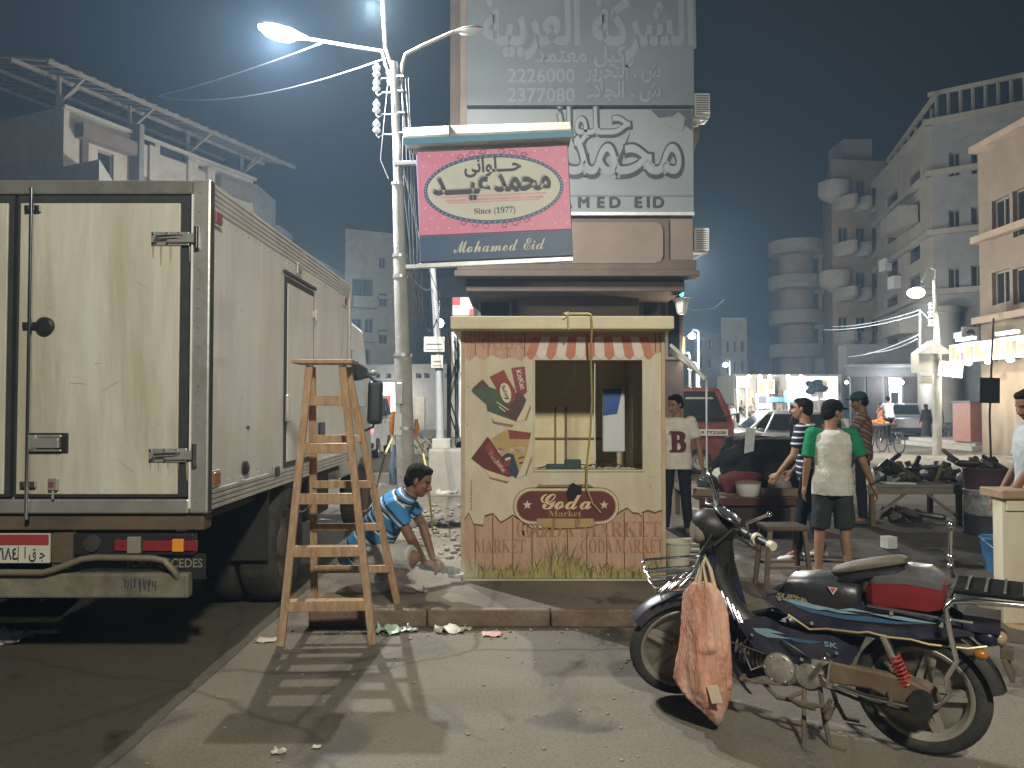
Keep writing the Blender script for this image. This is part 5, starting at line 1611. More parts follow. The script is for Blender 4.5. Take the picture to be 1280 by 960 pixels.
def hand(mb, J, k, wrist, d, palm_n, curl=.5, s=1.0):
    """palm, four unequal bent fingers and a thumb; d = pointing direction, palm_n = the way the palm faces"""
    d = V(d).normalized(); pn = V(palm_n); sd = d.cross(pn).normalized(); pn = sd.cross(d).normalized()
    th = -1 if k == 'l' else 1            # thumb side along sd
    mb.cap(wrist + d * .03 * s + sd * .022 * s, .02 * s, wrist + d * .085 * s + sd * .024 * s, .017 * s, 8)
    mb.cap(wrist + d * .03 * s - sd * .020 * s, .02 * s, wrist + d * .08 * s - sd * .024 * s, .016 * s, 8)
    mb.cap(wrist, .026 * s, wrist + d * .06 * s, .024 * s, 8)
    for i, (off, ln) in enumerate(((.032, .072), (.011, .082), (-.011, .077), (-.031, .060))):
        p0 = wrist + (d * .09 + sd * off * th) * s
        a1, a2 = curl * .5, curl * 1.3
        p1 = p0 + (d * math.cos(a1) + pn * math.sin(a1)) * ln * .52 * s
        p2 = p1 + (d * math.cos(a2) + pn * math.sin(a2)) * ln * .48 * s
        mb.cap(p0 - d * .02 * s, .0105 * s, p1, .0095 * s, 8); mb.cap(p1, .0095 * s, p2, .0075 * s, 8)
    t0 = wrist + (d * .03 + sd * .026 * th) * s
    t1 = t0 + (d * .035 + sd * .026 * th + pn * .02 * curl) * s; t2 = t1 + (d * .035 + sd * .006 * th + pn * .018 * curl) * s
    mb.cap(t0, .014 * s, t1, .012 * s, 8); mb.cap(t1, .0115 * s, t2, .009 * s, 8)


def head_shape(mb, J):
    s = J['s']; H = J['head']; F, Lf, U = J['HF'], J['HL'], J['HU']
    M = Matrix((F, Lf, U)).transposed()
    T = lambda f, l, u: H + (F * f + Lf * l + U * u) * s
    mb.ell(T(-.012, 0, .03), (.098 * s, .077 * s, .088 * s), M, 18, 12)
    mb.ell(T(.02, 0, -.035), (.068 * s, .062 * s, .075 * s), M, 16, 10)
    mb.ell(T(.045, 0, -.085), (.034 * s, .036 * s, .028 * s), M, 12, 8)
    mb.ell(T(.068, 0, .024), (.022 * s, .052 * s, .014 * s), M, 12, 8)
    mb.cap(T(.082, 0, .008), .010 * s, T(.104, 0, -.03), .0145 * s, 8)
    for q in (-1, 1):
        mb.ell(T(.098, q * .012, -.034), (.011 * s, .010 * s, .009 * s), M, 8, 6)
        mb.ell(T(.055, q * .042, -.02), (.026 * s, .02 * s, .024 * s), M, 10, 7)
        mb.ell(T(-.004, q * .081, -.005), (.018 * s, .010 * s, .032 * s), M, 10, 7)
    mb.ell(T(.082, 0, -.062), (.014 * s, .026 * s, .011 * s), M, 10, 6)
    mb.cap(J['neck'] - U * .06 * s - F * .005 * s, .058 * s, H + (U * -.05 - F * .02) * s, .055 * s, 14)


def person(label, J, skin=None, voxel=.0075, shirt=None, sleeve=.6, trousers=None, leg='long', hair='short', cap_m=None, shoe=None, hem=.0, hands=None, wrinkle=.017, group=None, shirt_trim=None, sleeve_m=None, name='person', dress=None, scarf=None):
    s = J['s']; skin = skin or m_skin
    base = V(((J['anl'].x + J['anr'].x) / 2, (J['anl'].y + J['anr'].y) / 2, min(J['anl'].z, J['anr'].z) - .085 * s))
    root = thing(name, label, 'person', base, group=group)
    b = MB()
    b.loft(torso_rings(J, .94))
    for k in 'lr':
        sh, el, wr = J['sh' + k], J['el' + k], J['wr' + k]
        b.cap(J['chest'] + (sh - J['chest']) * .55, .062 * s, sh, .056 * s, 12)
        b.cap(sh, .052 * s, el, .038 * s, 12); b.cap(el, .039 * s, el.lerp(wr, .35), .037 * s, 12); b.cap(el.lerp(wr, .35), .037 * s, wr, .025 * s, 12)
        hd = (hands or {}).get(k, {})
        d = hd.get('d', (wr - el).normalized()); pn = hd.get('pn', -J['L2'] if k == 'l' else J['L2'])
        hand(b, J, k, wr, d, pn, hd.get('curl', .5), s)
        hip, kn, an, toe = J['hip' + k], J['kn' + k], J['an' + k], J['toe' + k]
        b.cap(hip, .085 * s, kn, .053 * s, 14); b.cap(kn, .052 * s, kn.lerp(an, .3), .054 * s, 12); b.cap(kn.lerp(an, .3), .054 * s, an, .034 * s, 12)
        fd = (toe - an); b.cap(an - J['U'] * .045 * s - fd.normalized() * .035 * s, .032 * s, toe, .026 * s, 10); b.cap(an, .034 * s, toe.lerp(an, .5), .033 * s, 10)
    head_shape(b, J)
    me = remeshed(b, voxel, 3)
    H = J['head']; F, Lf, U = J['HF'], J['HL'], J['HU']
    me.materials.clear()
    mats = [skin, m_eyed, m_eyew, m_hair, m_lip]
    idx = [0] * len(me.polygons)
    for i, p in enumerate(me.polygons):
        r = (p.center - H) / s
        if r.length > .15: continue
        f, l, u = r.dot(F), abs(r.dot(Lf)), r.dot(U)
        if f > .055:
            if (l - .033) ** 2 / .014 ** 2 + (u - .004) ** 2 / .006 ** 2 < 1: idx[i] = 1 if abs(l - .033) < .0075 else 2
            elif .014 < l < .056 and .018 < u - .05 * (l - .03) < .0275: idx[i] = 3
            elif l < .024 and -.068 < u < -.056: idx[i] = 4
            elif hair == 'beard' and u < -.05 and not (l < .02 and u > -.07): idx[i] = 3
            elif hair in ('short', 'moust') and l < .027 and -.054 < u < -.046: idx[i] = 3
    body = link_mesh(me, 'body', mats, root)
    body.data.polygons.foreach_set('material_index', idx)
    M = Matrix((F, Lf, U)).transposed()
    T = lambda f, l, u: H + (F * f + Lf * l + U * u) * s
    if hair != 'none' and not scarf:
        h = MB()
        h.ell(T(-.024, 0, .042), (.098 * s, .084 * s, .088 * s), M, 18, 12); h.ell(T(-.055, 0, -.005), (.064 * s, .078 * s, .075 * s), M, 16, 10)
        h.ell(T(.028, 0, .093), (.052 * s, .062 * s, .032 * s), M, 14, 8)
        for q in (-1, 1): h.cap(T(.012, q * .073, .04), .014 * s, T(.008, q * .074, .0), .008 * s, 8)
        link_mesh(remeshed(h, max(voxel, .008), 2, wrinkle=.008, wsize=.02), 'hair', m_hair, root)
    if cap_m:
        h = MB()
        h.ell(T(-.008, 0, .066), (.108 * s, .090 * s, .078 * s), M, 20, 12)
        n = 16
        rim = [[T(.062 + x * math.cos(q) * 1.0, yy * math.sin(q), .052 + .012 * math.cos(q) * 0 - dz) for q in [math.pi * (i / n - .5) for i in range(n + 1)]] for x, yy, dz in ((.02, .07, 0), (.115, .075, .012), (.115, .075, .02), (.02, .07, .012))]
        h.loft([list(r) for r in rim], capped=False)
        q2 = MB(); q2.ell(T(-.008, 0, .062), (.108 * s, .091 * s, .080 * s), M, 20, 12)
        q2.prism([(.03, -.078), (.09, -.075), (.15, -.052), (.172, 0), (.15, .052), (.09, .075), (.03, .078)], T(0, 0, .05), F * s, Lf * s - U * .0 * s, .012)
        link_mesh(remeshed(q2, .006, 2), 'cap', cap_m, root)
    if scarf:
        q = MB(); q.ell(T(-.018, 0, .03), (.112 * s, .098 * s, .108 * s), M, 18, 12); q.cap(T(-.02, 0, -.05), .085 * s, J['neck'] - U * .09 * s, .12 * s, 16)
        link_mesh(remeshed(q, .01, 2, wrinkle=.01, wsize=.06), 'headscarf', scarf, root)
    if shirt:
        q = MB()
        rings = torso_rings(J, 1.10)
        if J.get('loose'):
            for i, gx in ((0, 1.12), (1, 1.08), (2, 1.04)):
                cc = sum(rings[i], V()) / len(rings[i]); rings[i] = [cc + (p - cc) * gx for p in rings[i]]
            rings[0] = [p - (J['waist'] - J['pelvis']).normalized() * .03 * s for p in rings[0]]
        q.loft(rings)
        sl = MB()
        for k in 'lr':
            sh, el, wr = J['sh' + k], J['el' + k], J['wr' + k]
            tgt = q if sleeve_m is None else sl
            q.cap(J['chest'] + (sh - J['chest']) * .5 + J['U'] * .0, .072 * s, sh, .063 * s, 14)
            if sleeve <= 1:
                e = sh.lerp(el, sleeve)
                tgt.tube([sh - (el - sh).normalized() * .03 * s, sh.lerp(e, .3), e], [.062 * s, .068 * s, (.066 if sleeve < .9 else .056) * s], 14)
            else:
                tgt.tube([sh, sh.lerp(el, .4), el], [.064 * s, .06 * s, .052 * s], 14); tgt.cap(el, .052 * s, el, .052 * s); tgt.tube([el, el.lerp(wr, .93)], [.051 * s, .038 * s], 14)
        link_mesh(remeshed(q, voxel * 1.1, 3, wrinkle=wrinkle, wsize=.09), 'shirt', shirt, root)
        if sleeve_m is not None:
            for k in 'lr':
                sh, el = J['sh' + k], J['el' + k]; o = MB(); e = sh.lerp(el, sleeve); up = (sh - el).normalized()
                inn = J['neck'] - J['U'] * .03 * s + (sh - J['neck']) * .48
                o.cap(inn, .045 * s, sh, .070 * s, 14); o.tube([sh + up * .02, sh.lerp(e, .4), e], [.072 * s, .074 * s, .07 * s], 14)
                link_mesh(remeshed(o, voxel * 1.1, 3, wrinkle=wrinkle * .6, wsize=.09), 'sleeve', sleeve_m, root)
    if trousers:
        q = MB()
        up = (J['waist'] - J['pelvis']).normalized()
        rr = torso_rings(J, 1.055, 0, .2)
        q.loft([rr[0], rr[1], [p + up * .05 * s for p in rr[1]]])
        for k in 'lr':
            hip, kn, an = J['hip' + k], J['kn' + k], J['an' + k]
            if leg == 'shorts':
                q.cap(hip + up * .02, .098 * s, hip.lerp(kn, .2), .096 * s, 16)
                q.tube([hip, hip.lerp(kn, .3), hip.lerp(kn, .98)], [.096 * s, .095 * s, .094 * s], 16)
            else:
                q.cap(hip + up * .02, .094 * s, hip.lerp(kn, .3), .086 * s, 16)
                q.cap(hip.lerp(kn, .3), .086 * s, kn, .066 * s, 16); q.tube([kn, kn.lerp(an, .45), an.lerp(kn, .03)], [.066 * s, .062 * s, .05 * s], 16)
        link_mesh(remeshed(q, voxel * 1.2, 3, wrinkle=wrinkle * 1.3, wsize=.11), 'trousers' if leg == 'long' else 'shorts', trousers, root)
    if dress:
        q = MB(); rr = torso_rings(J, 1.12); up = J['U']; c = J['pelvis']
        ring = lambda z, a: [V((c.x, c.y, base.z + z * s)) + (J['L'] * a * math.cos(t) + J['F'] * a * .8 * math.sin(t)) * s for t in [2 * math.pi * i / 20 for i in range(20)]]
        q.loft([ring(.03, .27), ring(.4, .24), ring(.85, .2)] + rr[1:])
        for k in 'lr':
            q.cap(J['sh' + k], .07 * s, J['el' + k], .06 * s); q.cap(J['el' + k], .06 * s, J['wr' + k], .05 * s)
        link_mesh(remeshed(q, voxel * 1.2, 2, wrinkle=.02, wsize=.12), 'dress', dress, root)
    if shoe:
        for k in 'lr':
            an, toe = J['an' + k], J['toe' + k]; fd = (toe - an); fd.z = 0; fd.normalize(); up = V((0, 0, 1)); sd = up.cross(fd)
            g0 = V((an.x, an.y, an.z - .085 * s))
            rings = []
            for x, a, h in ((-.06, .030, .07), (-.03, .040, .085), (.04, .042, .08), (.11, .047, .06), (.17, .042, .045), (.205, .022, .03)):
                rings.append([g0 + (fd * x + sd * a * math.cos(t) + up * (h * .5 + h * .5 * math.sin(t) + .002)) * s for t in [2 * math.pi * i / 14 for i in range(14)]])
            MB().loft(rings).build('shoe', shoe, root)
    return root


PI = math.pi
cloth = lambda n, c, r=.88: pm(n, c, r, .14, 9, .25, spec=.2)
m_black_cloth = cloth('black_cloth', (.007, .007, .008)); m_navy_cloth = cloth('navy_cloth', (.014, .016, .026)); m_char = cloth('charcoal_cloth', (.030, .032, .035))
m_wtee = cloth('white_cotton', (.62, .58, .50)); m_gtee = cloth('grey_white_cotton', (.52, .51, .45)); m_green = cloth('green_cotton', (.012, .19, .085))
m_shoe_w = pm('white_shoe', (.62, .62, .6), .5); m_shoe_d = pm('dark_sandal', (.05, .04, .035), .6)

# --- crouching man with the angle grinder
q = lambda px, py, Y: W(px, py, Y)
Jc = {'s': 1.07, 'U': V((0, 0, 1)), 'belly': .08}
Jc['pelvis'] = q(449, 690, 6.38); Jc['waist'] = q(463, 668, 6.36); Jc['chest'] = q(490, 638, 6.32); Jc['neck'] = q(515, 613, 6.30)
ax = (Jc['neck'] - Jc['pelvis']).normalized()
Fc = V((1, -.12, 0)).normalized()
Fb, Lb, Ub = basis3(Fc, ax)
Jc['F'], Jc['L'], Jc['F2'], Jc['L2'] = Fb, Lb, Fb, Lb
Jc['shr'] = Jc['chest'] + (-Lb * .175 + ax * .10); Jc['shl'] = Jc['chest'] + (Lb * .175 + ax * .10)
Jc['wrr'] = q(530, 702, 6.36); Jc['elr'] = q(505, 684, 6.02) + V((.0, .0, .0))
Jc['elr'] = q(513, 672, 6.12)
Jc['wrl'] = q(541, 698, 6.44); Jc['ell'] = q(528, 655, 6.56)
Jc['hipr'] = Jc['pelvis'] + Fb * .02 - Lb * .09; Jc['hipl'] = Jc['pelvis'] + Fb * .02 + Lb * .09
Jc['knr'] = q(517, 697, 6.10); Jc['anr'] = V((q(487, 740, 6.18).x, 6.18, KZ + .085)); Jc['toer'] = Jc['anr'] + V((.16, -.02, -.055))
Jc['knl'] = q(505, 702, 6.66); Jc['anl'] = V((q(478, 738, 6.62).x, 6.62, KZ + .085)); Jc['toel'] = Jc['anl'] + V((.16, .0, -.055))
Jc['HF'], Jc['HL'], Jc['HU'] = basis3((.93, -.12, -.36), (.25, 0, 1))
Jc['head'] = q(524, 601, 6.29)
m_polo = stripes('blue_striped_polo', [(0, (.045, .20, .42)), (.36, (.55, .55, .54)), (.44, (.02, .02, .025)), (.52, (.045, .20, .42)), (.62, (.55, .55, .54)), (.70, (.05, .2, .42)), (.78, (.02, .02, .025)), (.86, (.05, .2, .42))], ax + V((.12, 0, .1)), .155, wob=.03)
pc = person('man in a blue striped polo crouching beside the kiosk with a grinder', Jc, m_skin2, .0065, m_polo, .62, pm('pale_grey_shorts', (.45, .45, .42), .85, .15, 8, .2), 'shorts', 'short', shoe=m_shoe_d, wrinkle=.012,
            hands={'r': {'d': (.9, -.05, -.35), 'pn': (.3, .2, -1), 'curl': 1.3}, 'l': {'d': (.8, .1, -.5), 'pn': (.2, -.2, -1), 'curl': 1.2}})
gr = thing('angle_grinder', 'dusty angle grinder held against the lower left corner of the kiosk', 'power tool', q(555, 712, 6.45))
ga, gb = q(532, 708, 6.40), q(566, 712, 6.52)
gd = (gb - ga).normalized()
w = MB(); w.tube([ga - gd * .05, ga, ga + gd * .05, ga + gd * .12, gb], [.026, .032, .033, .038, .036], 14); w.build('motor_body', pm('dusty_green_plastic', (.12, .13, .10), .7, .2, 8, dirt=(.35, .32, .27), dirt_amt=.6), gr)
w = MB(); w.cap(gb - gd * .01, .034, gb + gd * .04, .03); w.cyl(gb + gd * .03, gb + gd * .03 - V((0, .01, .05)), .018, n=12); w.build('gear_head', m_metal, gr)
w = MB(); dz = gb + gd * .03 - V((0, .012, .05)); w.cyl(dz, dz - V((0, 0, .004)), .062, n=28); w.build('cutting_disc', pm('abrasive_disc', (.12, .11, .1), .9), gr)
w = MB(); w.lathe(dz + V((0, 0, .004)), [(.0, 0), (.07, 0), (.07, .02), (.03, .022)], 20); w.build('disc_guard', m_metal, gr)
w = MB(); w.tube([ga - gd * .05, ga - gd * .12 - V((0, 0, .0)), q(508, 716, 6.35), q(503, 730, 6.3), V((-.85, 6.22, KZ + .012)), V((-.7, 6.15, KZ + .01)), V((-.72, 6.35, KZ + .01))], .006, 6); w.build('power_cord', m_black, gr)

# --- man with the letter B on his white shirt, right of the kiosk
pB = G(846, 669)
Jb = stand((pB.x, pB.y, .0), R(-104), 1.76, arms={'r': ((.02, .10, -.28), (.14, -.04, -.22)), 'l': ((-.02, .09, -.29), (.05, .04, -.25))}, look=R(-42), down=R(14), wide=.03)
Jb['belly'] = .05; Jb['loose'] = 1
pb = person('man in a white shirt with a large letter B, right of the kiosk', Jb, m_skin, .0075, m_wtee, .72, m_navy_cloth, 'long', 'short', shoe=m_shoe_d)
MB().text(serif('B'), .36, Jb['chest'] + Jb['F2'] * .178 + Jb['L2'] * .03 - V((0, 0, .25)), u=Jb['L2'], v=(0, 0, 1), width=.21, off=.02, ext=.006).build('letter_print', pm('maroon_print', (.10, .012, .022), .8), pb, smooth=0)

# --- striped shirt man, walking to the left
pS = G(1012, 699)
Js = stand((pS.x, pS.y, 0), R(166), 1.70, lean=.03, arms={'l': ((.07, .05, -.29), (.16, .0, -.20)), 'r': ((.04, .05, -.29), (.17, .0, -.2))}, stride=.14, look=R(8), twist=R(-22))
m_str = stripes('navy_striped_tee', [(0, (.018, .022, .05)), (.72, (.52, .54, .56))], (0, 0, 1), .062, wob=.02)
person('man in a navy shirt with thin white stripes, walking left', Js, m_skin, .0075, m_str, .7, m_navy_cloth, 'long', 'short', shoe=m_shoe_w)

# --- back view: white shirt with green sleeves, shorts and a black cap
pG = G(1042, 724)
Jg = stand((pG.x, pG.y, 0), R(80), 1.67, arms={'r': ((-.02, .10, -.27), (.05, .10, -.23)), 'l': ((.02, .05, -.28), (.05, .02, -.24))}, look=R(-62), down=R(6), stride=.05, wide=.02)
Jg['loose'] = 1
pg = person('young man seen from behind, white shirt with green sleeves, dark shorts and black cap', Jg, m_skin, .0075, m_gtee, .8, m_char, 'shorts', 'short', cap_m=m_black_cloth, shoe=m_shoe_d, sleeve_m=m_green)
w = MB(); w.lathe(Jg['elr'].lerp(Jg['wrr'], .9) , [(.030, -.006), (.033, -.003), (.033, .003), (.030, .006)], 14, axis=(Jg['wrr'] - Jg['elr'])); w.build('bracelet', m_black, pg)

# --- plaid shirt man with the teal cap behind
pP = G(1079, 656)
Jp = stand((pP.x, pP.y, 0), R(158), 1.80, arms={'l': ((.16, .06, -.22), (.20, -.08, .06)), 'r': ((.02, .07, -.29), (.08, .03, -.25))}, look=R(4), down=R(10))
m_plaid = stripes('plaid_cloth', [(0, (.13, .055, .045)), (.3, (.27, .2, .16)), (.42, (.09, .04, .035)), (.6, (.2, .10, .08)), (.85, (.30, .25, .2))], (.5, .2, 1), .11, wob=.02)
person('man in a brown plaid shirt and teal cap standing behind the others', Jp, m_skin2, .009, m_plaid, 1.4, m_navy_cloth, 'long', 'short', cap_m=cloth('teal_cap_cloth', (.02, .06, .065)), shoe=m_shoe_d)

# --- man at the right edge behind the counter
Je = stand((4.07, 6.05, 0), R(165), 1.76, arms={'l': ((.10, .07, -.27), (.12, -.04, -.20)), 'r': ((.02, .08, -.28), (.12, .0, -.22))}, look=R(25), down=R(20))
person('man in a pale grey shirt standing behind the counter at the right edge', Je, m_skin2, .0075, cloth('pale_grey_cotton', (.42, .45, .46)), .75, m_char, 'long', 'short', shoe=m_shoe_d)

# --- small figures across the square
def far_person(label, px, py, ang, h, shirt, trousers, **k):
    p = G(px, py)
    J = stand((p.x, p.y, 0), ang, h, arms=k.pop('arms', None), stride=k.pop('stride', .1), look=k.pop('look', 0))
    return person(label, J, m_skin2, .02, shirt, k.pop('sleeve', .6), trousers, shoe=m_shoe_d, wrinkle=.012, **k)


w_ = stand((G(1158, 550).x, G(1158, 550).y, 0), R(100), 1.66)
person('woman in a long dark dress and headscarf walking away across the square', w_, m_skin2, .02, None, .6, None, hair='none', dress=cloth('dark_grey_cloth', (.045, .042, .045)), scarf=cloth('dark_brown_cloth', (.05, .03, .028)))
far_person('man in a pale green shirt walking away beside the woman in the long dress', 1173, 550, R(85), 1.62, cloth('pale_green_cotton', (.32, .36, .22)), m_navy_cloth)
far_person('man in a bright orange shirt beyond the tripod, at the far side of the square', 1101, 548, R(180), 1.7, cloth('orange_cotton', (.62, .17, .07)), m_char)
far_person('small figure in a white shirt by the steps of the lit shop', 1258, 541, R(200), 1.7, cloth('bright_white_cotton', (.7, .68, .64)), pm('pale_jeans', (.2, .24, .28), .8))
far_person('grey standing figure far down the left street, beside the pole', 524, 528, R(-90), 1.75, cloth('mid_grey_cotton', (.16, .18, .2)), pm('slate_trousers', (.08, .10, .13), .8), stride=.2)
far_person('man in a white shirt beside the white car, far up the right street', 916, 548, R(190), 1.7, cloth('soft_white_cotton', (.66, .64, .6)), m_char)
far_person('dark-haired man in a maroon shirt by the front of the red minibus', 909, 553, R(190), 1.68, cloth('maroon_cotton', (.24, .03, .035)), m_char)
far_person('dark figure bent over the stall in front of the silver car', 994, 592, R(160), 1.62, m_black_cloth, m_black_cloth)
# ================================================================ MOTORCYCLE  (x = forward, y = left, z = up; rear axle over the origin)
cR, cF = G(1153, 941), G(861, 876)
ang = math.atan2(cF.y - cR.y, cF.x - cR.x)
WB = 1.17
bk = thing('motorcycle', 'dark blue step-through motorcycle on its stand, with a mesh bag hung on its front', 'motorcycle', (cR.x, cR.y, 0.0), rot=(R(-3.0), 0, ang))
m_bblue = pm('dark_blue_plastic', (.009, .012, .042), .34, .3, 5, .06, coat=.2, dirt=(.075, .066, .055), dirt_amt=.6, dirt_scale=5)
m_bblack = pm('matt_black_plastic', (.018, .018, .018), .5, .3, 6, dirt=(.12, .1, .08), dirt_amt=.4)
m_vinyl = pm('seat_vinyl', (.022, .022, .024), .38, .25, 8, .1)
m_eng = pm('cast_engine_alloy', (.32, .29, .24), .5, .3, 8, .25, metal=.5, dirt=(.07, .05, .035), dirt_amt=.7, dirt_scale=8)
m_rustb = pm('rusty_brown_cover', (.17, .115, .07), .6, .3, 6, .15, metal=.2, dirt=(.08, .055, .035), dirt_amt=.5)
m_wr = pm('dusty_alloy_wheel', (.34, .31, .26), .5, .2, 6, metal=.35, dirt=(.2, .15, .1), dirt_amt=.5)
m_redseat = pm('red_vinyl', (.19, .014, .013), .5, .2, 5, .1)
Bd = lambda mb, name, m, parent=bk, **k: mb.build(name, m, parent, world=False, **k)


def bike_wheel(parent, c, r, tw, spokes=5, steer=0.0, name='rear_wheel'):
    c = V(c); ax = V((math.sin(-steer), math.cos(steer), 0))
    u = V((ax.y, -ax.x, 0)); v = V((0, 0, 1))
    q = MB(); n = 40; rings = []
    for k in range(10):
        t = 2 * PI * k / 10
        rr = r - tw * .55 + tw * .55 * math.cos(t); aa = tw * .5 * math.sin(t)
        rings.append([c + ax * aa + (u * math.cos(2 * PI * j / n) + v * math.sin(2 * PI * j / n)) * rr for j in range(n)])
    rings.append(rings[0])
    q.loft(rings, capped=False)
    ty = Bd(q, name, m_rubber, parent)
    q = MB(); q.lathe(c, [(r - tw * 1.1, -tw * .36), (r - tw * .92, -tw * .42), (r - tw * .85, -tw * .36), (r - tw * 1.2, 0), (r - tw * .85, tw * .36), (r - tw * .92, tw * .42), (r - tw * 1.1, tw * .36), (r - tw * 1.32, 0), (r - tw * 1.1, -tw * .36)], 40, axis=ax)
    Bd(q, 'rim', m_wr, ty)
    q = MB()
    for k in range(spokes):
        a = 2 * PI * k / spokes + .55
        for da in (-.16, .16):
            e = c + (u * math.cos(a + da * .35) + v * math.sin(a + da * .35)) * (r - tw * 1.2)
            b = c + (u * math.cos(a + da * 3.0) + v * math.sin(a + da * 3.0)) * .05
            q.beam(b, e, .028, .014, up=ax)
    q.lathe(c, [(0, -.055), (.05, -.055), (.062, -.03), (.062, .03), (.05, .055), (0, .055)], 20, axis=ax)
    Bd(q, 'spokes', m_wr, ty, smooth=30)
    return ty


RR = .288
rw = bike_wheel(bk, (0, 0, RR), RR, .078)
steer = 0.0
fw = bike_wheel(bk, (WB, 0, RR), RR, .066, steer=steer, name='front_wheel')
# front fork, fender, chrome basket frame
w = MB()
for sg in (-1, 1): w.tube([(WB + .01, sg * .075, RR - .02), (WB - .05, sg * .075, .48), (WB - .12, sg * .07, .70), (WB - .17, sg * .06, .82)], [.02, .022, .024, .026], 12)
Bd(w, 'front_fork', m_metal)
w = MB()
for sg in (-1, 1): w.lathe((WB, sg * .075, RR), [(0, sg * -.02), (.026, sg * -.02), (.03, 0), (.02, sg * .03), (0, sg * .032)], 12, axis=(0, 1, 0))
Bd(w, 'axle_nut', m_chrome)


def fender(c, r, a0, a1, wd, th=.012, n=18, lip=.03):
    rings = []
    for k in range(n + 1):
        a = a0 + (a1 - a0) * k / n
        e = V((math.cos(a), 0, math.sin(a)))
        row = []
        for yy, dr in ((-wd, -lip), (-wd * .7, 0), (0, .012), (wd * .7, 0), (wd, -lip)): row.append(V(c) + e * (r + dr) + V((0, yy, 0)))
        for yy, dr in ((wd, -lip - th), (wd * .7, -th), (0, -th + .012), (-wd * .7, -th), (-wd, -lip - th)): row.append(V(c) + e * (r + dr) + V((0, yy, 0)))
        rings.append(row)
    return MB().loft(rings)


Bd(fender((WB, 0, RR), .325, R(38), R(150), .062), 'front_fender', m_bblue)
w = MB()
for zz, xx in ((.70, 1.31), (.76, 1.33)):
    w.tube([(1.02, .12, zz), (xx, .13, zz), (xx + .02, 0, zz), (xx, -.13, zz), (1.02, -.12, zz)], .007, 8)
for yy in (-.09, -.03, .03, .09): w.tube([(1.08, yy, .70), (1.32, yy, .705), (1.345, yy, .77)], .006, 6)
for k in range(3): w.cap((1.10 + k * .05, .10, .78 - k * .012), .012, (1.20 + k * .05, .15, .73 - k * .012), .012, 10)
Bd(w, 'front_carrier', m_chrome)
# headlight cowl, handlebar, grips, levers, mirror stalks
w = MB()
M3 = Matrix.Rotation(R(-25), 3, 'Y')
w.ell((.965, 0, .985), (.125, .10, .085), M3, 18, 12)
w.loft([[V((.96 + x, y * sx_, z)) for x, y in [(.09, 0), (.06, .07), (-.04, .08), (-.09, 0), (-.04, -.08), (.06, -.07)]] for z, sx_ in ((.70, .8), (.82, .9), (.95, 1.0))])
Bd(w, 'headlight_cowl', m_bblack)
w = MB(); w.lathe((1.06, 0, .965), [(.0, .03), (.05, .026), (.066, .01), (.07, -.01), (.06, -.03)], 20, axis=(1, 0, .1)); Bd(w, 'headlight', m_clear)
w = MB(); w.ell((.905, .02, 1.05), (.06, .10, .018), Matrix.Rotation(R(-28), 3, 'Y'), 18, 8); dash = Bd(w, 'dashboard', pm('dial_glass', (.05, .05, .055), .12, .2, 9))
w = MB(); w.tube([V((.905, .02, 1.053)) + Matrix.Rotation(R(-28), 3, 'Y') @ V((.064 * math.cos(t), .105 * math.sin(t), .004)) for t in [2 * PI * k / 24 for k in range(24)]], .008, 8, closed=True); Bd(w, 'dial_ring', m_chrome, dash)
hx = lambda y: (.93 - abs(y) * .28 - y * .10, y, 1.0 + abs(y) * .06)
w = MB(); w.tube([hx(-.34), hx(-.2), hx(-.08), hx(0), hx(.08), hx(.2), hx(.34)], .013, 10); hb = Bd(w, 'handlebar', m_chrome)
for sg in (-1, 1):
    w = MB(); w.tube([hx(sg * .23), hx(sg * .26), hx(sg * .36)], [.022, .019, .020], 12); Bd(w, 'grip', m_black, hb)
    w = MB(); w.tube([hx(sg * .20), V(hx(sg * .24)) + V((.06, 0, -.005)), V(hx(sg * .36)) + V((.05, 0, -.03))], .007, 8); Bd(w, 'lever', m_chrome, hb)
    w = MB(); w.cyl(hx(sg * .16), hx(sg * .22), .024, n=12); Bd(w, 'switch_block', m_black, hb)
w = MB(); w.tube([hx(.355), hx(.385)], .022, 12); w.tube([hx(.26), hx(.275)], .03, 12); Bd(w, 'white_tape', pm('cream_tape', (.6, .54, .42), .6), hb)
for sg, pts in ((-1, [hx(-.18), V(hx(-.18)) + V((.01, 0, .05)), V(hx(-.18)) + V((.03, -.06, .17))]), (1, [hx(.2), V(hx(.2)) + V((.0, .0, .06)), V(hx(.2)) + V((-.08, .10, .14))])):
    w = MB(); w.tube(pts, .008, 8); w.ell(pts[-1], (.014, .014, .014)); Bd(w, 'mirror_stalk', m_chrome, hb)
w = MB()
for k in range(3): w.tube([hx(.1), (1.0 + .03 * k, .12 - .03 * k, .93 - .03 * k), (.98, .05, .80)], .006, 6)
w.tube([hx(-.1), (1.03, -.1, .92), (.97, -.04, .8)], .006, 6)
Bd(w, 'control_cables', m_black)
# the whole front end is turned to the left about the steering axis
SM = Matrix.Translation((.96, 0, .9)) @ Matrix.Rotation(R(36), 4, V((-.35, 0, .94)).normalized()) @ Matrix.Translation((-.96, 0, -.9))


def turn(o):
    o.data.transform(SM)
    for c in o.children: turn(c)


for o in list(bk.children):
    if o != rw: turn(o)
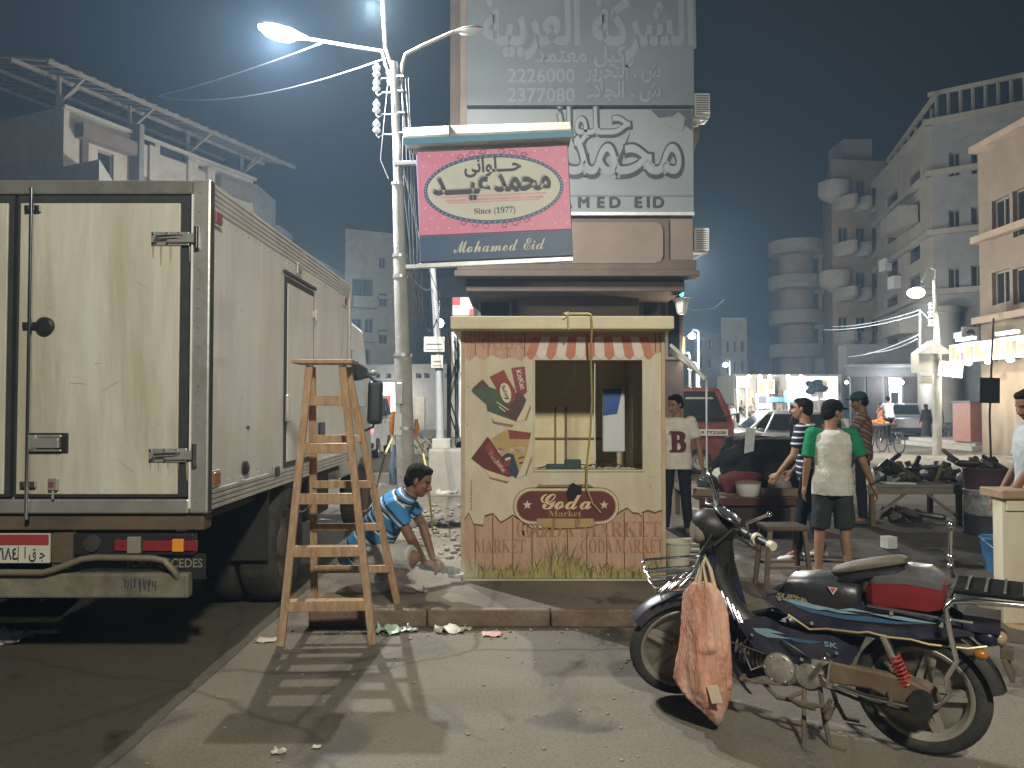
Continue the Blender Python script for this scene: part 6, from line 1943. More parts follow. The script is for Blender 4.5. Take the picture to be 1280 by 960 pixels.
# leg shield
rows = []
for z, xc, hw, bow in ((.84, .955, .12, .05), (.76, .965, .17, .07), (.64, .95, .20, .085), (.50, .915, .205, .08), (.36, .875, .20, .07), (.24, .83, .175, .06), (.17, .79, .14, .05)):
    row = [V((xc + bow * (1 - t * t) * .9 - .03 * t * t, hw * t, z)) for t in [i / 6 - 1 for i in range(13)]]
    rows.append(row + [p + V((-.018, 0, 0)) for p in reversed(row)])
Bd(MB().loft(rows), 'leg_shield', m_bblue)
w = MB(); w.tube([(.995, 0, .82), (.96, 0, .70), (.90, 0, .56), (.80, 0, .46), (.64, 0, .44), (.50, 0, .52), (.40, 0, .60)], [.055, .06, .065, .07, .072, .075, .08], 14)
Bd(w, 'frame_tunnel', m_bblack)
w = MB()
for k in range(4): w.cap((.905 - .022 * k, .10 - .016 * k, .66 - .035 * k), .009, (.855 - .02 * k, .13 - .016 * k, .56 - .03 * k), .009, 8)
Bd(w, 'shield_louvres', m_chrome)
# seat, cushion on it, red seat box
rows = []
for x, z0, z1, hw in ((.60, .65, .735, .10), (.57, .64, .765, .125), (.45, .635, .785, .14), (.33, .64, .79, .145), (.25, .65, .785, .14), (.235, .67, .765, .13)):
    rows.append([V((x, hw * a, z0 + (z1 - z0) * b)) for a, b in ((-.85, 0), (-1, .45), (-.9, .85), (-.6, 1), (0, 1.03), (.6, 1), (.9, .85), (1, .45), (.85, 0))])
seat = Bd(MB().loft(rows), 'front_seat', m_vinyl, smooth=50)
w = MB(); w.add([(.37, .146, .765), (.325, .147, .765), (.347, .150, .73)], [(0, 1, 2)]); w.add([(.36, .148, .761), (.335, .149, .761), (.347, .152, .741)], [(0, 1, 2)], 1); Bd(w, 'warning_sticker', [pm('sticker_pale', (.6, .45, .4), .5), pm('sticker_red', (.4, .05, .05), .5)], seat, smooth=0)
rows = []
for x, z0, z1, hw in ((.21, .70, .80, .10), (.18, .695, .845, .125), (.05, .70, .86, .13), (-.05, .70, .855, .13), (-.105, .715, .83, .115)):
    rows.append([V((x, hw * a, z0 + (z1 - z0) * b)) for a, b in ((-.92, 0), (-1, .35), (-1, .7), (-.85, .7), (0, .7), (.85, .7), (1, .7), (1, .35), (.92, 0))])
Bd(MB().loft(rows), 'red_seat_base', m_redseat, smooth=30)
rows = []
for x, z0, z1, hw in ((.20, .79, .81, .10), (.17, .80, .85, .125), (.05, .815, .872, .132), (-.05, .81, .868, .132), (-.10, .80, .835, .115)):
    rows.append([V((x, hw * a, z0 + (z1 - z0) * b)) for a, b in ((-1, 0), (-1, .5), (-.7, .95), (0, 1), (.7, .95), (1, .5), (1, 0), (0, -.05))])
Bd(MB().loft(rows), 'rear_seat', pm('shiny_grey_vinyl', (.10, .10, .105), .28, .2, 6), smooth=50)
# blue side panels with flame decals, lower panel, chrome bead
w = MB()
sidep = [(.66, .66), (.55, .70), (.20, .68), (-.12, .665), (-.20, .62), (-.10, .585), (.10, .56), (.35, .555), (.52, .58)]
for sg in (-1, 1):
    pts = [(x, .125 * sg if x > -.1 else .10 * sg, z) for x, z in sidep]
    k = len(pts); w.add(pts + [(x, y * .55, z) for x, y, z in pts], [tuple(range(k)), tuple(reversed(range(k, 2 * k)))] + [(i, (i + 1) % k, k + (i + 1) % k, k + i) for i in range(k)])
sp_ = Bd(w, 'side_panel', m_bblue, smooth=0, bevel=.012)
m_fl1 = pm('pale_blue_flame_print', (.22, .34, .42), .35, .15, 8); m_fl2 = pm('blue_flame_print', (.05, .11, .22), .35, .15, 8)
w = MB()
for pts, m in (([(.60, .672), (.5, .68), (.36, .668), (.30, .676), (.18, .664), (.34, .655), (.42, .642), (.52, .652)], 0), ([(.56, .655), (.42, .64), (.30, .635), (.2, .645), (.08, .64), (-.06, .65), (.1, .626), (.3, .615), (.46, .625)], 1),
               ([(.20, .66), (.06, .665), (-.1, .655), (.02, .648), (.1, .65)], 0), ([(.40, .65), (.3, .655), (.24, .648), (.32, .642)], 0)):
    w.add([(x, .1285 + .0012 * m, z) for x, z in pts], [tuple(range(len(pts)))], m)
Bd(w, 'flame_decal', [m_fl1, m_fl2], sp_, smooth=0)
w = MB(); w.text('SUPER', .035, (.545, .128, .676), u=(-1, 0, 0), v=(0, 0, 1), width=.15, off=.025, ext=.003, shear=.25); Bd(w, 'badge_lettering', pm('gold_badge', (.45, .38, .22), .4, metal=.5), sp_, smooth=0)
w = MB()
lowp = [(.79, .50), (.70, .53), (.50, .50), (.36, .505), (.27, .47), (.30, .40), (.42, .375), (.58, .37), (.72, .40)]
for sg in (-1, 1):
    pts = [(x, .115 * sg, z) for x, z in lowp]
    k = len(pts); w.add(pts + [(x, y * .5, z) for x, y, z in pts], [tuple(range(k)), tuple(reversed(range(k, 2 * k)))] + [(i, (i + 1) % k, k + (i + 1) % k, k + i) for i in range(k)])
lp_ = Bd(w, 'lower_panel', m_bblue, smooth=0, bevel=.018)
w = MB()
for pts, m in (([(.74, .50), (.66, .51), (.58, .495), (.66, .49), (.55, .475), (.67, .465), (.72, .48)], 0), ([(.58, .485), (.5, .482), (.4, .486), (.46, .468), (.54, .466)], 1)):
    w.add([(x, .1185, z) for x, z in pts], [tuple(range(len(pts)))], m)
w.text('SK', .034, (.37, .117, .468), u=(-1, 0, 0), v=(0, 0, 1), width=.06, off=.02, ext=.003)
Bd(w, 'flame_decal', [m_fl1, m_fl2], lp_, smooth=0)
w = MB(); w.tube([(.56, .135, .60), (.46, .14, .545), (.38, .14, .56), (.24, .14, .565), (.20, .14, .575), (.12, .14, .565), (.02, .14, .57), (-.05, .14, .56), (-.2, .13, .565), (-.27, .11, .58)], .0055, 6); Bd(w, 'gold_trim', pm('brassy_trim', (.5, .38, .2), .4, metal=.5), sp_)
w = MB(); w.tube([(.20, .14, .70), (-.1, .14, .685), (-.22, .13, .68)], .007, 6); Bd(w, 'chrome_trim', m_chrome, sp_)
# engine, covers, exhaust, foot pegs, pedals
w = MB()
w.cyl((.60, -.10, .315), (.60, .115, .315), .085, n=20); w.cyl((.48, -.10, .30), (.48, .10, .30), .075, n=20); w.box((.54, 0, .29), (.22, .18, .12)); w.cyl((.70, 0, .33), (.86, 0, .36), .07, .058, n=16)
eng = Bd(w, 'engine', m_eng, bevel=.008)
w = MB()
for k in range(6): w.cyl((.73 + k * .022, 0, .336 + k * .004), (.738 + k * .022, 0, .337 + k * .004), .082, n=18)
Bd(w, 'cooling_fins', m_eng, eng)
w = MB(); w.lathe((.615, .115, .32), [(.078, 0), (.074, .018), (.05, .028), (.02, .03), (0, .03)], 22, axis=(0, 1, 0)); w.lathe((.475, .10, .305), [(.066, 0), (.062, .02), (.03, .028), (0, .028)], 20, axis=(0, 1, 0))
for a in range(6): w.cyl((.615 + .066 * math.cos(a * PI / 3), .125, .32 + .066 * math.sin(a * PI / 3)), (.615 + .066 * math.cos(a * PI / 3), .142, .32 + .066 * math.sin(a * PI / 3)), .007, n=8)
w.box((.40, .10, .33), (.12, .04, .13))
Bd(w, 'engine_cover', pm('bright_cover_alloy', (.55, .52, .45), .35, .15, 7, metal=.6, dirt=(.1, .075, .05), dirt_amt=.65, dirt_scale=7), eng, bevel=.004)
w = MB()
w.prism([(.42, .36), (.38, .40), (.05, .385), (-.05, .34), (-.05, .27), (.05, .245), (.2, .30), (.38, .29)], (0, .078, 0), (1, 0, 0), (0, 0, 1), -.045)
Bd(w, 'chain_case', m_rustb, smooth=0, bevel=.012)
w = MB(); w.tube([(.42, .10, .27), (.25, .11, .235), (.02, .10, .225), (-.02, .10, .235), (-.04, .10, .27)], .008, 6); Bd(w, 'chain', m_rust)
w = MB(); w.lathe((0, .08, RR), [(0, -.02), (.085, -.02), (.09, -.01), (.085, 0), (.05, .012), (.03, .03), (0, .03)], 20, axis=(0, 1, 0)); Bd(w, 'hub_sprocket', m_rustb)
w = MB(); w.beam((.40, .065, .31), (0, .065, RR), .03, .045); w.beam((.40, -.065, .31), (0, -.065, RR), .03, .045); Bd(w, 'swing_arm', m_rustb, smooth=0, bevel=.006)
for sg in (-1, 1):
    w = MB(); w.cyl((.04, sg * .10, .33), (.10, sg * .11, .48), .012, n=10); w.cyl((.09, sg * .11, .45), (.14, sg * .115, .57), .024, n=14); w.cyl((.035, sg * .10, .31), (.05, sg * .10, .35), .02, n=10); sh_ = Bd(w, 'shock_absorber', m_chrome)
    pts = [V((.045, sg * .10, .345)).lerp(V((.10, sg * .11, .48)), k / 56) + (V((.93, 0, -.37)) * math.cos(k * .9) + V((0, 1, 0)) * math.sin(k * .9)) * .026 for k in range(57)]
    w = MB(); w.tube(pts, .006, 6); Bd(w, 'coil_spring', pm('red_spring', (.34, .03, .025), .4, .15), sh_)
w = MB(); w.tube([(.82, -.08, .28), (.70, -.12, .20), (.5, -.13, .20), (.3, -.13, .22)], .018, 10); w.tube([(.32, -.135, .225), (.25, -.14, .245), (-.12, -.15, .33), (-.25, -.15, .36)], [.02, .042, .045, .03], 14); Bd(w, 'exhaust', m_chrome)
w = MB(); w.tube([(.12, .12, .30), (.1, .2, .295), (.1, .23, .295)], .011, 8); Bd(w, 'pillion_peg', m_rust)
w = MB(); w.tube([(.38, .1, .20), (.38, .22, .195)], .012, 8); w.tube([(.5, .1, .22), (.56, .17, .20), (.50, .22, .20), (.42, .24, .205)], .01, 8); w.tube([(.7, .12, .24), (.62, .15, .185), (.36, .14, .18)], .011, 8); w.cap((.36, .2, .195), .016, (.36, .27, .19), .016)
Bd(w, 'foot_peg', m_rust)
w = MB()
for sg in (-1, 1): w.tube([(.43, sg * .09, .26), (.40, sg * .13, .1), (.37, sg * .17, .012), (.30, sg * .18, .010)], .012, 8)
w.tube([(.40, -.13, .1), (.40, .13, .1)], .01, 8)
Bd(w, 'centre_stand', m_rust)
w = MB(); w.tube([(.50, .10, .25), (.49, .16, .12), (.47, .26, .012), (.42, .29, .008)], .011, 8); Bd(w, 'side_stand', m_rust)
# rear fender, lamp, plate, rack
Bd(fender((0, 0, RR), .335, R(70), R(168), .066), 'rear_fender', m_bblack)
w = MB(); w.ell((-.27, 0, .60), (.06, .08, .05)); w.box((-.25, 0, .66), (.14, .15, .07)); Bd(w, 'tail_unit', m_bblue)
w = MB(); w.ell((-.315, 0, .60), (.03, .065, .042)); Bd(w, 'tail_lens', pm('pale_amber_lens', (.4, .28, .17), .3))
w = MB(); w.box((-.345, 0, .47), (.02, .13, .10), Euler((0, R(20), 0))); w.box((-.34, .0, .53), (.05, .06, .05)); Bd(w, 'plate_holder', m_rust, smooth=0, bevel=.004)
for sg in (-1, 1):
    w = MB(); w.tube([(-.25, sg * .1, .565), (-.25, sg * .17, .565)], .006, 6); w.ell((-.25, sg * .185, .565), (.03, .02, .022)); Bd(w, 'turn_signal', m_amber)
w = MB()
for sg in (-1, 1):
    w.tube([(.02, sg * .16, .335), (-.08, sg * .17, .30), (-.13, sg * .175, .36), (-.12, sg * .18, .44), (-.16, sg * .18, .52), (-.14, sg * .18, .62), (-.12, sg * .175, .74), (-.15, sg * .17, .775), (-.22, sg * .165, .785), (-.45, sg * .15, .79), (-.50, sg * .12, .80)], .0125, 10)
    w.tube([(.36, sg * .12, .29), (.2, sg * .15, .275), (.02, sg * .16, .275), (-.08, sg * .17, .30)], .012, 10)
w.tube([(-.45, .15, .79), (-.53, .08, .802), (-.53, -.08, .802), (-.45, -.15, .79)], .0125, 10)
w.tube([(-.14, -.17, .775), (-.14, .17, .775)], .011, 8)
Bd(w, 'side_guard_rack', m_chrome)
w = MB(); w.bx(-.50, -.15, -.14, .14, .80, .818); Bd(w, 'rack_plate', pm('dull_black_plate', (.012, .012, .012), .95, .3, 6, spec=.05), smooth=0, bevel=.006)
w = MB()
for k in range(4): w.tube([(-.20 - k * .07, -.12, .822), (-.20 - k * .07, .12, .822)], .007, 8)
w.tube([(-.13, -.12, .80), (-.12, -.12, .93), (-.125, -.115, 1.03)], .009, 8); w.ell((-.125, -.115, 1.05), (.014, .014, .02)); w.ell((-.12, -.12, .90), (.016, .016, .02)); w.ell((-.12, -.12, .86), (.016, .016, .016))
Bd(w, 'rack_bars', m_chrome)
w = MB(); w.cyl((-.02, .16, .31), (-.02, .24, .31), .05, n=16); Bd(w, 'axle_cap', m_black)
w = MB()
for pts in ([(.93, .10, .98), (.99, .16, .86), (.93, .17, .70), (.84, .16, .58)], [(.93, -.02, .96), (1.0, .10, .82), (.98, .16, .62), (.86, .14, .42), (.68, .12, .38)], [(.66, .12, .34), (.74, .16, .30), (.80, .13, .40), (.74, .10, .48)], [(.47, .12, .40), (.52, .15, .44), (.60, .13, .47)]):
    w.tube(pts, .006, 6)
Bd(w, 'loose_cables', m_black)
w = MB(); w.cyl((.50, .06, .40), (.50, .06, .47), .03, n=12); w.cyl((.50, .06, .44), (.58, .06, .43), .022, n=12); w.box((.47, .09, .45), (.05, .03, .05)); Bd(w, 'carburettor', m_eng, eng, bevel=.003)
w = MB(); w.tube([(.42, .125, .33), (.38, .15, .30), (.36, .16, .42), (.37, .20, .45)], .009, 8); w.cap((.37, .19, .45), .014, (.37, .25, .455), .014, 8); Bd(w, 'kick_lever', m_chrome)
w = MB(); w.tube([(.60, .14, .25), (.72, .17, .245), (.78, .17, .26)], .007, 8); w.cap((.78, .15, .26), .012, (.78, .20, .26), .012, 8); Bd(w, 'gear_lever', m_rust)
w = MB(); w.cyl((.985, .09, .60), (1.01, .10, .60), .045, n=16); Bd(w, 'horn', m_black)
w = MB()
for x, z in ((.60, .67), (.1, .675), (-.1, .65), (.45, .575), (.74, .47), (.34, .45), (.5, .39)): w.cyl((x, .118, z), (x, .136, z), .009, n=8)
Bd(w, 'bolts', m_chrome)
BM = wm(bk)
BP = lambda x, y, z: BM @ V((x, y, z))
# folded cushion lying on the seat
cu = thing('seat_cushion', 'folded dark seat cushion lying loose on the motorcycle seat', 'cushion', BP(.20, 0, .85), rot=(R(4), R(14), ang)); cu.scale = (.86, .9, .9)
rows = []
for x, z0, z1, hw in ((.20, -.005, .01, .08), (.18, -.02, .028, .11), (.08, -.022, .04, .125), (-.05, -.02, .042, .125), (-.15, -.012, .038, .12), (-.185, -.004, .02, .10)):
    rows.append([V((x, hw * a, z0 + (z1 - z0) * b)) for a, b in ((-.8, 0), (-1, .3), (-1, .6), (-.8, .95), (0, 1), (.8, .95), (1, .6), (1, .3), (.8, 0), (0, -.03))])
MB().loft(rows).build('pad', pm('worn_olive_vinyl', (.085, .07, .046), .6, .25, 6, .2), cu, world=False, smooth=50)
rows = [[p + V((0, 0, -.045)) for p in r] for r in rows]
MB().loft([[V((p.x * .96, p.y * .97, p.z)) for p in r] for r in rows]).build('underside', m_vinyl, cu, world=False, smooth=50)
# red mesh bag of vegetables hanging at the front
bgp = BP(.925, .285, .745)
bag = thing('mesh_bag', 'red mesh bag full of vegetables hanging from the front of the motorcycle', 'bag', bgp, rz=ang)
m_net = pm('red_netting', (.50, .22, .145), .75, .3, 26, .5, stretch=(1, 1, .22), dirt=(.66, .46, .36), dirt_amt=.7, dirt_scale=11)
rows = []; rk = random.Random(6)
for z, hw, hd, sh in ((.0, .055, .03, .0), (-.06, .10, .035, .005), (-.15, .112, .055, .0), (-.28, .120, .085, .0), (-.40, .135, .10, .01), (-.50, .138, .10, .015), (-.56, .115, .085, .0), (-.61, .075, .06, -.03), (-.66, .035, .03, -.055), (-.69, .008, .01, -.06)):
    n = 40; row = []
    for i in range(n):
        t = 2 * PI * i / n
        f = 1 + (.10 * math.sin(7 * t + z * 9) + .05 * math.sin(13 * t + z * 21)) * (1 if z > -.55 else .5)
        row.append(V((hw * f * math.cos(t) + sh, hd * f * math.sin(t), z)))
    rows.append(row)
w = MB().loft(rows)
for k in range(12):
    z = rk.uniform(-.54, -.25); t = rk.uniform(0, 2 * PI); w.ell((.10 * math.cos(t), .066 * math.sin(t), z), (.038, .038, .036), None, 10, 7)
me_ = remeshed(w, .007, 2, wrinkle=.005, wsize=.02)
link_mesh(me_, 'netting', m_net, bag, world=False)
w = MB(); w.tube([(-.05, 0, -.01), (-.03, 0, .07), (0, -.02, .12), (.02, 0, .06), (.05, 0, -.02)], .012, 8); w.tube([(-.02, .02, -.02), (0, .02, .10), (.025, .02, -.02)], .012, 8); w.build('handle', pm('pale_netting', (.55, .42, .27), .7, .2, 20), bag, world=False)
w = MB(); w.box((-.085, .105, -.50), (.055, .004, .085), Euler((0, R(18), 0))); w.build('paper_tag', pm('cream_paper', (.6, .5, .36), .7), bag, world=False, smooth=0)
# ================================================================ VEHICLES ACROSS THE SQUARE
m_carglass = pm('car_glass', (.03, .036, .04), .08, .2, 3, spec=.7)
m_carpaint = {k: pm(k + '_car_paint', c, .32, .08, 3, coat=.5, dirt=(.3, .27, .22), dirt_amt=.3) for k, c in
              (('white', (.66, .66, .63)), ('silver', (.36, .37, .39)), ('maroon', (.20, .022, .035)), ('grey', (.42, .42, .41)), ('black', (.02, .02, .022)))}
m_tail = pm('tail_lens_red', (.30, .02, .02), .3)


def car(name, label, loc, rz, paint, L=4.3, Wd=1.68, H=1.42, kind='saloon', cat='car', tail=None, group=None):
    """x = forward; body shell from a side profile with tumblehome, glass set in, wheels with rims"""
    root = thing(name, label, cat, (loc[0], loc[1], 0), rz, group)
    h = L / 2
    belt = H * .60
    if kind == 'saloon': top = [(h * .30, belt), (h * .02, H - .03), (-h * .10, H), (-h * .42, H - .02), (-h * .66, belt + .04)]
    elif kind == 'wagon': top = [(h * .34, belt), (h * .05, H - .03), (-h * .1, H), (-h * .82, H - .02), (-h * .94, belt + .04)]
    elif kind == 'pickup': top = [(h * .44, belt), (h * .22, H - .03), (h * .1, H), (-h * .06, H - .02), (-h * .12, belt + .02)]
    else: top = [(h * .975, belt), (h * .84, H - .05), (h * .5, H), (-h * .9, H - .02), (-h * .97, belt)]
    low = [(-h, belt * .9), (-h, .34), (-h * .9, .24), (h * .92, .24), (h, .36), (h * .99, belt * .62), (h * .9, belt * .82)] if kind != 'van' else [(-h, belt * .9), (-h, .34), (-h * .95, .26), (h * .96, .26), (h, .4), (h * .985, belt * .7)]
    prof = low + [top[0]] + ([(h * .88, belt * .86)] if False else []) + top[1:]
    b = MB()
    for sg in (0,):
        ring_l, ring_r = [], []
        for x, z in prof:
            w2 = Wd / 2 * (1 if z <= belt else 1 - .20 * (z - belt) / (H - belt)) * (1 if abs(x) < h * .9 else .93)
            ring_l.append(V((x, w2, z))); ring_r.append(V((x, -w2, z)))
        k = len(prof)
        b.add(ring_l + ring_r, [tuple(reversed(range(k))), tuple(range(k, 2 * k))] + [(i, (i + 1) % k, k + (i + 1) % k, k + i) for i in range(k)])
    body = b.build('body', paint, root, world=False, smooth=30, bevel=.04)
    tw = lambda z: Wd / 2 * (1 - .20 * (z - belt) / (H - belt)) + .006
    zlo, zhi = belt + .03, H - .11
    xs2 = {'saloon': [(.20, .02, -.10), (-.13, -.13, -.5)], 'wagon': [(.26, .08, -.10), (-.14, -.14, -.46), (-.50, -.50, -.84)], 'pickup': [(.36, .2, -.04)], 'van': [(.90, .79, .36), (.32, .32, -.02), (-.06, -.06, -.42), (-.46, -.46, -.86)]}[kind]
    for x0, x1, x2 in xs2:
        for sg in (1, -1):
            q = MB(); pts = [(x0 * h, sg * tw(zlo), zlo), (x1 * h, sg * tw(zhi), zhi), (x2 * h if kind != 'saloon' or x2 > -.3 else x2 * h * .86, sg * tw(zhi), zhi), (x2 * h, sg * tw(zlo), zlo)]
            q.add(pts, [(0, 1, 2, 3) if sg < 0 else (3, 2, 1, 0)]); q.build('side_window', m_carglass, root, world=False, smooth=0)

    def slope_glass(p, q_, nm):
        d = V((q_[0] - p[0], 0, q_[1] - p[1])); nrm = V((d.z, 0, -d.x)).normalized() * (1 if nm == 'windscreen' else 1)
        a, e = V((p[0], 0, p[1])) + d * .12, V((p[0], 0, p[1])) + d * .88
        w0, w1 = tw(a.z) - .09, tw(e.z) - .08
        o = nrm * .012
        if o.x * (1 if nm == 'windscreen' else -1) < 0: o = -o
        MB().add([a + V((0, -w0, 0)) + o, a + V((0, w0, 0)) + o, e + V((0, w1, 0)) + o, e + V((0, -w1, 0)) + o], [(0, 1, 2, 3)]).build(nm, m_carglass, root, world=False, smooth=0)
    slope_glass(top[0], top[1], 'windscreen'); slope_glass(top[-1], top[-2], 'rear_window')
    for x in (h * .62, -h * .60):
        for sg in (1, -1):
            wheel(root, (x, sg * (Wd / 2 - .09), .30), .30, .19, axis=(0, 1, 0), mr=m_alu)
    for sg in (1, -1):
        q = MB(); q.ell((h - .02, sg * Wd * .36, belt * .66), (.05, .16, .075)); q.build('headlight', m_clear, root, world=False)
        q = MB(); q.box((-h + .0, sg * Wd * .40, belt * .74), (.05, .22, .15)); q.build('tail_lamp', tail or m_tail, root, world=False, smooth=0, bevel=.01)
        q = MB(); q.ell((h * .24, sg * (Wd / 2 + .08), belt + .06), (.05, .09, .06)); q.beam((h * .24, sg * Wd / 2, belt + .04), (h * .24, sg * (Wd / 2 + .06), belt + .05), .04, .03); q.build('wing_mirror', paint, root, world=False)
    for x in (h - .01, -h + .01):
        q = MB(); q.box((x, 0, .42), (.10, Wd * .96, .15)); q.build('bumper', m_black, root, world=False, smooth=0, bevel=.03)
    q = MB()
    for x in (.10, -.30):
        q.bx(h * x, h * x + .008, Wd / 2 + .001, Wd / 2 + .003, .34, belt)
        q.bx(h * x, h * x + .008, -Wd / 2 - .003, -Wd / 2 - .001, .34, belt)
    for x in (.0, -.36):
        q.bx(h * x - .08, h * x + .04, Wd / 2 + .001, Wd / 2 + .02, belt - .12, belt - .08); q.bx(h * x - .08, h * x + .04, -Wd / 2 - .02, -Wd / 2 - .001, belt - .12, belt - .08)
    q.build('door_trim', m_black, body, world=False, smooth=0)
    return root


# red minibus nosing out from behind the kiosk (front to the right)
mbx = W(908, 560, 18.2).x
mb_ = car('minibus', 'maroon minibus with white panel lettering, its nose showing right of the kiosk', (mbx - 2.0, 19.0), R(-4), m_carpaint['maroon'], 4.5, 1.7, 2.05, 'van', cat='minibus')
w = MB(); w.bx(1.15, 2.05, -.862, -.852, .90, 1.05); pnl = w.build('white_panel', m_white, mb_, world=False, smooth=0)
MB().text('0119 772208', .10, (1.6, -.864, .94), width=.8, off=.02, ext=.003).build('panel_lettering', m_ink, pnl, world=False, smooth=0)
w = MB(); w.tube([(1.9, -.9, 1.35), (2.2, -1.0, 1.4), (2.25, -1.0, 1.2)], .02, 6); w.box((2.25, -1.02, 1.32), (.05, .14, .22)); w.build('stalk_mirror', m_black, mb_, world=False, smooth=0, bevel=.02)
MB().add([(1.95, -.80, 1.30), (1.72, -.742, 1.80), (1.1, -.742, 1.80), (1.05, -.80, 1.30)], [(0, 1, 2, 3)]).build('pale_window_sheet', pm('pale_window_glass', (.32, .36, .36), .3, .2), mb_, world=False, smooth=0)  # pale sheet over the foremost side window
p = G(955, 566); car('estate_car', 'white estate car parked beyond the stall, right of the red minibus', (W(958, 540, 22.5).x, 22.5), R(176), m_carpaint['white'], 4.4, 1.66, 1.46, 'wagon')
car('saloon_car', 'silver saloon car with a steep windscreen, beside the white estate car', (W(1000, 540, 21.0).x, 21.0), R(-118), m_carpaint['silver'], 4.4, 1.7, 1.45, 'saloon')
car('pickup_truck', 'pale pickup with a lit tail lamp, beside the dark shutters across the square', (W(1130, 530, 40.3).x, 40.3), R(66), m_carpaint['grey'], 4.6, 1.7, 1.7, 'pickup', cat='pickup', tail=glow('lit_tail_lens', (1, .05, .05), 1.5))
car('van', 'white van with glowing tail lamps driving down the left street, beyond the truck mirror', (W(452, 530, 24).x - .3, 25.0), R(92), m_carpaint['white'], 4.4, 1.7, 1.95, 'van', cat='van', tail=glow('bright_tail_lens', (1, .08, .10), 6))
0 and car('hatchback', 'dark car parked by the shop at the end of the left street', (W(505, 520, 44).x, 44), R(180), m_carpaint['black'], 3.9, 1.6, 1.4, 'saloon')
# white box van half hidden behind the kiosk's left edge
bx0, bx1 = W(560, 500, 15.6).x, W(700, 500, 15.6).x
vn = thing('box_van', 'white box van behind the kiosk, only its left rear edge in view', 'van', (bx0 + 1, 17, 0))
w = MB(); w.bx(bx0, bx0 + 2.1, 15.6, 19.5, .95, 3.1); w.build('cargo_box', m_side, vn, smooth=0, bevel=.03)
w = MB(); w.bx(bx0 - .02, bx0 + .06, 15.56, 15.64, .95, 3.1); w.bx(bx0 + .5, bx0 + .53, 15.57, 15.6, 1.0, 3.0); w.build('edge_strip', m_black, vn, smooth=0)
w = MB(); w.bx(bx0 + .05, bx0 + 2.0, 15.6, 15.75, .55, .72); w.bx(bx0 + .3, bx0 + .45, 15.7, 20, .6, .95); w.bx(bx0 + 1.5, bx0 + 1.65, 15.7, 20, .6, .95); w.build('rear_bumper', m_under, vn, smooth=0, bevel=.02)
for x in (bx0 + .25, bx0 + 1.85):
    wheel_w(vn, (x, 16.6, .42), .42, .3, mr=m_hub); wheel_w(vn, (x, 19.0, .42), .42, .3, mr=m_hub)
w = MB()
for k in range(4): w.tube(catenary((bx0 + .04 + .05 * k, 15.53, 3.0), (bx0 + .1 + .03 * k, 15.53, .8), .0) if k > 1 else [V((bx0 + .12 + .1 * math.sin(j * .9 + k), 15.53, 2.9 - j * .24)) for j in range(9)], .012, 5)
w.build('loose_cable', m_black, vn)

# small motorcycles far across the square
def small_bike(label, p, rz, paint, s=1.0, group=None, rider=None):
    r = thing('motorcycle', label, 'motorcycle', (p.x, p.y, 0), rz, group)
    for x in (-.6, .6):
        q = MB(); q.tube([V((x + .25 * math.cos(t), 0, .29 + .25 * math.sin(t))) for t in [2 * PI * k / 20 for k in range(20)]], .045, 8, closed=True)
        for k in range(5):
            a = 2 * PI * k / 5; q.beam((x, 0, .29), (x + .22 * math.cos(a), 0, .29 + .22 * math.sin(a)), .03, .03)
        q.build('wheel', m_rubber, r, world=False)
    q = MB(); q.loft([[V((x, .12 * a, z0 + (z1 - z0) * b)) for a, b in ((-1, 0), (-1, 1), (1, 1), (1, 0))] for x, z0, z1 in ((-.55, .55, .72), (-.1, .42, .70), (.2, .35, .78), (.42, .5, .86))]); q.build('body', paint, r, world=False, smooth=0, bevel=.03)
    q = MB(); q.box((-.25, 0, .78), (.62, .22, .09)); q.build('seat', m_vinyl, r, world=False, smooth=0, bevel=.03)
    q = MB(); q.tube([(.6, .05, .29), (.45, .05, .75), (.38, .04, .95)], .022, 8); q.tube([(.6, -.05, .29), (.45, -.05, .75), (.38, -.04, .95)], .022, 8); q.tube([(.3, -.33, 1.02), (.4, -.1, .98), (.4, .1, .98), (.3, .33, 1.02)], .014, 8); q.build('fork_and_bars', m_chrome, r, world=False)
    q = MB(); q.ell((.5, 0, .88), (.08, .08, .09)); q.build('headlight', m_clear, r, world=False)
    return r


p = G(1197, 551)
small_bike('motorcycle parked at an angle left of the lit shop steps, far across the square', p, R(-72), m_carpaint['black'])
for i, (px, py, a, lb_) in enumerate(((480, 528, 80, 'first from the left of the motorcycles outside the lit shop in the left street'), (488, 527, 95, 'middle one of the motorcycles outside the lit shop in the left street'), (497, 527, 85, 'motorcycle nearest the pole outside the lit shop in the left street'))):
    small_bike(lb_, G(px, py), R(a), m_carpaint['maroon' if i == 1 else 'black'], group='motorcycles at the lit shop')
far_person('man in a blue shirt astride the motorcycle by the lit shop steps', 1203, 550, R(-70), 1.5, cloth('sky_blue_cotton', (.2, .3, .5)), m_navy_cloth, stride=0)
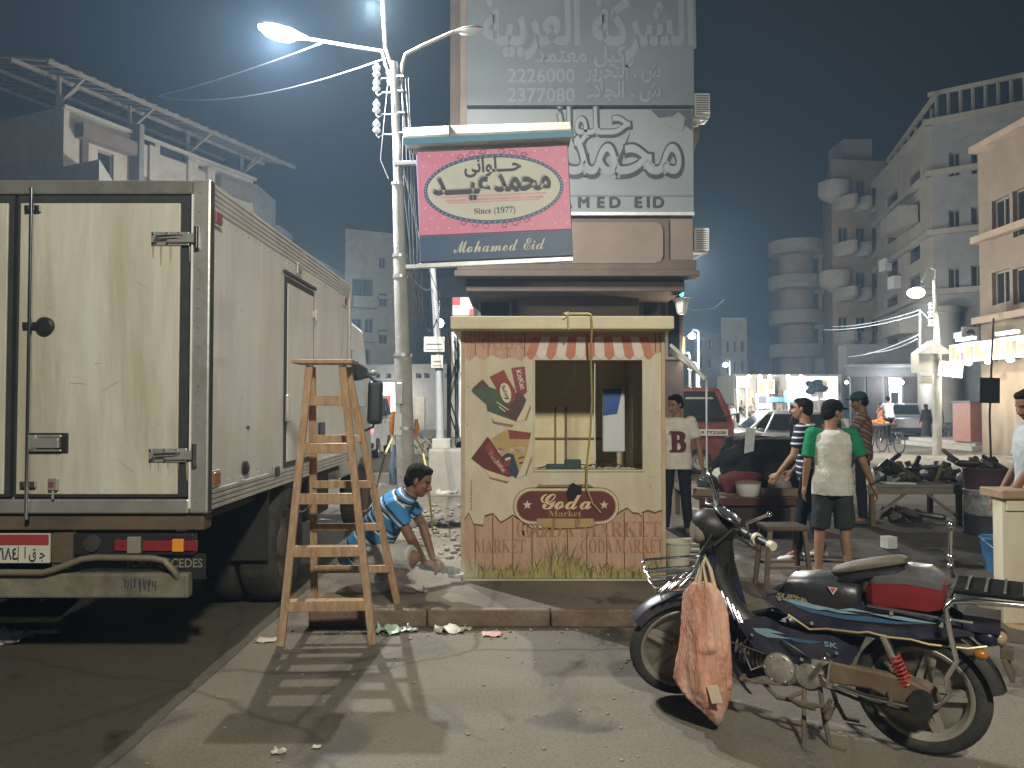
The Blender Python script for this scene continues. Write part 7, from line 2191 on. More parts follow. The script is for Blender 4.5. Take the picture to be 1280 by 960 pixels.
# cyclist riding away
p = G(1113, 566)
by = thing('bicycle', 'black bicycle ridden away across the square, seen from behind', 'bicycle', (p.x, p.y, 0), R(95))
for x in (-.52, .52):
    q = MB(); q.tube([V((x + .32 * math.cos(t), 0, .34 + .32 * math.sin(t))) for t in [2 * PI * k / 28 for k in range(28)]], .02, 6, closed=True); wq = q.build('wheel', m_rubber, by, world=False)
    q = MB()
    for k in range(12):
        a = 2 * PI * k / 12; q.tube([(x, .02 * (-1) ** k, .34), (x + .3 * math.cos(a), 0, .34 + .3 * math.sin(a))], .003, 4)
    q.build('spokes', m_chrome, wq, world=False)
q = MB(); q.tube([(-.52, 0, .34), (-.1, 0, .34), (.38, 0, .8), (-.2, 0, .82), (-.52, 0, .34)], .018, 8); q.tube([(-.1, 0, .34), (-.22, 0, .9)], .016, 8); q.tube([(.52, 0, .34), (.36, 0, .95)], .018, 8); q.build('frame', m_carpaint['black'], by, world=False)
q = MB(); q.tube([(.30, -.3, 1.02), (.37, 0, .97), (.30, .3, 1.02)], .013, 8); q.build('handlebar', m_chrome, by, world=False)
q = MB(); q.ell((-.24, 0, .93), (.14, .08, .04)); q.build('saddle', m_black, by, world=False)
Jy = stand((p.x, p.y, .42), R(95), 1.5, lean=.12, arms={'l': ((.25, .02, -.18), (.2, -.02, -.12)), 'r': ((.25, .02, -.18), (.2, -.02, -.12))}, legs={'l': ((.30, .10, .58), (.12, .11, .12)), 'r': ((.26, .10, .48), (.16, .11, -.12))})
person('boy in a pale shirt riding the bicycle away across the square', Jy, m_skin2, .02, cloth('pale_blue_cotton', (.45, .5, .55)), .6, m_navy_cloth, 'long', 'short', shoe=m_shoe_d)

# ================================================================ MARKET SQUARE: stalls and clutter on the right
m_plk = pm('stall_timber', (.17, .115, .07), .8, .3, 6, .25, stretch=(1, 5, 5))
m_greyw = pm('grey_old_timber', (.22, .19, .15), .85, .25, 6, .25, stretch=(1, 5, 5))
# low stall platform
SY = 9.9
sx0, sx1 = W(872, 620, SY).x, W(1000, 620, SY).x
st_ = thing('stall_platform', 'low dark wooden stall platform behind the motorcycle handlebars', 'stall', ((sx0 + sx1) / 2, SY + .7, 0))
zt = W(940, 622, SY).z
w = MB()
for k in range(6): w.bx(sx0, sx1, SY + k * .28 + .005, SY + k * .28 + .27, zt - .035, zt)
w.build('deck', m_plk, st_, smooth=0, bevel=.005)
w = MB(); w.bx(sx0 + .02, sx1 - .02, SY - .025, SY + .0, zt - .10, zt - .005); w.build('front_rail', pm('dark_red_paint', (.10, .025, .02), .7, .3, 6), st_, smooth=0, bevel=.005)
for x in (sx0 + .08, sx1 - .08):
    for y in (SY + .06, SY + 1.6): MB().bx(x - .035, x + .035, y - .035, y + .035, 0, zt - .036).build('leg', m_plk, st_, smooth=0)
w = MB(); w.bx(sx0 + .1, sx1 - .1, SY + .05, SY + .07, .03, zt - .10); w.build('front_board', pm('sooty_board', (.05, .04, .033), .9, .3, 4), st_, smooth=0)
# things on the platform
hp = MB(); rk = random.Random(12)
cx = W(955, 590, 11.0).x
for k in range(16):
    hp.ell((cx + rk.uniform(-.42, .42), 10.9 + rk.uniform(-.3, .5), zt + rk.uniform(.1, .5)), (rk.uniform(.2, .36), rk.uniform(.2, .3), rk.uniform(.2, .36)), None, 12, 8)
hp.bx(cx - .42, cx + .46, 10.6, 11.6, zt + .01, zt + .72)
heap = thing('covered_heap', 'large heap under a black cloth on the low stall', 'heap', (cx, 11, zt))
link_mesh(remeshed(hp, .03, 4, wrinkle=.08, wsize=.2), 'black_cover', m_black_cloth, heap)
def sack(label, px, py, Y, r, m, zb, name='sack', cat='sack'):
    p = W(px, py, Y); q = MB(); rk = random.Random(int(px))
    q.ell((p.x, p.y, zb + r * .8), (r, r * .9, r * .85), None, 14, 9); q.ell((p.x + r * .3, p.y, zb + r * .5), (r * .8, r * .7, r * .5), None, 12, 8); q.cap((p.x, p.y, zb + r * 1.4), r * .4, (p.x + .02, p.y, zb + r * 1.9), r * .25)
    t = thing(name, label, cat, (p.x, p.y, zb)); link_mesh(remeshed(q, max(.012, r * .09), 2, wrinkle=r * .22, wsize=r * .5), 'cloth', m, t); return t


m_wbag = pm('white_plastic_bag', (.55, .56, .57), .35, .15, 14, .2); m_gbag = pm('greenish_plastic_bag', (.32, .36, .28), .4, .3, 14, .2)
sack('grey white bag standing on the low stall, against the black heap', 974, 590, 10.3, .15, pm('grey_sack', (.26, .25, .25), .7, .2, 10, .2), zt)
sack('crumpled pale bag at the left end of the low stall', 905, 575, 10.9, .19, m_gbag, zt)
sack('dark bag with shiny folds at the left end of the low stall', 884, 590, 10.6, .15, pm('dark_plastic_bag', (.035, .045, .042), .25, .3, 10), zt)
w = MB(); c = W(925, 606, 10.6); w.box((c.x, c.y, zt + .11), (.5, .5, .22)); w.ell((c.x + .05, c.y, zt + .22), (.26, .24, .06))
t_ = thing('red_bundle', 'dark red cloth bundle on the low stall behind the white tub', 'bundle', (c.x, c.y, zt)); link_mesh(remeshed(w, .02, 3, wrinkle=.03, wsize=.1), 'cloth', pm('dark_red_cloth', (.085, .012, .014), .85, .2, 8), t_)
tb = thing('tub', 'white plastic tub with a reddish lid on the low stall', 'tub', (W(936, 615, 10.05).x, 10.08, zt))
MB().lathe((0, 0, 0), [(.12, 0), (.14, .02), (.16, .16), (.155, .165)], 20).build('bowl', m_white, tb, world=False); MB().lathe((0, 0, .166), [(.165, 0), (.165, .02), (.1, .035), (0, .036)], 20).build('lid', pm('pinkish_lid', (.38, .2, .17), .5), tb, world=False)
rk = random.Random(21)
for i, (px, lb_) in enumerate(((880, 'flat carton at the left end of the low stall'), (960, 'flat pale carton right of the white tub on the low stall'), (985, 'small carton at the right end of the low stall'))):
    p = W(px, 615, 10.1); q = MB(); q.box((p.x, 10.12, zt + .05), (.26, .2, .09), Euler((0, 0, rk.uniform(-.4, .4))))
    tag(q.build('carton', pm('brown_carton', (.24, .17, .11), .8, .2, 6), smooth=0, bevel=.004), lb_, 'carton', 'cartons on the low stall')
# white papers on the far edge of the heap
q = MB(); p = W(937, 533, 11.3); q.box((p.x, 11.2, zt + .80), (.34, .3, .015), Euler((.15, .1, .3))); tag(q.build('paper_sheet', m_white, smooth=0), 'white sheet lying on top of the black heap', 'sheet')
q = MB(); p = W(927, 547, 10.9); q.prism([(-.08, -.2), (.05, -.17), (.09, .12), (-.04, .16)], (p.x, 10.55, p.z), (1, .2, 0), (0, .1, 1), .01); tag(q.build('plastic_sheet', m_wbag, smooth=0), 'pale blue-white plastic hanging over the left side of the black heap', 'sheet')
# dark canopy over the left stall end
cn = thing('stall_canopy', 'dark awning with a pale edge, right of the kiosk roof', 'canopy', (W(850, 460, 12.5).x, 12.5, 0))
a, b, c2 = W(836, 425, 12.5), W(840, 462, 14.2), W(884, 476, 12.3)
w = MB(); w.add([W(834, 440, 12.2), W(838, 436, 14.5), W(886, 474, 14.3), W(880, 474, 12.0)], [(0, 1, 2, 3)])
o = w.build('sheet', pm('dark_tarpaulin', (.045, .045, .045), .7, .2, 5), cn, smooth=0); sm = o.modifiers.new('t', 'SOLIDIFY'); sm.thickness = .02
w = MB(); w.tube([W(838, 431, 12.2), W(860, 450, 12.1), W(881, 474, 12.0)], .03, 8); w.build('edge_roll', pm('pale_tarp_edge', (.4, .38, .33), .7), cn)
w = MB(); e_ = W(885, 474, 14.3); w.cyl((e_.x - .03, 14.3, 0), (e_.x - .03, 14.3, e_.z), .02, n=8); w.build('prop', m_metal, cn)

# long table with tools
TYB = 10.3
tx0, tx1 = W(1084, 610, TYB).x, W(1214, 610, TYB).x
zt2 = W(1140, 606, TYB).z
tbl = thing('market_table', 'long low grey timber table with tools spread on it, right of the plaid-shirted man', 'table', ((tx0 + tx1) / 2, TYB + .4, 0))
w = MB()
for k in range(4): w.bx(tx0, tx1, TYB + k * .22 + .004, TYB + k * .22 + .215, zt2 - .04, zt2)
w.build('top', m_greyw, tbl, smooth=0, bevel=.005)
w = MB(); w.bx(tx0 + .03, tx1 - .03, TYB + .02, TYB + .045, zt2 - .13, zt2 - .042); w.build('apron', m_greyw, tbl, smooth=0)
for x in (tx0 + .1, tx1 - .12):
    for y in (TYB + .08, TYB + .8): MB().bx(x - .03, x + .03, y - .03, y + .03, 0, zt2 - .042).build('leg', m_plk, tbl, smooth=0)
for s_, x in ((1, tx0 + .12), (-1, tx1 - .14)):
    MB().beam((x + s_ * .5, TYB + .06, zt2 - .06), (x, TYB + .06, .12), .04, .03).build('brace', m_greyw, tbl, smooth=0)
bt = thing('water_bottle', 'clear plastic water bottle standing on the left end of the long table', 'bottle', (W(1092, 598, TYB + .1).x, TYB + .15, zt2))
MB().lathe((0, 0, 0), [(.03, 0), (.038, .01), (.038, .06), (.034, .065), (.038, .07), (.038, .15), (.018, .2), (.015, .215)], 16).build('bottle_body', pm('clear_plastic', (.6, .66, .7), .12, .05, 5), bt, world=False)
MB().lathe((0, 0, .215), [(.017, 0), (.017, .022), (0, .023)], 12).build('cap', m_white, bt, world=False)
q = MB(); p = W(1088, 608, TYB); q.lathe((p.x, TYB + .06, zt2), [(.045, 0), (.05, .10), (.045, .10), (.04, .01)], 16); tag(q.build('plastic_cup', m_white), 'white plastic cup at the front left corner of the long table', 'cup')


def tool_heap(label, px, py, hw, hh, n, seed, base_z, Y):
    rk = random.Random(seed); c = W(px, py, Y); r = thing('tool_heap', label, 'tools', (c.x, Y, base_z))
    mats = [m_black, pm('dark_steel', (.08, .08, .085), .4, .3, 8, metal=.6), m_rust]
    for j, m in enumerate(mats):
        q = MB()
        for k in range(n // 3):
            x, y, z = c.x + rk.gauss(0, hw * .5), Y + rk.uniform(0, .4), base_z + abs(rk.gauss(0, hh * .5)) + .02
            d = V((rk.uniform(-1, 1), rk.uniform(-.6, .6), rk.uniform(-.4, .5))).normalized() * rk.uniform(.08, .2)
            if rk.random() < .5: q.cap(V((x, y, z)) - d, rk.uniform(.02, .045), V((x, y, z)) + d, rk.uniform(.015, .04), 8)
            else: q.box((x, y, z), (rk.uniform(.08, .2), rk.uniform(.06, .15), rk.uniform(.04, .10)), Euler((rk.uniform(-.5, .5), rk.uniform(-.5, .5), rk.uniform(0, 3))))
        o = q.build('tools', m, r, smooth=40); tag(o, kind='stuff')
    return r


tool_heap('heap of dark power tools in the middle of the long table', 1133, 597, .34, .22, 66, 5, zt2, TYB + .25)
tool_heap('second heap of dark tools at the right end of the long table', 1190, 592, .22, .18, 45, 9, zt2, TYB + .5)
q = MB(); p = W(1128, 605, TYB); q.box((p.x, TYB + .12, zt2 + .012), (.42, .16, .02), Euler((0, .02, .05))); tag(q.build('white_board', m_white, smooth=0, bevel=.004), 'white board lying along the front of the long table', 'board')
sack('crumpled white plastic bag at the right end of the long table', 1205, 598, TYB + .1, .10, m_wbag, zt2, 'plastic_bag', 'plastic bag')
sack('white plastic bag beside the water bottle on the long table', 1100, 596, TYB + .5, .09, m_wbag, zt2, 'plastic_bag', 'plastic bag')
tool_heap('few dark tools and scraps lying under the long table', 1130, 640, .3, .1, 24, 15, 0.02, TYB + .3)

# oil drum with a rod and a black board standing in it
DY = 9.75; dx = W(1232, 620, DY).x
dr = thing('oil_drum', 'battered oil drum with a maroon band over chipped white paint, right of the long table', 'drum', (dx, DY, 0))
def drum_sec(name, prof, m): return MB().lathe((0, 0, 0), prof, 32).build(name, m, dr, world=False)
r_ = .245; zd = W(1232, 584, DY).z
drum_sec('lower_drum', [(r_, 0), (r_ + .01, .02), (r_, .04), (r_, zd * .30)], pm('dark_blue_chipped', (.03, .032, .045), .7, .4, 5, .2))
drum_sec('white_band', [(r_ + .002, zd * .301), (r_ + .012, zd * .33), (r_ + .002, zd * .36), (r_ + .002, zd * .64), (r_ + .012, zd * .66), (r_ + .002, zd * .68)], pm('chipped_white_paint', (.42, .42, .41), .7, .15, 5, .2, dirt=(.06, .05, .05), dirt_amt=.7, dirt_scale=8))
drum_sec('maroon_band', [(r_ + .001, zd * .681), (r_ + .001, zd * .96), (r_ + .014, zd * .98), (r_ + .006, zd), (r_ - .01, zd), (r_ - .012, zd - .03), (0, zd - .03)], pm('maroon_drum_paint', (.075, .035, .045), .7, .3, 5, .2))
rd = thing('sign_rod', 'thin black rod carrying a square black board, standing in the oil drum', 'sign rod', (W(1239, 580, DY).x, DY, zd - .03))
MB().tube([W(1239, 586, DY), W(1237, 520, DY), W(1239.5, 450, DY), W(1242, 398, DY)], .013, 8).build('rod', m_black, rd)
p = W(1236, 488, DY); q = MB(); q.box(p + V((-.0, -.02, 0)), (.25, .015, .32), Euler((0, R(1.5), 0))); q.build('black_board', pm('black_board_paint', (.014, .015, .022), .6, .2, 5), rd, smooth=0, bevel=.003)
tool_heap('dark rags and tools piled on the oil drum', 1236, 582, .16, .06, 21, 31, zd - .02, DY - .05)
bu = thing('bucket', 'blue plastic bucket on the ground beside the counter', 'bucket', (W(1246, 700, 7.6).x, 7.6, 0.004))
MB().lathe((0, 0, 0), [(.10, 0), (.14, .30), (.15, .31), (.15, .33), (.132, .32), (.095, .01), (0, .008)], 24).build('pail', pm('blue_plastic', (.05, .16, .32), .45, .15, 5), bu, world=False)
MB().tube([(-.145, 0, .31), (-.1, -.1, .24), (0, -.14, .2), (.1, -.1, .24), (.145, 0, .31)], .005, 6).build('handle', m_metal, bu, world=False)
# counter at the right edge
cx0 = W(1254, 700, 5.75).x; zc_ = W(1254, 618, 5.75).z
ct = thing('counter', 'cream counter with a wooden top at the right edge', 'counter', (cx0 + .5, 6.0, 0))
w = MB(); w.bx(cx0, cx0 + 1.2, 5.75, 6.3 - .55 + .12, .0, zc_ - .03); w.build('front_panel', m_kiosk, ct, smooth=0, bevel=.006)
w = MB(); w.bx(cx0 - .03, cx0 + 1.25, 5.70, 5.98, zc_ - .03, zc_ + .035); w.build('top', pm('worn_counter_wood', (.30, .20, .12), .6, .25, 5, .1, stretch=(1, 5, 5)), ct, smooth=0, bevel=.008)
w = MB(); w.bx(cx0 + .02, cx0 + 1.2, 5.73, 5.75, zc_ - .12, zc_ - .032); w.build('top_rail', m_kiosk, ct, smooth=0, bevel=.004)
q = MB(); p0, p1, p2, p3 = G(1213, 752), G(1290, 738), G(1330, 800), G(1262, 786)
q.add([p + V((0, 0, .012)) for p in (p0, p1, p2, p3)], [(3, 2, 1, 0)]); o = q.build('cardboard', pm('flattened_cardboard', (.36, .25, .14), .8, .2, 4, .1), smooth=0); so = o.modifiers.new('t', 'SOLIDIFY'); so.thickness = .008
tag(o, 'flattened cardboard on the ground below the counter', 'cardboard')
# rusty stool behind the motorcycle
SY2 = 6.9; sc0 = W(978, 660, SY2)
sl = thing('stool', 'rusty metal stool with a dark seat, behind the motorcycle handlebar', 'stool', (sc0.x, SY2, .004))
zs = sc0.z + .03
w = MB(); w.bx(-.19, .19, -.15, .15, zs - .04, zs); w.build('seat', pm('dark_brown_board', (.10, .065, .045), .8, .3, 6), sl, world=False, smooth=0, bevel=.012)
for a_ in (-1, 1):
    for b_ in (-1, 1): MB().beam((a_ * .15, b_ * .12, zs - .04), (a_ * .2, b_ * .15, 0), .035, .035, up=(0, 1, 0)).build('leg', m_rustb, sl, world=False, smooth=0)
for b_ in (-1, 1): MB().beam((-.185, b_ * .135, .2), (.185, b_ * .135, .2), .025, .025).build('stretcher', m_rustb, sl, world=False, smooth=0)
# pail, planks and litter right of the kiosk
pl_ = thing('bucket', 'cream plastic pail at the foot of the kiosk, right side', 'bucket', (W(847, 690, 7.1).x, 7.1, KZ))
MB().lathe((0, 0, 0), [(.10, 0), (.125, .23), (.135, .235), (.135, .25), (.118, .245), (.095, .01), (0, .008)], 24).build('pail', pm('cream_plastic', (.55, .53, .40), .5, .1, 5), pl_, world=False)
q = MB(); p = W(856, 700, 7.1)
for k in range(4): q.box((p.x + .12 + .03 * k, 7.6 + .12 * k, .02 + .03 * k + KZ), (.45, .09, .025), Euler((0, 0, .2 * k - .3)))
tag(q.build('plank_pile', m_greyw, smooth=0, bevel=.003), 'few short planks piled behind the cream pail', 'planks')
bx_ = MB(); p = G(1111, 686); bx_.box((p.x, p.y, .075), (.13, .12, .13), Euler((0, 0, .3))); tag(bx_.build('carton', pm('clean_white_carton', (.66, .65, .62), .6, .06), smooth=0, bevel=.004), 'small white carton standing alone on the ground between the young man and the drum', 'carton')

# litter along the kerb and on the ground, each piece its own
rk = random.Random(17)
def scrap(label, px, py, sz, m, lift=.006, z=0.0, name='litter', crumple=.5):
    p = G(px, py, z); q = MB(); n = 7
    pts = []
    for i in range(n):
        for j in range(n):
            pts.append((p.x + (i / (n - 1) - .5) * sz * 1.4 + rk.uniform(-.1, .1) * sz, p.y + (j / (n - 1) - .5) * sz + rk.uniform(-.1, .1) * sz, z + lift + abs(rk.gauss(0, sz * .18 * crumple))))
    q.add(pts, [(i * n + j, (i + 1) * n + j, (i + 1) * n + j + 1, i * n + j + 1) for i in range(n - 1) for j in range(n - 1)])
    o = q.build(name, m, smooth=60); so = o.modifiers.new('t', 'SOLIDIFY'); so.thickness = .002
    return tag(o, label, 'litter')


m_pap = pm('dirty_paper', (.5, .46, .38), .8, .2, 12); m_foil = pm('silvery_wrapper', (.42, .46, .42), .3, .2, 14, metal=.3)
scrap('crumpled greenish wrapper in the gutter beside the ladder foot', 484, 791, .13, pm('green_white_wrapper', (.36, .46, .36), .4, .5, 16), crumple=1.0)
scrap('crumpled silver wrapper by the kerb, right of the green one', 512, 789, .09, m_foil, crumple=1.0)
scrap('torn white paper in the gutter below the grinder', 563, 789, .15, m_pap, crumple=.9)
scrap('small white scrap by the kerb right of the torn paper', 581, 787, .07, m_pap)
scrap('flat pinkish wrapper in front of the kerb', 615, 794, .10, pm('pink_wrapper', (.5, .26, .22), .6), crumple=.3)
scrap('flat white paper left of the ladder foot', 333, 801, .10, m_pap, crumple=.2)
scrap('white paper ball at the lower middle of the ground', 348, 942, .045, m_pap, crumple=1.2)
scrap('small pale scrap near the ladder shadow', 396, 935, .03, m_pap)
scrap('crushed clear bag on the shade-darkened road at the left edge', 10, 803, .17, m_wbag, crumple=1.3, name='plastic_bag')
scrap('pale crumpled sheet on the pavement between the pole and the kiosk', 558, 618, .25, m_pap, z=KZ, crumple=.9)
gv = MB(); rk = random.Random(33)
for k in range(420):
    x, y = rk.uniform(-1.75, 3.2), rk.uniform(2.5, 5.62) if rk.random() < .7 else 5.62 - abs(rk.gauss(0, .12))
    r = rk.choice((.002, .003, .004, .006, .009)) * (1.5 if y > 5.3 else 1)
    gv.ell((x, y, r * .4), (r * rk.uniform(.8, 1.6), r * rk.uniform(.8, 1.4), r * .7), Matrix.Rotation(rk.uniform(0, 3), 3, 'Z'), 6, 4)
for k in range(240):
    x, y = rk.uniform(-1.2, -.3), rk.uniform(7.5, 11.5); r = rk.choice((.006, .008, .012, .02, .035))
    gv.ell((x, y, KZ + r * .4), (r * rk.uniform(.8, 1.6), r, r * .7), None, 6, 4)
tag(gv.build('gravel', pm('pale_grit', (.27, .235, .18), .9, .5, 20)), kind='stuff')

# ================================================================ FAR SHOPS, SIGNS AND LAMPS
def lit_board(label, px0, py0, px1, py1, Y, col_, s, name='lit_sign', th=.12, prints=(), tilt=0.0):
    a, b = W(px0, py1, Y), W(px1, py0, Y)
    r = thing(name, label, 'sign', ((a.x + b.x) / 2, Y, a.z))
    w = MB(); w.bx(a.x - .03, b.x + .03, Y + .002, Y + th, a.z - .03, b.z + .03); w.build('case', m_dgrey, r, smooth=0)
    MB().bx(a.x, b.x, Y - .01, Y, a.z, b.z).build('face', glow(label[:28].replace(' ', '_'), col_, s), r, smooth=0)
    for k, (fx0, fy0, fx1, fy1, c_, s_) in enumerate(prints):
        q = MB(); lx, lz = b.x - a.x, b.z - a.z
        q.bx(a.x + fx0 * lx, a.x + fx1 * lx, Y - .02 - .002 * k, Y - .012, a.z + fy0 * lz, a.z + fy1 * lz)
        q.build('face_print', glow('sign_print_%d_%d' % (int(px0), k), c_, s_), r, smooth=0)
    # legs to the ground where nothing else carries it
    return r, a, b


def posts(r, a, b, Y):
    for x in (a.x + .08, b.x - .08): MB().bx(x - .04, x + .04, Y + .13, Y + .2, 0, b.z).build('post', m_metal, r, smooth=0)


YF = 40.0
r, a, b = lit_board('pale yellow lit board, first from the left of the far stalls', 921, 471, 936, 484, YF, (1.0, .95, .7), 1.7); posts(r, a, b, YF)
r, a, b = lit_board('yellow lit board among the far stalls', 947, 474, 968, 492, YF, (1.0, .85, .45), 1.1, prints=[(.1, .1, .35, .6, (1, .7, .1), .9), (.6, .3, .95, .9, (.3, .25, .2), .25)]); posts(r, a, b, YF)
r, a, b = lit_board('turquoise lit panel among the far stalls', 981, 488, 992, 503, YF - 2, (.25, .75, .9), 1.0); posts(r, a, b, YF - 2)
r, a, b = lit_board('blue lit fascia low among the far stalls', 963, 497, 981, 502, YF - 2, (.08, .25, .65), .8); posts(r, a, b, YF - 2)
r, a, b = lit_board('white framed lit kiosk window among the far stalls', 945, 492, 961, 510, YF - 3, (.95, .97, 1.0), 1.6, prints=[(.18, .3, .82, .85, (.12, .12, .13), .2)]); posts(r, a, b, YF - 3)
r, a, b = lit_board('large white lit billboard with pictures, behind the striped-shirt man', 985, 471, 1047, 500, YF - 4, (1.0, 1.0, 1.0), 1.15, prints=[(.55, .45, .8, .9, (.5, .4, .3), .45), (.3, .55, .42, .95, (.6, .35, .3), .4), (.45, .08, .7, .4, (.4, .4, .42), .4), (.02, .1, .2, .5, (.75, .75, .8), .7)]); posts(r, a, b, YF - 4)
q = MB(); p = W(1031, 483, YF - 4.4)
for k in range(16): q.ell(p + V((rk.uniform(-.4, .25) - .3, 0, rk.uniform(-.22, .2))), (rk.uniform(.12, .3), .2, rk.uniform(.08, .16)), None, 8, 6)
tree = thing('small_tree', 'dark little tree top in front of the large white billboard', 'tree', (p.x - .3, YF - 4.4, 0)); q.build('crown', pm('dark_leaves', (.006, .008, .007), .9, .4, 6, spec=.1), tree); MB().tube([(p.x - .3, YF - 4.4, 0), (p.x - .25, YF - 4.4, p.z)], [.09, .05], 8).build('trunk', m_brown, tree)
# stall shelves under the lit boards
sh_ = thing('market_stalls', 'row of low lit stalls under the bright boards, far across the square', 'stalls', (W(985, 505, YF).x, YF, 0))
a, b = W(918, 520, YF + .6), W(1052, 468, YF + .6)
MB().bx(a.x, b.x, YF + .6, YF + 4, 0, b.z).build('back_wall', m_stone, sh_, smooth=0)
w = MB()
for k in range(60):
    x = rk.uniform(a.x + .1, b.x - .1); z = rk.uniform(.9, b.z - .6); w.box((x, YF + .4, z), (rk.uniform(.1, .4), .2, rk.uniform(.1, .35)))
tag(w.build('goods', pm('mixed_goods', (.35, .27, .18), .7, .9, 1.3), sh_, smooth=0), kind='stuff')
MB().bx(a.x, b.x, YF - .2, YF + .6, .0, .9).build('counter', m_white, sh_, smooth=0)
for k, px in enumerate((936, 950, 962, 985, 1001)):
    t = thing('bulb', 'bare bright bulb above the far stalls, number %s from the left' % ['one', 'two', 'three', 'four', 'five'][k], 'bulb', W(px, 471, YF - .5), group='bulbs over the far stalls')
    MB().ell((0, 0, 0), (.10, .10, .10)).build('globe', glow('bulb_glass_light', (1, .96, .86), 14), t, world=False); MB().cyl((0, 0, .08), (0, 0, .2), .04, n=8).build('cap', m_black, t, world=False)
lamp('stall_light_a', W(940, 480, YF - 2.5), 900, NEUT, .3); lamp('stall_light_b', W(1005, 475, YF - 6.5), 1200, COOL, .3)
lamp('square_fill_light', (5.75, 26, 6.3), 3200, NEUT, .2)  # added fill from an unseen lamp; brightens the far ground

p = G(1100, 566)
fs = thing('fruit_stand', 'tripod stand heaped with oranges, beyond the plaid-shirted man', 'stand', (p.x, p.y, 0)); zf_ = W(1100, 530, p.y).z
for k in range(3): MB().tube([(.1 * math.cos(k * 2.1), .1 * math.sin(k * 2.1), zf_ - .05), (.32 * math.cos(k * 2.1), .32 * math.sin(k * 2.1), 0)], .018, 6).build('leg', m_rustb, fs, world=False)
MB().lathe((0, 0, zf_ - .08), [(.05, 0), (.36, .05), (.38, .1), (.0, .06)], 18).build('tray', m_metal, fs, world=False)
w = MB()
for k in range(40):
    a_, r_2 = rk.uniform(0, 6.28), .3 * math.sqrt(rk.random()); w.ell((r_2 * math.cos(a_), r_2 * math.sin(a_), zf_ + .02 + (.3 - r_2) * rk.uniform(0, .8)), (.045, .045, .042), None, 8, 6)
tag(w.build('oranges', pm('orange_peel', (.62, .2, .03), .5, .2, 6), fs, world=False), kind='stuff')
# white framed door, dark shutters at the foot of the brown and grey blocks
q = MB(); a, b = W(1062, 530, 45), W(1215, 440, 45)
sf = thing('shuttered_shops', 'row of closed dark shutters at street level below the tall grey block', 'shops', ((a.x + b.x) / 2, 44.0, 0))
x0, x1 = W(1060, 530, 43).x, W(1152, 530, 43).x
MB().bx(x0, x1, 43.1, 44.2, 0, 5.0).build('wall', m_dgrey, sf, smooth=0)
n = 4
for k in range(n):
    xa, xb = x0 + (x1 - x0) * (k + .08) / n, x0 + (x1 - x0) * (k + .92) / n
    w = MB()
    for j in range(22): w.bx(xa, xb, 43.06 - .012 * (j % 2), 43.1, .1 + j * .14, .1 + j * .14 + .135)
    w.build('shutter', pm('dark_brown_shutter', (.07, .055, .05), .6, .2, 4), sf, smooth=0)
w = MB(); w.bx(x0 - .1, x1 + .1, 42.2, 43.1, 3.7, 3.85); w.build('ledge', m_grey, sf, smooth=0)
xd, xe = W(1112, 520, 42.9).x, W(1128, 520, 42.9).x
w = MB(); w.bx(xd, xe, 42.94, 43.04, .05, W(1120, 472, 42.9).z); dd = w.build('door', m_white, sf, smooth=0); MB().bx(xd + .12, xe - .2, 42.93, 42.94, 1.2, 2.3).build('pane', m_glass, dd, smooth=0)
t = thing('wall_lamp', 'bright white wall lamp beside the pale door below the grey block', 'lamp', W(1126, 478, 42.4)); MB().ell((0, 0, 0), (.16, .14, .14)).build('globe', glow('wall_lamp_light', (.92, .95, 1.0), 22), t, world=False); MB().beam((0, .1, 0), (0, .6, 0), .05, .05).build('arm', m_black, t, world=False)
lamp('wall_lamp_glow', W(1126, 478, 41.8), 260, COOL, .15)

# lit shop on the beige block: sign, interior panels, brick planter, steps
sgn = thing('lit_sign', 'brightly lit shop sign with food pictures on the beige block at the right edge', 'sign', (X1, 25, 3.2))
s0, z1_ = FP(1209, 428, A6, B6); 
YA, YBb = 27.2, 21.0
zA, zB = W(1209, 455, YA).z, W(1209, 431, YA).z
w = MB(); w.bx(X1 - .5, X1 - .05, YBb, YA, zA, zB); w.build('case', m_metal, sgn, smooth=0, bevel=.02)
w = MB(); w.bx(X1 - .52, X1 - .5, YBb + .03, YA - .03, zA + .03, zB - .03); w.bx(X1 - .47, X1 - .06, YA, YA + .02, zA + .03, zB - .03); w.build('face', glow('shop_sign_light', (1.0, .93, .72), .9), sgn, smooth=0)
rk = random.Random(44)
for k in range(16):
    y = YA - .2 - k * .27; c_ = [(.6, .3, .1), (.25, .4, .1), (.75, .15, .08), (.9, .6, .15), (.35, .22, .12)][k % 5]
    q = MB(); q.bx(X1 - .535 - .001 * (k % 3), X1 - .521, y - rk.uniform(.15, .3), y, zA + .08 + rk.uniform(0, .15), zA + rk.uniform(.3, .62)); q.build('food_picture', glow('food_print_%d' % (k % 5), c_, .45), sgn, smooth=0)
q = MB(); q.text('MAX FOOD', .30, (X1 - .54, YA - 1.2, zA + .16), u=(0, -1, 0), v=(0, 0, 1), width=1.9, off=.02, ext=.004) if False else q.bx(X1 - .545, X1 - .53, YBb + .05, YBb + 1.6, zA + .05, zB - .3); q.build('yellow_panel', glow('yellow_sign_panel', (.9, .8, .1), .8), sgn, smooth=0)
for k in range(3):
    t = thing('spotlight', 'small bright spotlight under the lit shop sign, %s from the left' % ['first', 'second', 'third'][k], 'spotlight', (X1 - .55, YA - 1.2 - k * 1.1, zA - .06), group='spotlights under the shop sign')
    MB().ell((0, 0, 0), (.10, .14, .06)).build('bulb', glow('spot_light', (1, .97, .88), 14), t, world=False); MB().bx(.02, .3, -.03, .03, .03, .07).build('bracket', m_black, t, world=False, smooth=0)
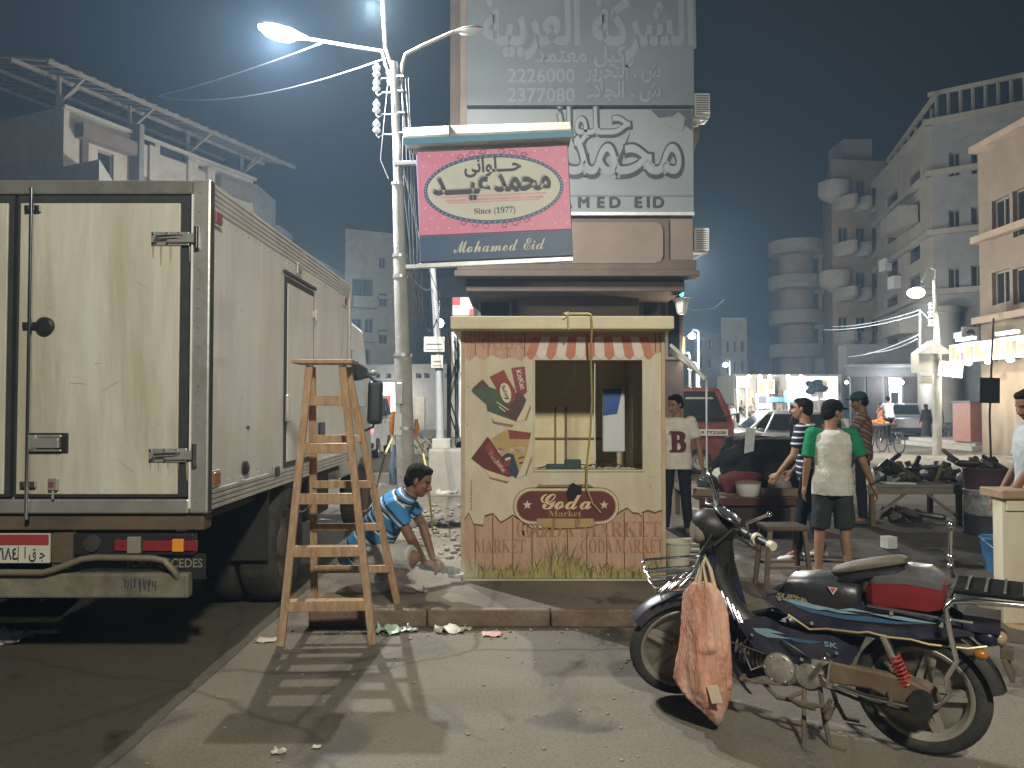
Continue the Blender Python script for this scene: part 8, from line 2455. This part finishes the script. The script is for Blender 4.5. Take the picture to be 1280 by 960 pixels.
for k, y in enumerate((26.2, 24.0)): 
    t = thing('strip_lamp', ['bright strip lamp on top of the lit shop sign, far end', 'bright strip lamp on top of the lit shop sign, near end'][k], 'lamp', (X1 - .5, y, zB + .12)); MB().bx(-.06, .06, -.5, .5, -.04, .04).build('tube', glow('strip_light', (.95, .98, 1), 9), t, world=False, smooth=0); MB().bx(-.08, .1, -.55, .55, .041, .07).build('reflector', m_metal, t, world=False, smooth=0)
lamp('shop_sign_glow', (X1 - 1.6, 24.6, zA - .4), 260, (1, .93, .75), .4)
bp = thing('brick_planter', 'reddish brown tiled counter beside the steps of the lit shop', 'counter', (W(1235, 530, 27.6).x, 27.8, .3))
xa, xb = W(1213, 530, 27.5).x, W(1258, 530, 27.5).x
MB().bx(xa, xb, 27.5, 28.6, .3, W(1235, 503, 27.5).z).build('tiled_front', pm('red_brown_tile', (.28, .11, .07), .6, .15, 5), bp, smooth=0); MB().bx(xa - .05, xb + .05, 27.45, 28.65, W(1235, 503, 27.5).z, W(1235, 503, 27.5).z + .06).build('top', m_dgrey, bp, smooth=0)
w = MB(); w.bx(xa - .2, xb + 3, 27.1, 32, 0, .16); w.bx(xa + .1, xb + 3, 27.4, 32, .16, .3); tag(w.build('shop_steps', m_stone, smooth=0), kind='structure')
pn = thing('picture_column', 'pink pillar with pictures beside the lit shop entrance', 'pillar', (W(1254, 480, 28.8).x, 28.9, .3)); a, b = W(1249, 500, 28.8), W(1259, 460, 28.8)
MB().bx(a.x, b.x, 28.8, 29.2, .3, b.z).build('shaft', m_pink, pn, smooth=0); 
for k in range(4): MB().bx(a.x + .04, b.x - .04, 28.785, 28.8, b.z - .3 - k * .4, b.z - .03 - k * .4).build('picture', pm('menu_picture_%d' % (k % 2), [(.5, .35, .3), (.3, .2, .2)][k % 2], .5, .6, 7), pn, smooth=0)
yp = MB(); a, b = W(1260, 505, 29.5), W(1300, 456, 29.5); yp.bx(a.x, b.x + 1, 29.5, 29.7, .3, b.z); o = yp.build('lit_wall_panel', glow('warm_panel_light', (1, .82, .42), .55), smooth=0); tag(o, 'warm yellow lit panel inside the shop at the right edge', 'panel')

# far street lamp pole with boards tied to it
FY = 25.0
fp = thing('utility_pole', 'far utility pole with a bright lamp, insulators and white boards, across the square', 'utility pole', (W(1171, 540, FY).x, FY, 0))
w = MB(); b0 = V((W(1171, 540, FY).x, FY, 0)); w.tube([b0, W(1172, 440, FY), W(1168, 350, FY)], [.14, .11, .06], 12); w.build('shaft', m_conc, fp)
w = MB(); w.tube([W(1168, 352, FY), W(1170, 338, FY), W(1162, 334, FY), W(1152, 352, FY)], .035, 8); w.build('lamp_arm', m_metal, fp)
lamp_head(fp, W(1155, 358, FY), V((-1, -.2, -.2)), (0, 0, 1), False, .8)
MB().ell(W(1145, 366, FY - .1), (.26, .26, .17)).build('lens', glow('far_lamp_light_glass', (.95, .97, 1.0), 45), fp)
for py in (383, 393, 404): MB().lathe(W(1163, py, FY - .1), [(.02, -.1), (.07, -.08), (.04, 0), (.08, .06), (.03, .12)], 10).build('insulator', m_cer, fp)
w = MB(); w.tube([W(1150, 387, FY), W(1150, 450, FY)], .03, 6); w.tube([W(1150, 388, FY), W(1164, 402, FY)], .02, 6); w.build('bracket', m_metal, fp)
w = MB(); w.prism([(-.5, -.15), (0, .22), (.5, -.15), (.5, -.2), (-.5, -.2)], W(1169, 434, FY - .3), (1, 0, 0), (0, 0, 1), -.5); w.build('little_roof', m_metal, fp, smooth=0)
for lb_, x0, y0, x1, y1, rot in (('square white board hung left of the far pole', 1139, 443, 1165, 466, 1), ('small white board with lines of writing, below the square one on the far pole', 1149, 467, 1167, 480, -1), ('wide white board hung tilted right of the far pole', 1173, 452, 1203, 471, -6)):
    c = W((x0 + x1) / 2, (y0 + y1) / 2, FY - .22); q = MB(); q.box((0, 0, 0), ((x1 - x0) * FY / FPX, .04, (y1 - y0) * FY / FPX))
    t = thing('notice_board', lb_, 'board', c, rot=(0, R(rot * -1), 0)); q.build('board', pm('weathered_white_board', (.33, .33, .3), .7, .08, 3), t, world=False, smooth=0)
    if y1 < 481 and y0 > 460:
        w = MB()
        for k in range(3): w.bx(-.17, .17, -.024, -.021, -.1 + k * .08, -.085 + k * .08)
        w.build('writing', m_dgrey, t, world=False, smooth=0)
c = W(1213, 418, 26.5); q = MB(); q.box((0, 0, 0), (.6, .04, .52)); t = thing('portrait_poster', 'poster with a dark-haired face on the wall above the lit shop sign', 'poster', c); q.build('sheet', pm('poster_paper', (.42, .43, .40), .7), t, world=False, smooth=0)
q = MB(); q.add([(.13 * math.cos(k * PI / 8), -.023, -.04 + .17 * math.sin(k * PI / 8)) for k in range(16)], [tuple(range(16))]); q.build('face_print', pm('poster_skin', (.25, .2, .17), .7), t, world=False, smooth=0); q = MB(); q.add([(.15 * math.cos(k * PI / 10), -.025, .03 + .14 * math.sin(k * PI / 10)) for k in range(11)], [tuple(range(11))]); q.build('hair_print', m_ink, t, world=False, smooth=0)
MB().bx(c.x - .3, c.x - .24, 26.52, 27, c.z - .1, c.z + .1).build('bracket', m_metal, t, smooth=0)
for i, (x0, y0, x1, y1, lb_) in enumerate(((1148, 388, 1040, 408, 'upper'), (1148, 393, 1030, 412, 'second'), (1149, 418, 1060, 446, 'third'), (1146, 424, 1085, 440, 'lowest'))):
    wire('%s of the wires fanning left from the far lamp pole' % lb_, catenary(W(x0, y0, FY), W(x1, y1, FY + 14), .15), .022, group='wires from the far pole')

# white post with two small signs, at the left street corner
wp = thing('sign_post', 'white painted post with two small white signs, left of the kiosk', 'sign post', (W(551, 555, 14.9).x, 14.9, 0))
MB().tube([V((W(551, 590, 14.9).x, 14.9, KZ - .1)), W(549, 460, 14.9), W(541, 332, 14.9)], [.085, .075, .055], 14).build('shaft', pm('worn_white_post_paint', (.42, .43, .43), .6, .15, 4, .1), wp)
for x0, y0, x1, y1 in ((530, 421, 556, 440), (539, 444, 554, 460)):
    a, b = W(x0, y1, 14.8), W(x1, y0, 14.8); p_ = MB().bx(a.x, b.x, 14.76, 14.80, a.z, b.z).build('sign_plate', pm('cream_sign_plate', (.6, .58, .48), .6, .1), wp, smooth=0, bevel=.005)
    w = MB(); w.bx(a.x + .05, b.x - .05, 14.752, 14.759, (a.z + b.z) / 2 - .01, (a.z + b.z) / 2 + .012); w.bx(a.x + .03, b.x - .03, 14.752, 14.759, a.z + .04, a.z + .05); w.build('writing', m_dgrey, p_, smooth=0)
w = MB(); c = W(553, 548, 14.9); w.bx(c.x - .18, c.x + .17, 14.7, 15.1, 0, c.z); w.build('plinth', pm('pale_plinth', (.5, .47, .38), .8, .15, 4), wp, smooth=0, bevel=.02)
kb2 = MB(); c = W(557, 570, 13.6); kb2.bx(c.x - .30, c.x + .5, 13.6, 14.2, 0, W(557, 562, 13.6).z); tag(kb2.build('concrete_block', m_stone, smooth=0, bevel=.03), 'pale concrete block at the foot of the white post', 'block')
t = thing('potted_plant', 'small leafy plant beside the foot of the white post', 'plant', (W(537, 550, 16).x, 16, 0)); q = MB(); rk = random.Random(3)
for k in range(60):
    p = V((W(537, 550, 16).x + rk.gauss(0, .13), 16 + rk.gauss(0, .1), rk.uniform(.25, .95))); d = V((rk.uniform(-1, 1), rk.uniform(-1, 1), rk.uniform(-.2, .8))).normalized()
    s_ = d.cross(V((0, 0, 1))); q.add([p, p + d * .09 + s_ * .035, p + d * .19, p + d * .09 - s_ * .035], [(0, 1, 2, 3)])
q.build('leaves', pm('leaf_green', (.05, .09, .035), .6, .4, 8), t, smooth=0); MB().lathe((W(537, 550, 16).x, 16, 0), [(.1, 0), (.15, .26), (.13, .26), (.0, .22)], 14).build('pot', m_brown, t)
# orange cloth and ropes tied round the pole behind the crouching man
hr = thing('tied_cloth', 'orange cloth bundle tied behind the pole with yellow guy ropes', 'cloth bundle', V((PX0.x, 9.75, KZ)))
for pts, r0 in (([(492, 514), (490, 530), (491, 543)], .045), ([(520, 524), (521, 534), (519, 545)], .035)):
    w = MB(); P_ = [W(a, b, 9.62) for a, b in pts]; w.tube(P_, [r0 * .6, r0, r0 * .8], 10); w.build('orange_cloth', pm('orange_tarp', (.50, .17, .03), .75, .25, 8, .3), hr)
w = MB(); w.tube([W(491, 546, 9.6), W(482, 566, 9.4), G(470, 612, KZ + .01)], .013, 6); w.tube([W(495, 546, 9.6), W(495, 585, 9.58)], .013, 6); w.tube([W(519, 546, 9.6), W(528, 562, 9.5), W(534, 590, 8.8), G(541, 664, KZ + .01)], .013, 6); w.build('guy_rope', m_ycord, hr)
w = MB(); w.tube([W(494, 556, 9.65), W(492, 580, 9.64), W(491, 606, 9.62)], [.03, .05, .045], 10); w.build('denim_strip', pm('worn_denim', (.12, .18, .26), .85, .2, 10, .2), hr)
# lit red and white sign low on the left of the corner building, and small lamps
r, a, b = lit_board('red and white lit shop sign between the white post and the corner building', 566, 372, 599, 394, 22, (1.0, .75, .72), 1.6, prints=[(0, .55, .3, 1, (.9, .1, .1), 1.0), (.62, .0, 1, .35, (.9, .12, .12), 1.0), (.3, .1, .5, .9, (1, 1, 1), 3)])
for x in (a.x + .1, b.x - .1): MB().bx(x - .04, x + .04, 22.13, 22.2, 0, b.z).build('post', m_metal, r, smooth=0)
t = thing('bulb', 'bright bulb hanging left of the red and white lit sign', 'bulb', W(549, 404, 20)); MB().ell((0, 0, 0), (.12, .12, .12)).build('globe', glow('white_bulb_light', (.95, .98, 1), 25), t, world=False); MB().tube([(0, 0, .1), (0, .1, .6), (.5, .2, .75)], .012, 5).build('cord', m_black, t, world=False)
r, a, b = lit_board('orange lit vertical sign right of the kiosk roof', 839, 422, 855, 446, 17, (.95, .45, .12), .75)
q = MB(); q.text(arabic('ال'), .30, (a.x + (b.x - a.x) * .55, 16.985, a.z + .10), width=.2, off=.02, ext=.004); q.text(arabic('شارع'), .12, (a.x + (b.x - a.x) * .5, 16.985, a.z + .30), width=.2, off=.02, ext=.004); q.build('lettering', glow('sign_letter_white', (1, .95, .85), 1.3), r, smooth=0)
MB().bx(a.x - .6, a.x + .02, 17.03, 17.09, (a.z + b.z) / 2 - .03, (a.z + b.z) / 2 + .03).build('bracket', m_metal, r, smooth=0)
for px, py, Y, lb_, s_ in ((865, 420, 34, 'bright white street light high above the far narrow street', 40), (907, 456, 48, 'bright white lamp beside the small stone block', 30), (853, 450, 30, 'small warm lamp below the orange sign', 14), (863, 461, 34, 'small white lamp above the minibus roof', 14), (1058, 478, 42, 'tiny white lamp right of the large white billboard', 14)):
    t = thing('street_light', lb_, 'street light', W(px, py, Y)); rr = .16 if s_ > 20 else .1
    MB().ell((0, 0, 0), (rr, rr, rr * .8)).build('globe', glow('globe_light_%d' % s_, (1, .98, .92), s_), t, world=False)
    MB().tube([(0, 0, rr * .6), (.1, .2, .3), (.35, .5, .3), (.4, .5, .2), (.4, .5, -W(px, py, Y).z)], .05, 8).build('post', m_metal, t, world=False)
for nm_, lb_, p_ in (('street_light', 'added lamp on a tall post in the square, unseen behind the corner building', (5.75, 26.6, 6.6)), ('street_light', 'added lamp on a tall post in the left street, unseen behind the truck', (-8.5, 33.6, 6.5))):  # both posts are added and unseen, fixtures for the two fill lights
    t = thing(nm_, lb_, 'street light', p_); MB().ell((0, -.4, -.08), (.16, .26, .08)).build('globe', glow('globe_light_40', (1, .98, .92), 40), t, world=False); MB().tube([(0, -.4, 0), (0, 0, .1), (0, .1, -.3), (0, .1, -p_[2])], .05, 8).build('post', m_metal, t, world=False)
lamp('minibus_fill_light', W(860, 440, 16.2), 130, WARM, .1)  # added fill in front of the minibus, no fixture here
lamp('far_street_glow', W(865, 424, 33), 900, COOL, .2); lamp('far_block_glow', W(905, 458, 46), 500, NEUT, .2)
q = MB(); q.tube([W(905, 375, 24), W(893, 385, 24), W(868, 388, 24), W(845, 381, 24)], .014, 6); tag(q.build('overhead_wire', m_wire), 'pale wires looping right from the corner building', 'wire')
wn_ = thing('wall_lantern', 'white lantern bracket at the lower right corner of the corner building', 'lantern', W(852, 380, 15.0))
a = W(846, 396, 15.0) - W(852, 380, 15.0)
MB().lathe((0, 0, -.2), [(.06, 0), (.09, .02), (.14, .22), (.20, .3), (.02, .34)], 6).build('case', m_white, wn_, world=False, smooth=0); MB().ell((0, 0, .2), (.05, .05, .05)).build('finial', glow('cyan_bulb', (.2, .8, 1), 2), wn_, world=False)

# lamp opposite, behind the viewer: the pole of the light that falls on the kiosk front
op = thing('lamp_post', 'street lamp on the near side of the road, behind the viewer', 'lamp post', (2.9, -3.8, 0))
MB().tube([(2.9, -3.8, 0), (2.9, -3.8, 6.6), (2.7, -3.7, 7.1), (2.1, -3.5, 7.25)], [.11, .08, .06, .05], 14).build('shaft', m_metal, op)
lamp_head(op, V((2.15, -3.52, 7.25)), V((-1, .25, -.02)), (0, 0, 1), True, 1.0)

# dust from the grinder
def volume(name, c, r, dens, scale=3.0):
    m = bpy.data.materials.new(name); m.use_nodes = True
    n, l = m.node_tree.nodes, m.node_tree.links
    n.remove(n['Principled BSDF'])
    pv_ = n.new('ShaderNodeVolumePrincipled'); pv_.inputs['Color'].default_value = (.85, .82, .76, 1)
    tc = n.new('ShaderNodeTexCoord'); nz = n.new('ShaderNodeTexNoise'); nz.inputs['Scale'].default_value = scale; nz.inputs['Detail'].default_value = 4
    l.new(tc.outputs['Object'], nz.inputs['Vector'])
    g = n.new('ShaderNodeTexGradient'); g.gradient_type = 'QUADRATIC_SPHERE'
    mp = n.new('ShaderNodeMapping'); mp.inputs['Scale'].default_value = (1 / r[0], 1 / r[1], 1 / r[2]); l.new(tc.outputs['Object'], mp.inputs[0]); l.new(mp.outputs[0], g.inputs[0])
    rp = n.new('ShaderNodeValToRGB'); rp.color_ramp.elements[0].position = .36; rp.color_ramp.elements[1].position = .72; l.new(nz.outputs['Fac'], rp.inputs[0])
    a = n.new('ShaderNodeMath'); a.operation = 'MULTIPLY'; l.new(rp.outputs[0], a.inputs[0]); l.new(g.outputs['Fac'], a.inputs[1])
    b = n.new('ShaderNodeMath'); b.operation = 'MULTIPLY'; b.inputs[1].default_value = dens; l.new(a.outputs[0], b.inputs[0]); l.new(b.outputs[0], pv_.inputs['Density'])
    l.new(pv_.outputs[0], n['Material Output'].inputs['Volume'])
    q = MB(); q.ell((0, 0, 0), r, None, 20, 12); o = q.build(name, m); o.location = c
    tag(o, kind='stuff'); return o


volume('grinding_dust', (-0.85, 6.1, KZ + .16), (.85, .5, .22), 5.0)

# haze over the whole place, added for the glow round the lamps
hz_m = bpy.data.materials.new('glow_haze'); hz_m.use_nodes = True
hn, hl = hz_m.node_tree.nodes, hz_m.node_tree.links
hn.remove(hn['Principled BSDF'])
hv = hn.new('ShaderNodeVolumePrincipled'); hv.inputs['Color'].default_value = (.48, .72, 1.0, 1); hv.inputs['Density'].default_value = HAZE; hv.inputs['Anisotropy'].default_value = 0.25
hl.new(hv.outputs[0], hn['Material Output'].inputs['Volume'])
tag(MB().bx(-60, 60, -12, 120, -1.2, 24).build('haze', hz_m, smooth=0), kind='stuff')
